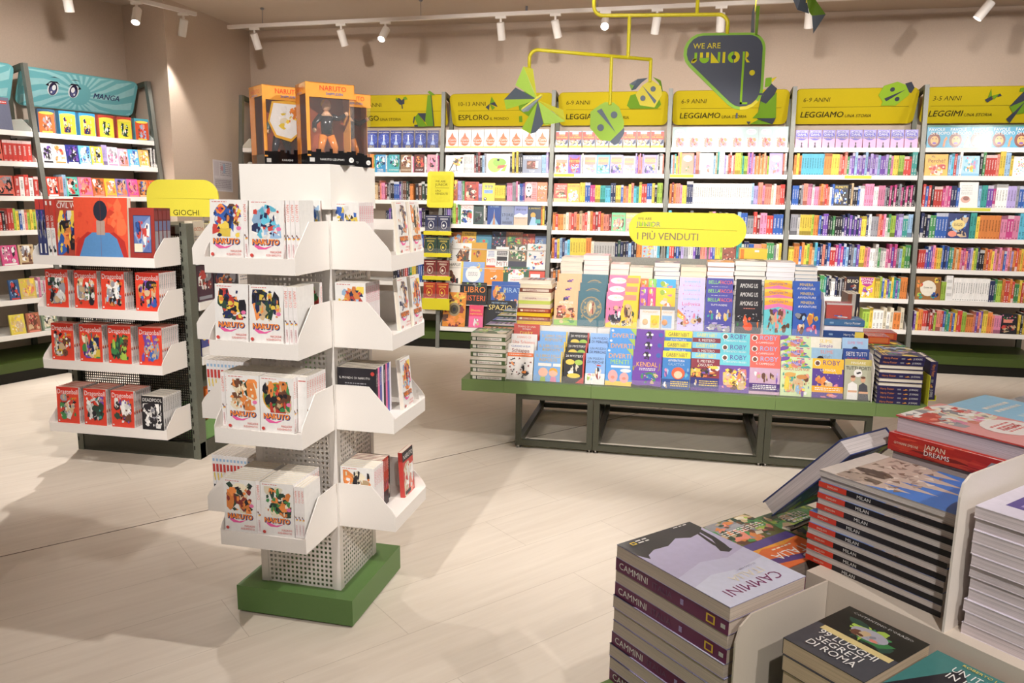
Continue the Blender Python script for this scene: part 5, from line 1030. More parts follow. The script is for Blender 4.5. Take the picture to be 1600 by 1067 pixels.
B.box(.366, -.0078, 2.118, .377, .0078, 2.15, C('#3b4050'), 'board'); B.box(.497, -.0078, 2.258, .53, .0078, 2.27, C('#3b4050'), 'board')
B.obj('mouth_line', lg)
def origami(name, label, shapes, M=None, cat='decoration'):
    r = thing(name, label, cat, T(0, MY, 0))
    for nm, pts, ys, c in shapes:       # creased paper facets: each corner has its own depth, with a thin back
        B = MB(); n = len(pts); f = [(p[0], y, p[1]) for p, y in zip(pts, ys)]; k = [(p[0], y + .004, p[1]) for p, y in zip(pts, ys)]
        B.add(f + k, [tuple(range(n)), tuple(range(2 * n - 1, n - 1, -1))] + [(i, (i + 1) % n, n + (i + 1) % n, n + i) for i in range(n)], C(c), 'board'); B.obj(nm, r)
    return r
def circ(x, z, r, n=14): return [(x + r * cos(2 * pi * i / n), z + r * sin(2 * pi * i / n)) for i in range(n)]
LG, YG, SL = '#a6cf3c', '#dfe04a', '#5c6776'
origami('hanging_butterfly', 'folded paper butterfly in lime, pale yellow and slate on the lower bar', [
    ('wing', [(-1.022, 2.463), (-.928, 2.252), (-1.069, 2.339)], (0, 0, -.03), LG), ('wing', [(-1.022, 2.463), (-.952, 2.442), (-.926, 2.255)], (0, -.03, 0), YG),
    ('wing', [(-1.068, 2.325), (-.93, 2.254), (-1.152, 2.252)], (-.03, 0, 0), SL), ('wing', [(-1.152, 2.251), (-.93, 2.254), (-1.004, 2.223), (-1.13, 2.185)], (0, 0, -.01, -.03), LG),
    ('body', [(-.887, 2.277), (-.901, 2.28), (-1.025, 2.191), (-1.027, 2.178)], (-.02, -.02, -.03, -.03), YG), ('body', [(-.885, 2.272), (-1.027, 2.178), (-1.012, 2.167), (-.98, 2.173)], (-.02, -.03, -.03, -.02), '#8f9aa4'),
    ('wing', [(-.921, 2.24), (-1.023, 2.058), (-.966, 2.027)], (0, -.03, 0), LG), ('wing', [(-.92, 2.24), (-.966, 2.027), (-.93, 2.036), (-.877, 2.09)], (0, 0, -.01, -.02), SL),
    ('wing', [(-.918, 2.24), (-.876, 2.092), (-.867, 2.082), (-.733, 2.107)], (0, -.02, -.01, 0), LG), ('wing', [(-.911, 2.242), (-.733, 2.107), (-.733, 2.122), (-.744, 2.176)], (0, 0, -.01, -.03), YG)])
origami('hanging_ladybird', 'lime green paper ladybird on a yellow tube, the larger of the two', [
    ('shell', [(-.504, 2.211), (-.47, 2.228), (-.415, 2.225), (-.377, 2.194), (-.342, 2.103), (-.343, 2.062), (-.427, 1.978), (-.496, 1.986), (-.565, 2.063), (-.566, 2.166)], (0,) * 10, '#9cc630'), ('head', [(-.341, 2.064), (-.337, 2.03), (-.372, 1.965), (-.40, 1.952), (-.432, 1.974)], (-.002,) * 5, SL),
    ('wing_split', [(-.523, 2.172), (-.492, 2.187), (-.396, 2.036)], (-.004,) * 3, SL), ('spot', circ(-.409, 2.146, .022), (-.004,) * 14, SL), ('spot', circ(-.495, 2.065, .022), (-.004,) * 14, SL)])
origami('hanging_ladybird', 'yellow paper ladybird with slate head hanging at the end of the lower bar', [
    ('shell', [(-.232, 2.33), (-.178, 2.364), (-.114, 2.323), (-.104, 2.271), (-.149, 2.19), (-.243, 2.206), (-.274, 2.274)], (0,) * 7, '#dccb22'), ('wing', [(-.315, 2.344), (-.30, 2.30), (-.273, 2.307), (-.24, 2.345), (-.2, 2.377), (-.265, 2.373)], (.02, .01, .0, .0, .01, .02), SL), ('wing', [(-.318, 2.34), (-.303, 2.302), (-.285, 2.33)], (.006,) * 3, GD),
    ('wing', [(-.168, 2.384), (-.116, 2.361), (-.097, 2.281), (-.106, 2.30), (-.13, 2.345)], (.02, .02, .01, .006, .006), GD), ('wing_split', [(-.233, 2.328), (-.15, 2.213), (-.138, 2.232)], (-.004,) * 3, SL), ('spot', circ(-.163, 2.306, .017), (-.004,) * 14, SL), ('spot', circ(-.226, 2.249, .017), (-.004,) * 14, SL)])
origami('hanging_bird', 'slate and green paper bird cut by the top edge above the logo', [
    ('wing', [(.64, 2.86), (.72, 2.9), (.765, 2.742), (.689, 2.758), (.66, 2.828)], (0, 0, .02, -.02, 0), SL), ('wing', [(.722, 2.9), (.78, 2.9), (.8, 2.812), (.857, 2.725), (.781, 2.724), (.763, 2.745)], (0, 0, .01, -.02, .0, .0), GD), ('tail', [(.781, 2.724), (.857, 2.726), (.8, 2.624)], (0, -.02, .02), SL)])
B = MB(); B.tube([(.742, MY, 2.8), (.742, MY, CH)], .0035, C(YT), 'print', n=6); tag(B.obj('suspension_rod'), 'thin rod holding up the paper bird', 'rod')
origami('hanging_bird', 'flat paper bird seen edge-on just right of the dark logo', [
    ('wing', [(.436, 2.80), (.428, 2.771), (.433, 2.62), (.446, 2.64)], (0, .06, .1, .0), SL), ('wing', [(.443, 2.78), (.46, 2.77), (.462, 2.62), (.45, 2.62)], (-.05, -.1, -.05, .0), GD)])
B = MB(); B.tube([(.443, MY, 2.76), (.443, MY, CH)], .004, C(YT), 'print', n=6); tag(B.obj('suspension_rod'), 'yellow rod holding up the edge-on paper bird', 'rod')

# clip-on display on the post between the giraffe and ESPLORO bookcases
cl = thing('clip_display', 'slim yellow clip display of small boxed books on the post by the giraffe sign', 'display rack', T(-2.4174, 7.8466, 0))
ly = lambda z: LEAN * z
B = MB(); sh = RX(-atan2(LEAN, 1)); 
B.prism(rrect(-.148, 0, .14, .38, .03), 'y', -.012, 0, C('#d8cb1e'), 'board', T(0, ly(1.487) - .004, 1.487) @ sh)
B.prism(rrect(-.11, .06, .105, .34, .005), 'y', -.0135, -.012, C('#cfc63a'), 'paper', T(0, ly(1.487) - .004, 1.487) @ sh)
for s, z, k in (('WE ARE', .265, .022), ('JUNIOR', .228, .028), ('I PIÙ', .165, .022), ('VENDUTI', .135, .024)):
    for q in text2d(s, -.06, z, k): B.poly([tuple(T(0, ly(1.487) - .004, 1.487) @ sh @ Vector((a, -.0138, b_))) for a, b_ in q], C(INKS), 'paper')
B.poly([tuple(T(0, ly(1.487) - .004, 1.487) @ sh @ Vector(p)) for p in ((-.06, -.0138, .205), (.09, -.0138, .205), (.09, -.0138, .208), (-.06, -.0138, .208))], C(INKS), 'paper')
B.obj('sign', cl)
CZ = [1.235, 1.005, .765, .53]
for z in CZ:
    B = MB(); y = ly(z) - .012; B.box(-.155, y - .075, z - .004, .15, y, z, C('#d8cb1e'), 'board'); B.box(-.155, y - .077, z - .03 if z > .6 else z - .11, .15, y - .073, z + .012, C('#d8cb1e'), 'board'); B.box(-.155, y - .075, z, .15, y - .073, z + .06, C('W'), 'film'); B.obj('ledge', cl)
for i, (z, c, nm, e) in enumerate(((CZ[0], '#22264a', 'navy', 'W'), (CZ[1], '#1e3a2c', 'dark green', 'Y'), (CZ[2], '#6e1f1c', 'maroon', 'E'), (CZ[3], '#a8301e', 'red', 'Y'))):
    for j in range(2):
        book('small_hardback', f"{nm} oval-emblem book, {'first' if j == 0 else 'second'} on the {ORD[i + 1]} ledge of the clip display", 'book', 'small books on the clip display', .132, .178, .03, T(-2.4174 - .142 + .142 * j, 7.8466 + ly(z) - .012 - .066, z + .0005) @ RX(-radians(5)), f'cl{i}', c, [('r', .06, .9, .94, .92, e), ('e', .5, .42, .24, .24, e), ('e', .5, .42, .21, .215, c), ('b', .36, .28, .64, .56, [e, e, c], 6, 600), ('l', .2, .7, .8, .82, e, 2, 3), ('r', 0, 0, 1, .12, '#c83a2a' if i in (2, 3) else c), ('l', .1, .02, .9, .1, 'W' if i > 1 else e, 1, 5)], hard=True, parts=False)
# slanted magazine rack in the lower half of the ESPLORO bookcase
r_, Mc, w_ = CASES['C']
B = MB(); B.prism([(.12, .19), (.10, .19), (.36, 1.28), (.38, 1.28)], 'x', .03, w_ - .03, C('#3c332c'), 'board'); B.obj('sloped_rack', r_)
RKS = [(.235, .045, ['h1', 'h2', 'h3', 'h4'], [.25, .155, .31, .2], [.37, .24, .3, .28]),
       (.47, .115, ['g1', 'g2', 'g2b', 'g3', 'g4'], [.17, .28, .02, .33, .2], [.2, .24, .2, .26, .22]),
       (.685, .17, ['e1', 'e2', 'e3', 'e4', 'e5'], [.17, .26, .21, .28, .17], [.24, .24, .19, .2, .16]),
       (.86, .215, ['d1', 'd2', 'd3', 'd4', 'd5', 'd6'], [.27, .17, .1, .14, .2, .2], [.26, .27, .2, .23, .26, .27]),
       (1.06, .26, ['r1', 'r2', 'r3', 'r4', 'r5', 'r6', 'r7'], [.15, .16, .17, .15, .18, .13, .12], [.17, .18, .15, .19, .19, .17, .15])]
for ti, (z, d, ds, ws, hs_) in enumerate(RKS):
    B = MB(); B.box(.03, d - .01, z - .012, w_ - .03, d + .05, z - .002, C('#cfc8c0'), 'powder_white'); B.obj('rack_ledge', r_)
    x = .045; k = (w_ - .09 - sum(ws)) / len(ws)
    for i, (de, fw, fh) in enumerate(zip(ds, ws, hs_)):
        if fw > .05:
            sp = DESIGN[de]
            book(sp['name'], f"{sp['d']}, {nth(i + 1)} on rack tier {SW[ti + 1]}", 'book', f'albums on tier {SW[ti + 1]} of the sloped rack', fw, fh, .012, Mc @ T(x, d, z) @ RX(-radians(12)), 'rk' + de, sp['cc'], sp['art'], parts=False)
        x += fw + k

# ------------------------------------------------------------------ the long green table
TT, TY0, TY1 = .444, 4.715, 5.80
GRN = '#6f8750'
def table(label, panels, frames, M=Matrix(), y0=TY0, y1=TY1, fy0=4.727, fy1=5.717):
    r = thing('display_table', label, 'table', M)
    for x0, x1 in panels:
        B = MB(); B.box(x0 + .0006, y0, TT - .077, x1 - .0006, y1, TT, C(GRN), 'laminate'); B.obj('top_panel', r)
    w = .036; dk = C('#4b4b3e')
    for f0, f1 in frames:
        B = MB()
        i0, i1, j0_, j1_, zz = f0 + w, f1 - w, fy0 + w, fy1 - w, (TT - .077 - w, TT - .0772)
        rg = [(i0, fy0), (i1, fy0), (i1, fy1), (i0, fy1)], [(i0 + w, j0_), (i1 - w, j0_), (i1 - w, j1_), (i0 + w, j1_)]
        vs = [(x, y, z) for z in zz for q in rg for x, y in q]
        B.add(vs, [g for i in range(4) for k in [(i + 1) % 4] for g in ((i, k, 4 + k, 4 + i), (8 + i, 8 + k, 12 + k, 12 + i), (i, k, 8 + k, 8 + i), (4 + i, 4 + k, 12 + k, 12 + i))], dk, 'dark_metal')
        fr_ = B.obj('frame', r)
        for x in (f0, f1 - w):
            for y in (fy0, fy1 - w):
                B = MB(); B.box(x, y, .022, x + w, y + w, TT - .0772, dk, 'dark_metal'); B.obj('leg', fr_)
                B = MB(); B.tube([(x + w / 2, y + w / 2, 0), (x + w / 2, y + w / 2, .006)], .017, C('Q'), 'chrome', n=12); B.tube([(x + w / 2, y + w / 2, .006), (x + w / 2, y + w / 2, .022)], .007, C('Q'), 'chrome', n=8); B.obj('levelling_foot', fr_)
            B = MB(); B.box(x, fy0 + w, .022, x + w, fy1 - w, .022 + w, dk, 'dark_metal'); B.obj('rail', fr_)
        for y in (fy0, fy1 - w):
            B = MB(); B.box(f0 + w, y, .022, f1 - w, y + w, .022 + w, dk, 'dark_metal'); B.obj('rail', fr_)
    return r
table('long low green display table on dark metal frames, covered with children\'s books', [(-1.289, -1.007), (-1.007, -.447), (-.447, .66), (.66, 1.222), (1.222, 1.50)], [(-.930, -.432), (-.428, .610), (.613, 1.215)])
# stepped risers
for x0, x1, nm in ((-.985, -.4485, 'left'), (-.4455, .6575, 'middle'), (.662, 1.19, 'right')):
    r = thing('display_riser', f"white stepped riser on the {nm} module of the green table", 'display stand')
    B = MB(); B.prism([(4.835, TT), (4.835, .495), (4.905, .495), (4.905, .55), (5.0, .55), (5.0, TT)], 'x', x0, x1, C('W'), 'powder_white'); B.obj('step', r)
    xe = min(x1, .94) if nm == 'right' else x1
    B = MB(); B.prism([(5.002, TT), (5.002, .768), (5.055, .768), (5.112, .768), (5.112, .818), (5.178, .818), (5.178, .868), (5.25, .868), (5.25, .952), (5.60, .952), (5.60, TT)], 'x', x0, xe, C('W'), 'powder_white'); B.obj('step', r)
    if nm == 'right': B = MB(); B.box(xe + .001, 5.002, TT, 1.19, 5.6, .74, C('W'), 'powder_white'); B.obj('wing', r)
    for y, z in ((4.738, TT), (5.006, .768)):
        B = MB(); xx0, xx1 = x0 + .004, (xe if y > 5 else x1) - .004
        B.box(xx0, y, z, xx1, y + .06, z + .004, C('W'), 'clear'); B.box(xx0, y, z, xx1, y + .003, z + .05, C('W'), 'clear'); B.obj('clear_lip', r)
for x, y0, y1, z0, h, nm in ((1.198, 4.74, 4.98, TT, .27, 'right end of the front row'), (.945, 5.0, 5.26, .742, .3, 'right end of the upper row'), (-.99, 5.0, 5.27, TT, .52, 'left end of the upper row')):
    B = MB(); B.prism([(y0, z0), (y1, z0), (y1, z0 + h), (y0 + .08, z0 + h), (y0, z0 + h * .75)], 'x', x, x + .003, C('#e6e2de'), 'powder_white')
    tag(B.obj('book_end', None), f"pale end plate at the {nm} on the green table", 'book end')
# grey perforated panel with the yellow sign
pn = thing('perforated_screen', 'grey perforated panel rising behind the white book piles on the green table', 'screen')
B = MB(); X0, X1, PY = -.425, .66, 5.64
B.box(X0, PY, TT, X0 + .04, PY + .02, 1.19, C('#9a9a92'), 'dark_metal'); B.box(X1 - .04, PY, TT, X1, PY + .02, 1.19, C('#9a9a92'), 'dark_metal'); B.box(X0 + .04, PY, 1.14, X1 - .04, PY + .02, 1.19, C('#9a9a92'), 'dark_metal'); B.obj('frame', pn)
B, th = perforated(X1 - X0 - .08, .62, 66, 38, '#a2a29a', 'dark_metal', .004, hole=.6); solid(B.obj('sheet', pn, T(X0 + .04, PY + .01, .52)), th)
sg = thing('table_sign', 'yellow pill-shaped I PIÙ VENDUTI sign above the green table', 'sign', T(-.302, 5.66, 1.275))
B = MB(); W, H = .812, .238
B.prism(rrect(0, 0, W, H, .115, 9), 'y', -.012, 0, C('#e8dc3a'), 'board')
tx = lambda s, x, z, k, c, e=.0128, **kw: [B.poly([(a, -e, b_) for a, b_ in q], C(c), 'paper') for q in text2d(s, x, z, k, **kw)]
tx('WE ARE', .062, .182, .019, '#7a7650'); tx('I PIÙ VENDUTI', .056, .045, .05, '#8a7d66', maxw=.43); tx('I PIÙ VENDUTI', .0575, .045, .05, '#8a7d66', .0129, maxw=.43)
tx('JUNIOR', .055, .137, .034, '#6f7f92', maxw=.175)
for x in (.078, .107, .152): B.poly([(x, -.0129, .137), (x + .014, -.0129, .137), (x + .014, -.0129, .16), (x, -.0129, .171)], C('#a9cf3a'), 'paper')
B.poly([(.055, -.0128, .128), (.75, -.0128, .118), (.75, -.0128, .116), (.055, -.0128, .131)], C('#6f6a28'), 'paper')
B.obj('board', sg)
for x in (.25, .56):
    B = MB(); B.tube([(x, .006, -.1), (x, .006, .08)], .006, C('#9a9a92'), 'dark_metal', n=8); B.obj('stem', sg)
B = MB(); B.box(0, 0, 0, .185, .1, .085, C('Y'), 'gloss'); B.box(.006, -.001, .01, .03, .001, .08, C('O'), 'gloss'); B.box(.1, -.001, .06, .13, .001, .075, C('W'), 'gloss')
tag(B.obj('display_box', None, T(.47, 5.60, 1.191)), 'yellow cardboard display box standing on top of the grey perforated panel', 'box')
# ---- face-out rows
def kid(key, desc, M, w, h, t, cc, art, place, n, sc=None, hard=False, cat='book', nm='activity_book', fin='print'):
    lab = f"{desc}, {['front', 'middle', 'rearmost'][n]} copy of three" if place else f"{desc} in the front row of the green table"
    return book(nm, lab, cat, 'face-out books on the green table', w, h, t, M, key, cc, art, sc=sc, hard=hard, fin=fin)
def title(s, v, k, c, w=.86): return ('tc', s, .5, v, k, c, w)
FR1 = [  # left edge, width, height, key, description, cover colour, art
 (-1.002, .172, .235, 'k1', 'white doodle book with an orange band', '#ebe7e3', [title('CLAUDIO & ELIA', .9, .05, 'B'), title('Schiappa', .76, .1, 'X'), ('r', 0, .64, 1, .74, '#e8763a'), ('l', .06, .67, .94, .71, 'W', 1, 3), ('s', .08, .05, .92, .6, 'KAKX', 30, 700, .05), ('b', .55, .1, .92, .42, 'KOK', 4, 701), ('p', [(.2, .5), (.3, .42), (.26, .38), (.15, .46)], 'O')], None),
 (-0.824, .182, .195, 'k2', 'light blue book with two round cartoon heads', '#7fb0e6', [title('IL LIBRO DELLE', .8, .085, '#d9b24a'), title('RISPOSTE', .66, .1, '#d9b24a'), ('r', .15, .5, .62, .6, 'W'), ('r', .68, .5, .95, .6, 'W'), ('e', .34, .3, .17, .15, '#f2bca4'), ('e', .7, .3, .16, .14, '#f2bca4'), ('p', [(.54, .33), (.6, .44), (.7, .46), (.82, .42), (.86, .3), (.7, .38)], '#e8a93a'), ('p', [(.24, .0), (.26, .15), (.42, .15), (.44, .0)], 'L'), ('p', [(.6, .0), (.62, .16), (.8, .16), (.82, .0)], 'P'), ('r', .95, 0, 1, 1, '#f0c43a')], 'Y'),
 (-0.631, .13, .195, 'k3', 'black book with white masked cartoon figures', '#1f1c20', [title('20 MYSTERY', .84, .075, 'W'), ('e', .3, .68, .22, .09, 'Y'), ('e', .72, .68, .2, .09, 'L'), ('b', .1, .25, .48, .62, 'WEK', 5, 702), ('b', .52, .25, .9, .62, 'WEK', 5, 703), ('e', .5, .24, .32, .08, 'Y'), ('p', [(.6, .0), (.95, .2), (.95, .0)], 'R'), ('r', .93, 0, 1, 1, 'R')], 'R'),
 (-0.492, .122, .195, 'k4', 'pale blue book with a caped cartoon figure', '#8db4e8', [title('UN POZZO', .8, .07, 'N'), title('DI PERCHE', .68, .08, 'N'), ('r', 0, 0, 1, .35, 'W'), ('b', .45, .15, .85, .62, 'KUXW', 7, 704), ('b', .1, .1, .5, .4, 'LEPI', 6, 705), ('b', .3, .58, .8, .68, 'R', 2, 706)], None),
 (-0.366, .168, .235, 'k5', 'blue DIVERTIMENTI book with two pink pigs', '#4f97dc', [title('DIVERTI', .74, .12, '#f0a63a'), title('MENTI', .58, .12, '#a9d84a'), ('p', [(.75, 1), (1, 1), (1, .8)], 'L'), ('r', .2, .48, .9, .54, 'W'), ('e', .75, .41, .2, .05, 'W'), ('r', 0, 0, 1, .12, 'Y'), ('e', .28, .25, .18, .17, '#f0a8a8'), ('e', .7, .22, .17, .14, '#f0a8a8'), ('e', .28, .22, .07, .04, 'S'), ('e', .7, .2, .07, .04, 'S'), ('e', .1, .93, .05, .03, 'W')], None),
 (-0.203, .182, .235, 'k6', 'purple KENDAL book with a dark mask emblem', '#6f3fa4', [('b', .28, .72, .74, .98, ['#2a1c34', '#33223e'], 5, 707), ('e', .42, .86, .045, .035, 'W'), ('e', .58, .86, .045, .035, 'W'), title('KENDAL', .55, .12, '#f0b43a', .72), ('l', .25, .44, .8, .52, 'W', 2, 7), ('b', .3, .1, .9, .42, 'BGTUGB', 12, 708), ('b', .0, .4, .15, .68, ['#a89a2a'], 2, 709), ('b', .86, .4, 1, .68, ['#a89a2a'], 2, 710), ('p', [(0, 0), (0, .08), (.2, .04), (.6, .06), (1, .03), (1, 0)], 'K'), ('e', .88, .86, .08, .06, 'B')], None),
 (-0.016, .168, .235, 'k7', 'blue and yellow GABBY16BIT book with an orange helmet', '#3a7fc4', [('r', 0, .82, 1, 1, '#ecd83a'), title('GABBY16BIT', .85, .1, '#3a4a3a', .78), title('AVVENTURA', .72, .06, 'W', .6), title('GALATTICA', .62, .07, 'I', .6), ('e', .58, .42, .24, .16, '#e8603a'), ('e', .58, .38, .15, .1, '#f2c8a8'), ('b', .05, .3, .35, .6, 'IPV', 4, 711), ('b', .75, .3, 1., .6, 'CBI', 4, 712), ('r', 0, .0, 1, .26, '#2a4a8c'), ('b', .03, .02, .25, .24, 'WU', 3, 713), ('l', .32, .06, .95, .22, 'Y', 3, 8)], None),
 (0.158, .17, .235, 'k8', 'cyan and maroon GABBY16BIT book with a sunset', '#8a3040', [('r', 0, .84, 1, 1, '#7ac4e0'), title('GABBY16BIT', .87, .1, '#f0e03a', .74), title('IL MISTERO', .74, .07, 'W', .6), title('OSCURO', .64, .07, 'W', .5), ('b', .0, .35, 1., .68, 'YOWOYXK', 12, 714), ('b', .3, .3, .7, .6, 'KDVK', 6, 715), ('r', 0, .0, 1, .34, '#2c2f78'), ('l', .3, .12, .95, .28, 'Y', 3, 9), ('b', .03, .08, .24, .32, 'WU', 3, 716), ('r', 0, 0, 1, .08, '#5a3a8c')], None),
 (0.328, .178, .235, 'k9', 'cyan and purple ROBY book with gold sparks', '#7050a4', [('r', 0, .7, 1, 1, '#6cc8d4'), ('e', .16, .9, .1, .075, 'W'), ('e', .16, .895, .07, .055, 'D'), ('tc', 'ROBY', .6, .855, .12, '#5a3a94', .56), title('IL FANTASTICO VIAGGIO', .77, .05, 'W', .76), ('b', .12, .08, .9, .62, 'YYODSYUE', 18, 717), ('s', .05, .1, .95, .65, 'PFW', 20, 718, .05)], None),
 (0.505, .178, .235, 'k10', 'salmon ROBY book with three dark-haired figures', '#c9a8c0', [('r', 0, .68, 1, 1, '#ea6a5e'), ('e', .16, .9, .1, .075, 'W'), ('e', .16, .895, .07, .055, 'D'), ('tc', 'ROBY', .62, .855, .12, '#8ab4e6', .6), title('IL CAMPEGGIO', .76, .05, 'W', .6), ('b', .1, .3, .4, .62, 'PWU', 5, 719), ('b', .4, .3, .65, .58, 'DUD', 4, 720), ('b', .65, .3, .85, .58, 'DUD', 4, 721), ('b', .85, .25, 1., .62, 'VF', 3, 722), ('r', 0, .08, 1, .28, '#4a2f74'), ('l', .12, .12, .9, .25, 'W', 3, 10)], None),
 (0.686, .18, .235, 'k11', 'pastel book with a couple in straw hats', '#cfe0b0', [('b', .0, .72, 1., 1., 'PLYFTSV', 14, 723), title('LUI E', .84, .08, 'B', .5), title('GIOCA CON NOI!', .66, .07, 'R', .8), ('b', .05, .1, .5, .62, 'TYUSTG', 10, 724), ('b', .48, .05, .95, .58, 'OUIDSU', 10, 725), ('e', .3, .55, .18, .06, '#d8a85a'), ('e', .68, .5, .18, .06, '#c8864a'), ('b', .55, .0, .95, .22, 'RYCVW', 6, 726)], None),
 (0.866, .176, .235, 'k12', 'yellow and purple ROBY book with orange tentacles', '#5a3f94', [('r', 0, .74, 1, 1, '#f0bc3a'), ('e', .16, .88, .1, .075, 'W'), ('e', .16, .875, .07, .055, 'D'), ('tc', 'ROBY', .6, .84, .12, '#5a3a94', .56), ('r', .35, .62, .95, .8, '#f0bc3a'), title('LA MAGIA', .68, .06, 'W', .5), ('b', .1, .2, .5, .6, 'OYOU', 6, 727), ('b', .34, .2, .66, .5, 'WUD', 5, 728), ('b', .65, .2, .95, .45, 'PSV', 4, 729), ('r', 0, .14, 1, .3, '#eea82e'), ('l', .1, .18, .9, .27, 'W', 2, 11), ('s', .05, .5, .95, .75, 'WY', 16, 730, .02), ('b', .1, .0, .9, .12, 'OPY', 5, 731)], None),
 (1.048, .1, .24, 'k13', 'grey TUTTI PORTIERI book with two men in T-shirts', '#b8b8a0', [('r', 0, .85, 1, 1, '#c8b86a'), title('PINGARE', .88, .06, 'W', .6), title('TUTTI PORTI', .74, .085, 'K', .92), ('e', .5, .66, .16, .1, 'W'), ('b', .4, .6, .62, .72, 'KWK', 4, 732), ('e', .32, .52, .09, .07, '#d8a888'), ('e', .7, .5, .09, .07, '#d8a888'), ('e', .32, .57, .09, .03, 'D'), ('e', .7, .555, .09, .03, 'D'), ('p', [(.1, .0), (.14, .38), (.3, .45), (.48, .38), (.5, .0)], 'W'), ('p', [(.52, .0), (.55, .36), (.7, .43), (.86, .36), (.92, .0)], '#4a4a52'), ('r', .14, .18, .48, .23, '#d8a888'), ('r', .55, .16, .9, .21, '#d8a888')], None),
]
ROWY = [4.752, 4.842, 4.912]; ROWZ = [TT + .006, .497, .552]
for (x, w, h, key, desc, cc, art, sc) in FR1:
    for n in range(3):
        c_, a_, d_ = cc, art, desc
        if key == 'k1' and n == 1: c_, a_, d_ = '#e8e2de', [title('DIARIO DI', .88, .06, 'S'), title('Una Schiappa', .72, .1, 'S')], 'white diary behind the doodle book'
        if key == 'k1' and n == 2: c_, a_, d_ = '#bf3a2a', [title('DIARIO DI UNA', .9, .05, 'E'), title('Schiappa', .84, .05, 'W', .5), title('DIARY', .7, .09, 'Y', .7)], 'red DIARY book'
        if key == 'k12' and n: c_, a_, d_ = [('#ece6d6', [title('SLIME', .86, .09, 'Y', .5), title('Simple', .74, .09, 'V', .7)], 'cream slime book'), ('#9cc0da', [title('SLIME', .86, .09, 'S', .5), title('High', .74, .09, 'A', .4), ('e', .3, .7, .12, .1, 'K')], 'pale blue slime book')][n == 1]
        if key == 'k13' and n: c_, a_, d_ = [('#a8c8e8', [title('SLIME TIME', .84, .07, 'P', .6), ('e', .5, .7, .12, .08, 'K')], 'sky blue book with a dark-haired head'), ('#2a4a94', [title('SIETE TUTTI', .82, .1, 'W', .8), title('INVITATI', .7, .08, 'R', .7)], 'navy SIETE TUTTI book')][n == 1]
        M = T(x + .004 * n, ROWY[n], ROWZ[n]) @ RX(-radians(13))
        kid(key + str(n if c_ != cc else ''), d_, M, w if key != 'k13' else .148, h, .016, c_, a_, c_ == cc, n, sc=sc)
MIX = [('#e8783a', 'orange'), ('#8ac86a', 'green'), ('#4aa8dc', 'cyan')], [('#9a4fb0', 'purple'), ('#e0508c', 'pink'), ('#f0c83a', 'yellow')]
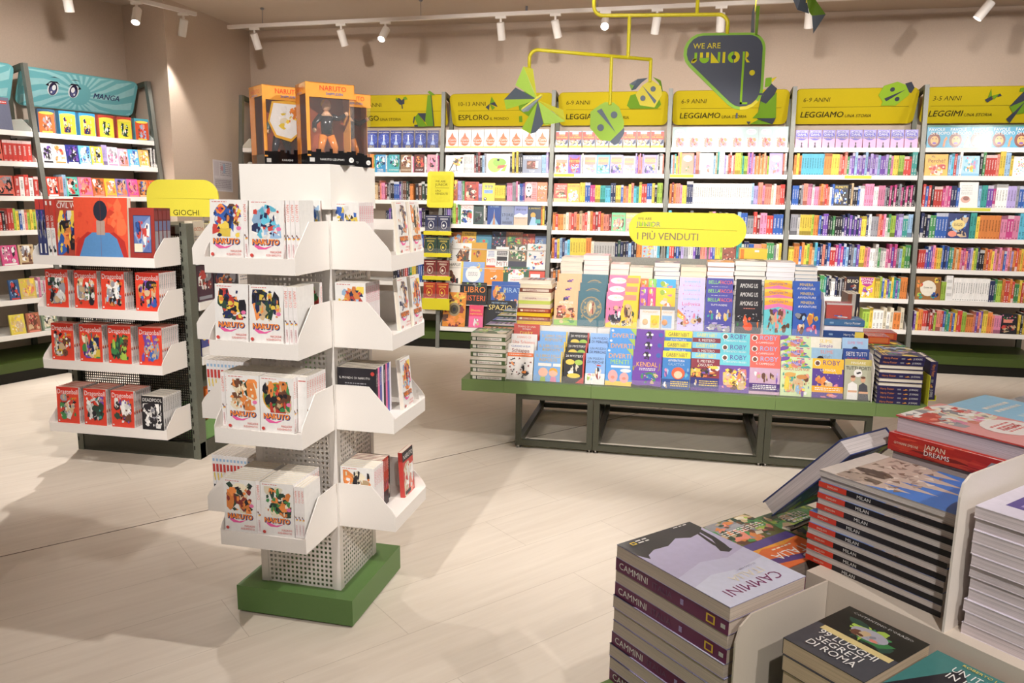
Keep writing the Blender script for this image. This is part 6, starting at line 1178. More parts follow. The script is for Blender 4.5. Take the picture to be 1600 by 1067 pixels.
FR2 = [(-.745, .158, .232, 'u1', 'peach adventure book with a round of fighters', '#f0b48a', [('b', .28, .7, .74, .86, 'NXNV', 5, 750), title('ADVENTURE', .62, .07, 'W', .6), ('b', .1, .2, .92, .6, 'UDSXEOD', 18, 751), ('r', 0, 0, 1, .16, '#8ab85a'), ('b', .1, .05, .9, .22, 'LGLU', 6, 752)]),
 (-.588, .178, .232, 'u2', 'teal hardback with a round gold emblem', '#3f6a78', [('e', .5, .52, .4, .33, '#9a8a68'), ('e', .5, .52, .36, .3, '#5a7076'), ('s', .15, .25, .85, .8, ['#a8966c'], 40, 753, .05), ('e', .5, .52, .18, .22, '#b09a78'), ('b', .36, .34, .64, .72, 'SUXE', 7, 754), ('p', [(.3, .28), (.5, .1), (.7, .28), (.5, .2)], '#a8966c')]),
 (-.4, .205, .232, 'u3', 'pink and yellow book with two costumed people', '#f0c43a', [('p', [(0, 1), (0, .1), (.45, .3), (.6, 1)], '#e87aa4'), ('e', .3, .84, .26, .09, 'W'), title('ME CONTRO TE', .82, .05, 'L', .5), ('r', .55, .78, .95, .93, 'S'), ('b', .05, .05, .5, .62, 'KWDNK', 9, 755), ('b', .5, .05, .92, .66, 'DUZDK', 9, 756), ('e', .32, .56, .07, .06, '#d8a888'), ('e', .68, .62, .07, .06, '#d8a888'), title('GAME BOOK', .06, .07, 'W', .7)]),
 (.062, .166, .232, 'u5', 'lilac Ludovica book with cartoon girls and a rainbow', '#c8c0e8', [title('Le avventure di', .86, .06, 'C', .6), title('Ludovica', .7, .1, '#d86a9a', .7), ('p', [(0, .6), (.3, .4), (.35, .3), (0, .45)], 'O'), ('p', [(0, .5), (.32, .32), (.3, .25), (0, .38)], 'Y'), ('b', .12, .1, .5, .42, 'DPUS', 6, 757), ('b', .5, .15, .95, .5, 'DUIPD', 7, 758), ('s', .05, .1, .95, .7, 'WPV', 24, 759, .04)]),
 (.235, .17, .232, 'u6', 'indigo BELLA FACCIA book with jumping children', '#4f4fa0', [('tc', 'BELLA', .3, .84, .1, '#8fd84a', .46), ('tc', 'FACCIA', .74, .84, .1, '#ee6a4a', .48), title('TUTTI INSIEME', .72, .05, 'W', .6), ('b', .05, .3, .35, .66, 'TUDT', 5, 760), ('b', .36, .32, .64, .66, 'SWU', 5, 761), ('b', .66, .3, .95, .66, 'YUDI', 5, 762), ('b', .05, .0, .95, .3, 'AFWVA', 9, 763)]),
 (.425, .158, .232, 'u7', 'black AMONG US book with a red rounded shape', '#221f26', [title('AMONG US', .76, .12, 'W', .7), ('l', .3, .66, .75, .7, 'S', 1, 12), ('r', 0, .0, 1, .32, '#4a5058'), ('b', .25, .05, .75, .56, ['#d8502e', '#e0603a', '#d8502e'], 3, 764), ('b', .02, .1, .25, .45, 'GZG', 3, 765), ('b', .75, .12, .95, .4, ['#e07a3a'], 2, 766), ('s', .05, .3, .95, .62, 'WA', 14, 767, .03)]),
 (.6, .17, .232, 'u8', 'rainbow book with two long-haired girls', '#6ac4cc', [('r', 0, .86, 1, 1, 'Y'), ('p', [(0, .9), (.5, .98), (1, .9), (1, .78), (.5, .86), (0, .78)], '#f0a83a'), ('p', [(0, .78), (.5, .86), (1, .78), (1, .66), (.5, .76), (0, .66)], '#e07ab0'), title('Charlotte M.', .87, .07, 'V', .7), ('b', .1, .05, .52, .72, 'DUVDS', 8, 768), ('b', .46, .05, .92, .72, 'DUPDS', 8, 769)]),
 (.775, .165, .232, 'u9', 'blue adventure book with small costumed animals', '#3a5fb4', [title('MINIERA', .86, .08, 'Y', .5), title('AVVENTURE', .76, .06, 'W', .7), ('b', .05, .35, .5, .75, 'NKANI', 6, 770), ('b', .5, .25, .95, .72, 'YEOY', 6, 771), ('b', .08, .03, .5, .4, 'UDSE', 6, 772), ('b', .5, .03, .95, .35, 'PMRI', 6, 773)]),
]
RY2 = [5.058, 5.118, 5.184]; RZ2 = [.7695, .8195, .8695]
for (x, w, h, key, desc, cc, art) in FR2:
    for n in range(3): kid(key, desc, T(x + .003 * n, RY2[n], RZ2[n]) @ RX(-radians(9)), w, h, .015, cc, art, True, n, hard=key == 'u2')
for n, s in ((1, MIX[1]), (2, MIX[0])):
    x = -.185
    for i, (c, nm) in enumerate(s):
        w = [.05, .05, .125][i]
        book('activity_book', f"{nm} slim book behind the white clip packs in the upper row", 'book', 'slim books behind the clip packs', w, .215, .015, T(x, RY2[n], RZ2[n]) @ RX(-radians(9)), None, c, [('b', .1, .72, .9, .95, 'WYLP', 5, 780 + i), ('b', .1, .3, .9, .7, 'UWSO', 6, 790 + i)]); x += w + .002
for i, x in enumerate((-.178, -.04)):
    B = MB(); w, h = (.132, .15) if i == 0 else (.085, .15); Mx = T(x, RY2[0] + .004 * i, RZ2[0]) @ RX(-radians(9))
    B.box(0, 0, 0, w, .006, h, C('#d9d6d4'), 'gloss'); B.box(0, -.0006, h * .84, w, .0065, h, C('#8a8a8e'), 'gloss')
    for q in text2d('POPSOCKET', w * .5, h * .7, h * .08, 'c', w * .8): B.poly([(a, -.0009, b_) for a, b_ in q], C('#d8a85a'), 'gloss')
    for j in range(2 if i == 0 else 1):
        B.box(w * (.08 + .46 * j), -.001, h * .06, w * (.5 + .46 * j) if i == 0 else w * .8, .001, h * .6, C(['#e4e2dc', '#f0cc5a', '#8fb4dc'][j + 2 * i]), 'gloss'); B.ball((w * (.28 + .46 * j), -.004, h * .3), (.018, .006, .02), C(['#d8b48a', '#e8b83a', '#d89a6a'][j + 2 * i]), 'gloss')
    tag(B.obj('blister_pack', None, Mx), ['white clip pack with two cards in the upper row of the table', 'half-hidden grey and blue clip pack beside the white one'][i], 'clip pack', 'clip packs in the upper row')

# ---- lying piles
def lay(F, x, y, z, w, h, t, side):
    if side == 's': return F @ T(x + h, y, z + t) @ RZ(pi / 2) @ FLAT          # spine toward -y
    if side == 'p': return F @ T(x, y + w, z + t) @ RZ(-pi / 2) @ FLAT         # fore-edge toward -y
    return F @ T(x, y, z + t) @ FLAT                                            # foot of the pages toward -y
ID = Matrix()
def pile(nm, F, x, y, z, seq, w, h, t, key, cc, art, sc, sart, lab, group, jit=.004, seed=0, pc=PAGE, hard=False, cat='book', taper=None, parts=True):
    rn = random.Random(seed); n = len(seq); zz = z
    for i, s in enumerate(seq):
        dx, dy = rn.uniform(-jit, jit), rn.uniform(-jit, jit)
        if taper: dx += taper(i)[0]; dy += taper(i)[1]
        book(nm, lab(n - i, n), cat, group, w, h, t, lay(F, x + dx, y + dy, zz, w, h, t - .0004, s) @ T(0, 0, 0), key, cc, art, sc, sart, pc=pc, hard=hard, parts=parts)
        zz += t + .0003
    return zz
def from_top(desc, where='its pile'): return lambda k, n: f"{desc} on top of {where}" if k == 1 else f"{desc}, {nth(k)} from the top of {where}"
GSP = [('r', 0, .1, 1, .92, '#e9e6dc'), ('r', .0, .8, 1, .83, 'K'), ('r', .12, .84, .88, .93, '#e9e6dc'), ('tv', 'DIARIO DI UNA SCHIAPPA', .5, .76, .42, '#7a3a3a', .6), ('r', 0, .0, .12, 1, '#3f5a34'), ('r', .88, 0, 1, 1, '#3f5a34')]
pile('hardback_book', ID, -1.232, 4.728, TT, 'sp' * 6, .2, .232, .0252, 'gpile', '#55683f', [('b', .0, .0, 1, 1, 'GEWLQ', 12, 800)], '#55683f', GSP, from_top('green-spined book', "the green table's corner pile"), 'green-spined pile at the left end of the table', seed=1)
for i, (c, nm, pal) in enumerate((('#e8906a', 'orange', 'OSEW'), ('#9a86b8', 'mauve', 'FVWP'), ('#4a5ec0', 'blue', 'BIWN'), ('#e6cf6a', 'yellow', 'YEIW'), ('#8ab0d8', 'light blue', 'IWBE'))):
    pile('hardback_book', ID, -1.228 + .004 * i, 4.935 + .172 * i, TT, 'ssss', .165, .225, .0715 + .002 * i, f'ypile{i}', c, [('b', .05, .0, .95, 1, pal, 12, 801 + i), ('r', .1, .1, .3, .9, 'W'), ('l', .4, .2, .9, .8, 'K', 4, i)], c, GSP, from_top(f"thick {nm} book", "its pile along the left end"), f'{nm} pile along the left end of the table', seed=2 + i)
zt = pile('hardback_book', ID, -.962, 5.012, .7705, 'psps', .19, .262, .0268, 'ry', '#8a2f22', [('b', 0, 0, 1, 1, 'OYXE', 8, 810)], '#8a2f22', [('r', .2, .08, .8, .9, '#c06a4a'), ('tv', 'DIARIO DI UNA SCHIAPPA', .5, .8, .45, 'E', .62), ('r', .25, .84, .75, .92, 'E')], from_top('red-brown book with yellow page edges under the tall left pile'), 'red and yellow books under the tall left pile', seed=9, pc='#eec52e') if False else 0
LB = thing('display_riser', 'white block under the tall leaning pile at the left end of the table', 'display stand'); B = MB(); B.box(-.986, 5.005, TT, -.752, 5.25, .768, C('W'), 'powder_white')
bpy.data.objects.remove(LB); del USED['white block under the tall leaning pile at the left end of the table']
zt = pile('hardback_book', ID, -.984, 5.012, .7695, 'psps', .19, .225, .0275, 'ry', '#8a2f22', [('b', 0, 0, 1, 1, 'OYXE', 8, 810)], '#8a2f22', [('r', .2, .08, .8, .9, '#c06a4a'), ('tv', 'DIARIO DI UNA SCHIAPPA', .5, .8, .45, 'E', .62), ('r', .25, .84, .75, .92, 'E')], from_top('red-brown book with yellow page edges', 'the tall left pile'), 'red and yellow books at the foot of the tall left pile', seed=9, pc='#eec52e')
SEQ = [('p', '#e9dcc0', 'cream'), ('p', '#c8d468', 'lime edged'), ('s', '#e9dcc0', 'white'), ('p', '#e9dcc0', 'ivory'), ('s', '#7a4430', 'brown-spined'), ('p', '#e9dcc0', 'pale'), ('p', '#efe6d4', 'white and pink')]
for i, (s, pc, nm) in enumerate(SEQ):
    zt = pile('hardback_book', ID, -.978 + .003 * (i % 3), 5.015 + .004 * i, zt, s, .185, .215, .026, f'cr{i}', '#d9c8b8' if nm != 'brown-spined' else '#7a4430', [('b', 0, 0, 1, 1, 'WISEA', 9, 820 + i), ('l', .1, .2, .9, .8, 'X', 4, 3)], pc if nm != 'brown-spined' else '#7a4430', [('r', .2, .08, .8, .9, '#d8c8b8'), ('tv', 'SCHIAPPA', .5, .8, .45, 'X', .5)], lambda k, n, nm=nm: f"{nm} book in the tall pile left of the peach adventure book", 'books in the tall left pile', seed=30 + i, pc=pc)
# white piles behind the upper row
WP = [(-.735, .15, 8, '#e6dccb', 'cream', 1.205, 'p'), (-.578, .172, 8, '#e8b4bc', 'pink-edged', 1.222, 's'), (-.395, .125, 6, '#e6c0bc', 'white and rose', 1.168, 's'), (-.262, .155, 6, '#efe4d2', 'ivory', 1.15, 'p'), (-.1, .165, 8, '#8a80a0', 'violet-covered white', 1.185, 's'), (.072, .165, 7, '#f0e2c6', 'warm cream', 1.162, 'p'), (.244, .17, 8, '#ece6ea', 'white orange-topped', 1.2, 'p'), (.42, .195, 8, '#6a6468', 'dark-covered white', 1.212, 's'), (.622, .175, 8, '#ece8ee', 'plain white', 1.21, 'p'), (.8, .138, 9, '#5a8cb4', 'blue-covered white', 1.185, 's')]
for j, (x, h, n, c, nm, ztop, s) in enumerate(WP):
    t = (ztop - .952) / n
    cc = c if s == 's' else '#d8cfc8'
    if j == 6: cc = '#e08a4a'
    for i in range(n):
        pile('softback_book', ID, x, 5.275, .9535 + i * t, 'p', .2, h, t - .0004, f'wp{j}', cc, [('b', 0, 0, 1, 1, ['W', '#d8d0cc', '#e6c8c8'], 6, 840 + j)], None, (), lambda k, m, i=i, n=n, nm=nm: f"{nm} book, {nth(n - i)} from top, pile behind the upper row", f'{nm} pile behind the upper row', seed=850 + j * 20 + i, jit=.005, pc='#efe8e0' if s == 's' else c if j not in (8, 6) else '#efeaee')
# dark novels at the right end
HPS = [('tv', 'Harry Potter', .5, .93, .45, '#d8843a', .32), ('l', .3, .4, .6, .58, 'A', 1, 3), ('b', .2, .28, .8, .42, 'UDOY', 4, 4), ('tv', 'J.K. ROWLING', .5, .27, .4, 'W', .2)]
pile('hardback_book', ID, 1.222, 4.727, TT, ''.join(reversed('ssppsppssss')), .165, .238, .0258, 'hp', '#2c2850', [('b', .05, .05, .95, .95, 'NVKGUYN', 16, 870), ('l', .1, .8, .9, .95, 'Y', 2, 5)], '#2a2450', HPS, from_top('dark violet novel', "the pile at the green table's right end"), 'dark violet novels at the right end of the table', seed=5, hard=True, jit=.003)
for i, (pal, nm) in enumerate((('NIGYK', 'green and navy'), ('GYNDK', 'dark gold'), ('INWGK', 'slate blue'), ('DUNKO', 'brown and black'))):
    pile('hardback_book', ID, 1.225 - .004 * i, 4.90 + .17 * i, TT, 'ssss', .165, .235, .0705, f'hq{i}', '#33303f', [('b', .0, .0, 1, 1, pal, 18, 880 + i), ('l', .1, .75, .9, .95, 'Y', 2, i)], '#2a2450', HPS, from_top(f"thick {nm} novel", "its pile along the right end"), f'{nm} pile along the right end of the table', seed=60 + i, hard=True)
for i, y in enumerate((5.13, 5.3)):
    B = MB(); B.box(0, 0, 0, .22 if i else .13, .15, .045, C('#b8482e'), 'gloss'); B.box(.01, -.0005, .008, .2 if i else .12, .0005, .037, C('#c86a3a'), 'gloss')
    tag(B.obj('gift_box', None, T(1.24 if not i else 1.235, y, .7285)), ['flat red box on the dark novels at the right end of the table', 'longer red box behind the flat red one'][i], 'box', 'red boxes on the dark novels')
B = MB(); B.ball((0, 0, .028), (.065, .05, .03), C('#e8b04a'), 'gloss', nu=16, nv=10); B.ball((.03, .0, .042), (.035, .03, .02), C('#f0c878'), 'gloss'); tag(B.obj('plush_toy', None, T(1.16, 5.2, .742)), 'small round golden toy beside the blue boxed sets', 'toy')
BH = [('tv', 'Harry Potter', .5, .5, .4, 'W', .4), ('l', .3, .7, .6, .92, 'I', 1, 3)]
zb = .7415
for i, (s, c, pc, nm) in enumerate((('p', '#3a5a94', '#efe8e2', 'lowest white-edged'), ('s', '#2f4a84', '#efe8e2', 'navy and yellow'), ('p', '#3a5a94', '#f0eaf0', 'upper white-edged'), ('s', '#456f9c', '#efe8e2', 'slate blue'))):
    zb = pile('hardback_book', ID, .955, 5.02, zb, s, .18, .235, .036, f'bh{i}', c, [('b', .0, .0, 1, 1, 'BINI', 8, 890 + i)], c, BH + ([('r', 0, .0, 1, .22, 'Y')] if i == 1 else []), lambda k, n, nm=nm: f"{nm} hardback in the pile right of the upper row's end plate", 'blue hardbacks beside the end plate', seed=70 + i, pc=pc, hard=True)
B = MB(); B.box(0, 0, 0, .15, .1, .095, C('#b8443a'), 'gloss'); B.box(-.004, -.004, -.001, .154, .104, .105, C('W'), 'film'); 
for i, (q, c) in enumerate(art_polys([('b', .25, .0, .85, .25, 'ABW', 5, 3), ('r', 0, .9, 1, 1, 'Q')], .15, .095)): B.poly([(a, -.0005 - .00002 * i, b_) for a, b_ in q], c, 'gloss')
tag(B.obj('gift_box', None, T(.965, 5.05, zb + .002)), 'red shrink-wrapped box on top of the blue hardbacks', 'box')
for i in range(3):
    book('hardback_book', f"{['brown', 'grey', 'black'][i]} tall book standing upright at the rear of the right wing of the table", 'book', 'tall books standing on the right wing', .2, .28, .024, T(1.13 + .026 * i, 5.26 + .01 * i, .741) @ RZ(pi / 2) @ T(0, -.024, 0), None, ['#6a4030', '#a8a098', '#26222a'][i], [('b', .05, .1, .95, .9, ['DUXY', 'AWQ', 'KNV'][i], 9, 900 + i)], ['#7a4a38', '#b8aea4', '#2a262e'][i], [('b', .1, .3, .9, .7, 'EUD', 4, 5)])
book('hardback_book', 'dark book lying behind the red shrink-wrapped box', 'book', None, .18, .26, .05, lay(ID, .96, 5.29, .7415, .18, .26, .05, 's'), None, '#2a2632', [('b', .0, .0, 1, 1, 'KNDA', 9, 910)], '#2a2632', [('b', .1, .3, .9, .7, 'IVY', 4, 6)])
# upright novels in a yellow holder hooked on the end of the table
hd = thing('end_holder', 'yellow acrylic holder hooked on the right end of the green table', 'holder')
B = MB(); B.box(1.502, 4.74, .35, 1.505, 5.1, .62, C('#d6d23a'), 'board'); B.obj('back_sheet', hd)
B = MB(); B.box(1.505, 4.76, .47, 1.55, 5.1, .473, C('#d6d23a'), 'board'); B.box(1.549, 4.76, .473, 1.552, 5.1, .50, C('#d6d23a'), 'board'); B.obj('shelf', hd)
for i in range(2): book('hardback_book', f"dark violet novel standing in the yellow end holder, {'nearer' if i == 0 else 'farther'} one", 'book', 'novels in the yellow end holder', .155, .225, .038, T(1.5075, 4.775 + .165 * i, .4735) @ T(.038, 0, 0) @ RZ(pi / 2) if False else T(1.507 + .0375, 4.77 + .163 * i, .4735) @ RZ(pi / 2), 'hp2', '#2c2850', [('b', .05, .05, .95, .95, 'NVKGUYN', 14, 871)], '#2a2450', HPS, hard=True)

# ------------------------------------------------------------------ foreground table of travel books
FG = T(-.089, 1.717, 0) @ RZ(radians(-44.5))
ft = table('green table of travel books nearest the viewer', [(-.012, 1.5)], [(.05, 1.4)], FG, -.62, 1.75, -.5, 1.65)
CSP = [('tv', 'CAMMINI', .5, .965, .5, 'W', .3), ('tv', 'ITALIA', .5, .64, .46, '#6a4a6a', .22), ('l', .3, .34, .7, .4, 'F', 1, 3)]
YB = lambda v0, v1: [('r', .2, v0, .8, v1, '#e0b83a'), ('r', .3, v0 + .012, .7, v1 - .012, '#6a2450'), ('r', .35, .02, .65, .055, 'Q')]
CART = [('r', 0, 0, 1, .28, '#2c2a36'), ('p', [(0, .28), (.0, .34), (.25, .36), (.4, .3), (.55, .36), (.8, .28), (.8, .22), (0, .2)], '#2c2a36'), ('p', [(0, .3), (1, .16), (1, .9), (0, .9)], '#b9b2d2'),
        ('p', [(.12, 0), (.9, 0), (.98, .06), (1, .2), (.86, .26), (.8, .21), (.66, .24), (.5, .17), (.3, .15), (.2, .2), (.08, .14)], '#26242e'), ('p', [(0, .5), (.3, .55), (.6, .5), (1, .58), (1, 1), (0, 1)], '#c8c6e0'), ('p', [(0, .66), (.4, .7), (.7, .66), (1, .72), (1, 1), (0, 1)], '#d4d6ea'),
        ('p', [(.3, .26), (.34, .25), (.42, .38), (.52, .42), (.5, .45), (.4, .41)], '#2c2a36'), ('p', [(.25, .25), (.3, .24), (.33, .4), (.42, .47), (.36, .48), (.28, .4)], '#2c2a36'), ('tc', 'CAMMINI', .5, .83, .085, '#8a2a68', .86), ('tc', 'ITALIA', .42, .73, .07, '#e6dcc8', .5), ('tc', 'IN ITALIA', .3, .68, .02, '#a8a4c0'),
        ('r', .8, .045, .86, .09, '#e6c21e'), ('r', .812, .055, .848, .08, '#26242e'), ('l', .82, .0, .98, .04, 'W', 2, 3), ('l', .5, .02, .75, .04, 'W', 1, 4)]
CART = [('r', 0, 0, 1, 1, '#b7b0cf'), ('p', [(0, .5), (.3, .55), (.6, .5), (1, .58), (1, 1), (0, 1)], '#c4c2dc'), ('p', [(0, .66), (.4, .7), (.7, .66), (1, .72), (1, 1), (0, 1)], '#d0d2e6'),
        ('p', [(0, 0), (1, 0), (1, .2), (.94, .29), (.9, .24), (.78, .2), (.6, .21), (.42, .15), (.28, .2), (.12, .18), (0, .12)], '#24222c'),
        ('p', [(.04, .12), (.1, .14), (.13, .3), (.2, .4), (.13, .46), (.1, .4), (.06, .28)], '#24222c'), ('p', [(.16, .38), (.2, .36), (.26, .46), (.2, .5), (.12, .48)], '#24222c'), ('p', [(.12, .16), (.15, .16), (.2, .3), (.22, .38), (.18, .38)], '#24222c'),
        ('tc', 'CAMMINI', .5, .84, .085, '#7a2a62', .86), ('tc', 'ITALIA', .42, .745, .07, '#e6dcc8', .5), ('tc', "IN GIRO PER L'", .32, .70, .02, '#9a96b4'),
        ('r', .84, .045, .9, .085, '#e6c21e'), ('r', .852, .055, .888, .077, '#26242e'), ('l', .68, .03, .82, .09, 'W', 2, 3), ('l', .1, .02, .3, .04, 'W', 1, 4)]
pile('guidebook', FG, 0, 0, TT, ''.join(reversed('pspspppspps')), .243, .339, .0322, 'cam', '#8d87b0', CART, '#6a2450', CSP + YB(.1, .17), from_top('plum-spined CAMMINI ITALIA guide', 'the near corner pile'), 'CAMMINI guides in the near corner pile', seed=12, jit=.004, pc='#cdbcae', hard=False, taper=lambda i: (-.012 + .0012 * i, 0))
pile('guidebook', FG, -.004, .283, TT, 'pppppp', .178, .262, .0545, 'ita', '#d8633a', [('r', 0, 0, 1, .5, '#6a6a3a'), ('b', .0, .0, 1, .5, 'ZUOGLSEDA', 26, 921), ('r', 0, .5, 1, .62, '#5a4a8a'), ('r', 0, .62, 1, 1, '#e0703a'), ('p', [(0, .62), (.4, .68), (.8, .64), (1, .7), (1, .62)], '#e8a03a'), ('p', [(.3, .9), (1, .8), (1, .9), (.5, .96)], '#5a3f7a'), ('tc', 'ITALIA', .5, .76, .11, 'W', .8), ('l', .3, .68, .7, .72, 'E', 1, 3), ('l', .1, .2, .9, .3, 'W', 3, 4), ('e', .35, .93, .12, .03, 'W')], '#3a2a2a', (), from_top('orange and violet ITALIA guide', 'the pile behind the corner one'), 'ITALIA guides behind the corner pile', seed=13, pc='#8a7a70')
pile('guidebook', FG, -.006, .507, TT, 'ppppp', .2, .27, .0605, 'gre', '#3f6a3a', [('b', 0, 0, 1, 1, 'GZLEGZLU', 30, 930), ('tc', 'VERDE', .5, .12, .08, 'W', .5), ('l', .3, .2, .7, .3, 'W', 2, 4)], '#2a3a2a', (), from_top('leafy green travel book', 'the pile under the leaning book'), 'leafy green travel books', seed=14, pc='#a8a090')
pile('guidebook', FG, .0, .765, TT, 'ppppp', .2, .28, .0595, 'pur', '#3a3a7a', [('b', 0, 0, 1, 1, 'NVBPE', 16, 940), ('tc', 'GIAPPONE', .5, .8, .08, 'W', .7)], '#2a2a4a', (), from_top('violet-blue travel book', 'the pile beyond the leafy ones'), 'violet-blue travel books', seed=15, pc='#a8a090')
# white stepped display
BGE = '#cfc2b4'; ZF = .782
B = MB(); B.box(.30, .30, TT, 1.30, 1.62, ZF, C(BGE), 'powder_white'); tag(B.obj('display_riser', None, FG), 'tall beige metal block on the near table under the MILAN guides', 'display stand')
B = MB(); B.prism([(.0, TT), (.0, ZF - .05), (.012, ZF - .018), (.045, ZF), (.298, ZF), (.298, TT)], 'x', .352, .356, C(BGE), 'powder_white'); tag(B.obj('book_end', None, FG), 'beige side plate with a rounded corner beside the CAMMINI guides', 'book end')
B = MB(); B.box(.357, .005, TT, 1.30, .299, TT + .006, C(BGE), 'powder_white'); tag(B.obj('display_tray', None, FG), 'thin beige tray on the near table under the ROMA and ISLANDA piles', 'tray')
B = MB(); B.prism([(.302, ZF), (.302, 1.06), (.31, 1.085), (.335, 1.098), (1.2, 1.098), (1.2, ZF)], 'x', .600, .6045, C('#e4dad0'), 'powder_white'); tag(B.obj('book_end', None, FG), 'pale upright divider plate between the MILAN guides and the lilac books', 'book end')
MSP = [('r', 0, .78, 1, 1, '#d8402a'), ('tv', 'ENGLISH', .5, .93, .35, 'E', .12), ('tv', 'MILAN', .5, .7, .6, 'W', .16)]
MART = [('r', 0, 0, 1, 1, '#4a7fd0'), ('p', [(0, .0), (1, .0), (1, .35), (.85, .62), (.8, .4), (.7, .75), (.62, .45), (.5, .85), (.42, .5), (.3, .78), (.22, .45), (.12, .68), (0, .4)], '#c8b4a8'), ('s', .02, .05, .98, .6, ['#8a7468', '#e0d0c4', '#a8948a'], 60, 950, .05), ('b', .5, .0, 1, .4, ['#7a6a5e', '#b8a498', '#5a4a44'], 8, 951), ('r', 0, 0, 1, .12, '#d8cec8')]
MSEQ = 'spspspspspspspspp'
pile('guidebook', FG, .272, .352, ZF, MSEQ, .222, .312, .0128, 'mil', '#b8b0b0', MART, '#17151a', MSP, from_top('black and red MILAN guide', 'the pile on the upper level'), 'MILAN guides on the upper level', seed=16, pc='#cfc6c0', jit=.002, taper=lambda i: (-.012, 0) if i < 9 else (.006, 0))
JART = [('r', 0, 0, 1, 1, '#e09a9a'), ('b', 0, 0, 1, .5, 'SWEPAR', 26, 960), ('e', .4, .68, .34, .2, '#ece4e2'), ('l', .2, .58, .6, .76, '#d86a6a', 4, 4), ('tc', 'JAPAN', .4, .66, .06, '#c83a3a', .4)]
zj = ZF
zj = pile('guidebook', FG, .30, .592, zj, 'ppp', .2, .288, .0785, 'jpl', '#b83028', [], '#b83028', (), lambda k, n: f"red travel book, {nth(k + 2)} from the top of the red pile behind the MILAN guides", 'lower books of the red pile', seed=17, pc='#c9b8b8', hard=True)
zj = pile('guidebook', FG, .298, .588, zj, 's', .2, .292, .042, 'jps', '#b83028', JART, '#b42a24', [('b', 0, .0, 1, 1, ['#b42a24', '#8a1f1c', '#c8402e'], 10, 961), ('tv', 'GIOVANNI SIMEONE', .5, .95, .15, 'E', .2), ('tv', 'JAPAN', .68, .7, .28, 'E', .2), ('tv', 'DREAMS', .34, .7, .26, 'W', .22), ('p', [(.1, .02), (.9, .02), (.8, .2), (.3, .25)], 'A')], lambda k, n: 'red JAPAN DREAMS book, spine outward, second from the top of its pile', None, seed=18, pc='#c9b8b8', hard=True)
pile('guidebook', FG, .304, .592, zj, 'p', .2, .29, .043, 'jpt', '#c8463e', JART, '#b83028', (), lambda k, n: 'pink-covered travel book with a white oval, on top of the red pile', None, seed=19, pc='#cbbcc4', hard=True)
zl = ZF
for i in range(5): zl = pile('guidebook', FG, .31, .81, zl, 'p', .2, .284, .063, 'lbl', '#d8603a', [('r', 0, 0, 1, 1, '#8fc4e4'), ('tc', 'DESTINI', .5, .5, .07, 'W', .7), ('l', .2, .2, .8, .4, 'W', 2, 4), ('p', [(0, .66), (.4, .74), (.7, .68), (1, .78), (1, 1), (0, 1)], '#e2604a'), ('e', .3, .6, .1, .05, 'O')], '#8fc4e4', (), lambda k, n, i=i: f"light blue and coral travel book, {nth(5 - i)} from the top behind the red pile", 'light blue travel books behind the red pile', seed=20 + i, pc='#cfc6c8')
for j, (x, y, pal, nm, zz) in enumerate(((.33, 1.04, 'EYWA', 'cream and yellow', .29), (.5, 1.3, 'AWNI', 'grey', .33))):
    zl = ZF
    for i in range(4): zl = pile('guidebook', FG, x, y, zl, 'p', .21, .262, zz / 4, f'far{j}', '#b8b4b8', [('b', 0, 0, 1, 1, pal, 16, 970 + j), ('l', .2, .5, .8, .8, 'N', 3, 4)], None, (), lambda k, n, i=i, nm=nm: f"{nm} travel book, {nth(4 - i)} from the top, far pile of the near table", f'{nm} travel books in the far piles', seed=40 + i, pc='#cfc6c8')
zl = ZF
for i in range(11): zl = pile('softback_book', FG, .622 + .002 * (i % 2), .332, zl, 'p', .205, .30, .0235, 'wst', '#e2dae2', [('r', 0, 0, 1, 1, '#ddd6e6'), ('r', .1, .1, .75, .8, '#5a4a94'), ('e', .4, .5, .16, .12, 'W'), ('l', .15, .15, .7, .3, 'F', 3, 5)], None, (), lambda k, n, i=i: f"white-edged lilac book, {nth(11 - i)} from the top, right of the divider plate", 'lilac books right of the divider plate', seed=80 + i, pc='#d9cdd0')
RART = [('r', 0, 0, 1, 1, '#4a4a50'), ('r', 0, .5, 1, 1, '#26241f'), ('b', .15, .5, .85, .9, 'ZGLK', 8, 980), ('e', .52, .68, .22, .1, '#a8a4b0'), ('b', .3, .58, .72, .72, 'DUAS', 6, 981), ('r', .1, .42, .95, .5, '#d8c48a'), ('tc', "COSTANTINO D'ORAZIO", .5, .9, .035, 'Q', .86), ('tc', '99 LUOGHI', .5, .32, .09, 'W', .7), ('tc', 'SEGRETI', .5, .2, .09, 'W', .55), ('tc', 'DI ROMA', .5, .08, .09, 'W', .6)]
zl = TT + .006
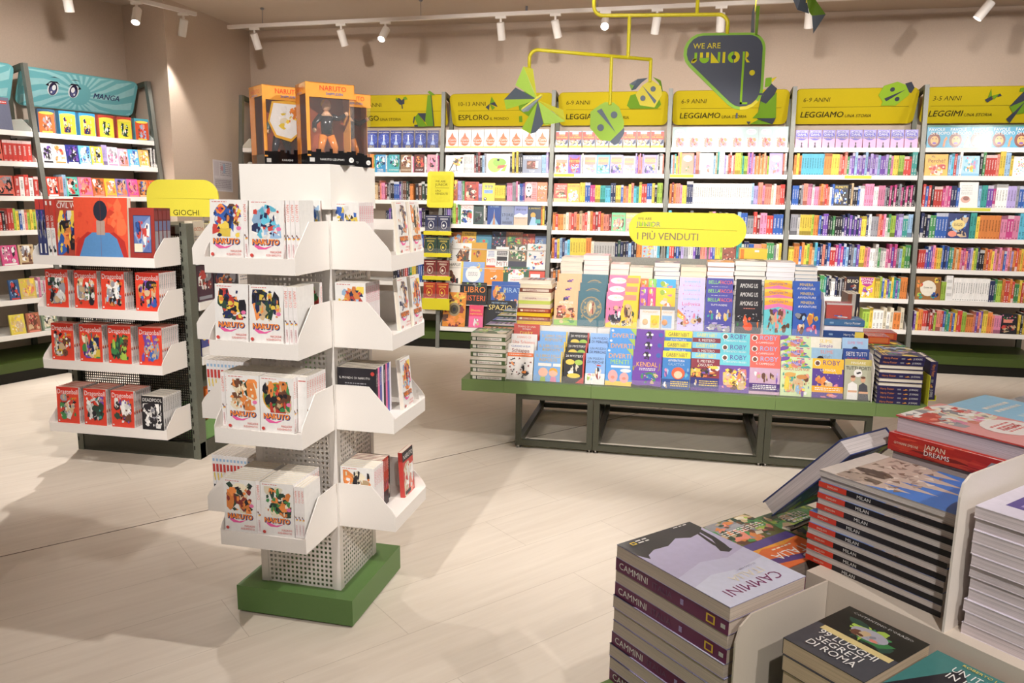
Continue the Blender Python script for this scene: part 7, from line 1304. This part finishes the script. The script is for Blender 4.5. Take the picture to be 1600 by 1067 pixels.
for i in range(9): zl = pile('softback_book', FG, .418 + .002 * (i % 2), .066, zl, 'h', .172, .222, .0334, 'rom', '#3a383c', RART, '#3a383c', (), lambda k, n, i=i: f"99 LUOGHI SEGRETI DI ROMA paperback, {nth(9 - i)} from the top on the lower level", 'ROMA paperbacks on the lower level', seed=100 + i, pc='#cdb69a')
IART = [('r', 0, 0, 1, 1, '#3f7a78'), ('p', [(0, .2), (.35, .9), (.7, .5), (.6, .2), (.2, 0), (0, 0)], '#24222a'), ('p', [(.45, .6), (.7, .45), (1, .5), (1, .1), (.6, .2)], '#8fa4b0'), ('p', [(.0, .05), (.3, .3), (.7, .2), (1, .1), (1, 0), (0, 0)], '#a8a8a0'), ('p', [(.2, .35), (.35, .6), (.5, .3)], '#6a6a2a'), ('tc', 'UN ITALIANO', .62, .8, .085, 'W', .7), ('tc', 'IN ISLANDA', .62, .68, .085, 'W', .66), ('tc', 'ROBERTO LUIGI', .55, .92, .035, 'Y', .7)]
zl = TT + .006
for i in range(9): zl = pile('softback_book', FG, .602 + .002 * (i % 2), .05, zl, 'h', .175, .235, .0334, 'isl', '#3a4a4c', IART, '#3a4a4c', (), lambda k, n, i=i: f"teal UN ITALIANO IN ISLANDA paperback, {nth(9 - i)} from the top beside the ROMA pile", 'ISLANDA paperbacks beside the ROMA pile', seed=120 + i, pc='#cdb69a')
# blue hardback leaning on the MILAN guides, in a clear wire stand
LM = FG @ T(.052, .50, .775) @ RY(-radians(48))
book('hardback_book', 'blue hardback leaning on the pile of MILAN guides', 'book', None, .2, .31, .045, LM @ T(0, .2, .045) @ RZ(-pi / 2) @ FLAT, None, '#2f3f78', [('r', 0, 0, 1, .1, 'G')], '#2f3f78', (), bart=[('b', 0, 0, 1, 1, 'BIGLDI', 14, 990)], pc='#d8d0d0', hard=True)
B = MB(); P0 = FG @ Vector((.1, .535, .755)); pts = [FG @ Vector(p) for p in ((.15, .54, .80), (.10, .53, .758), (.09, .50, .757), (.12, .49, .765), (.20, .50, .83))]
B.tube(pts, .004, C('W'), 'chrome', n=8); tag(B.obj('wire_stand'), 'bent clear wire stand under the leaning blue hardback', 'book stand')
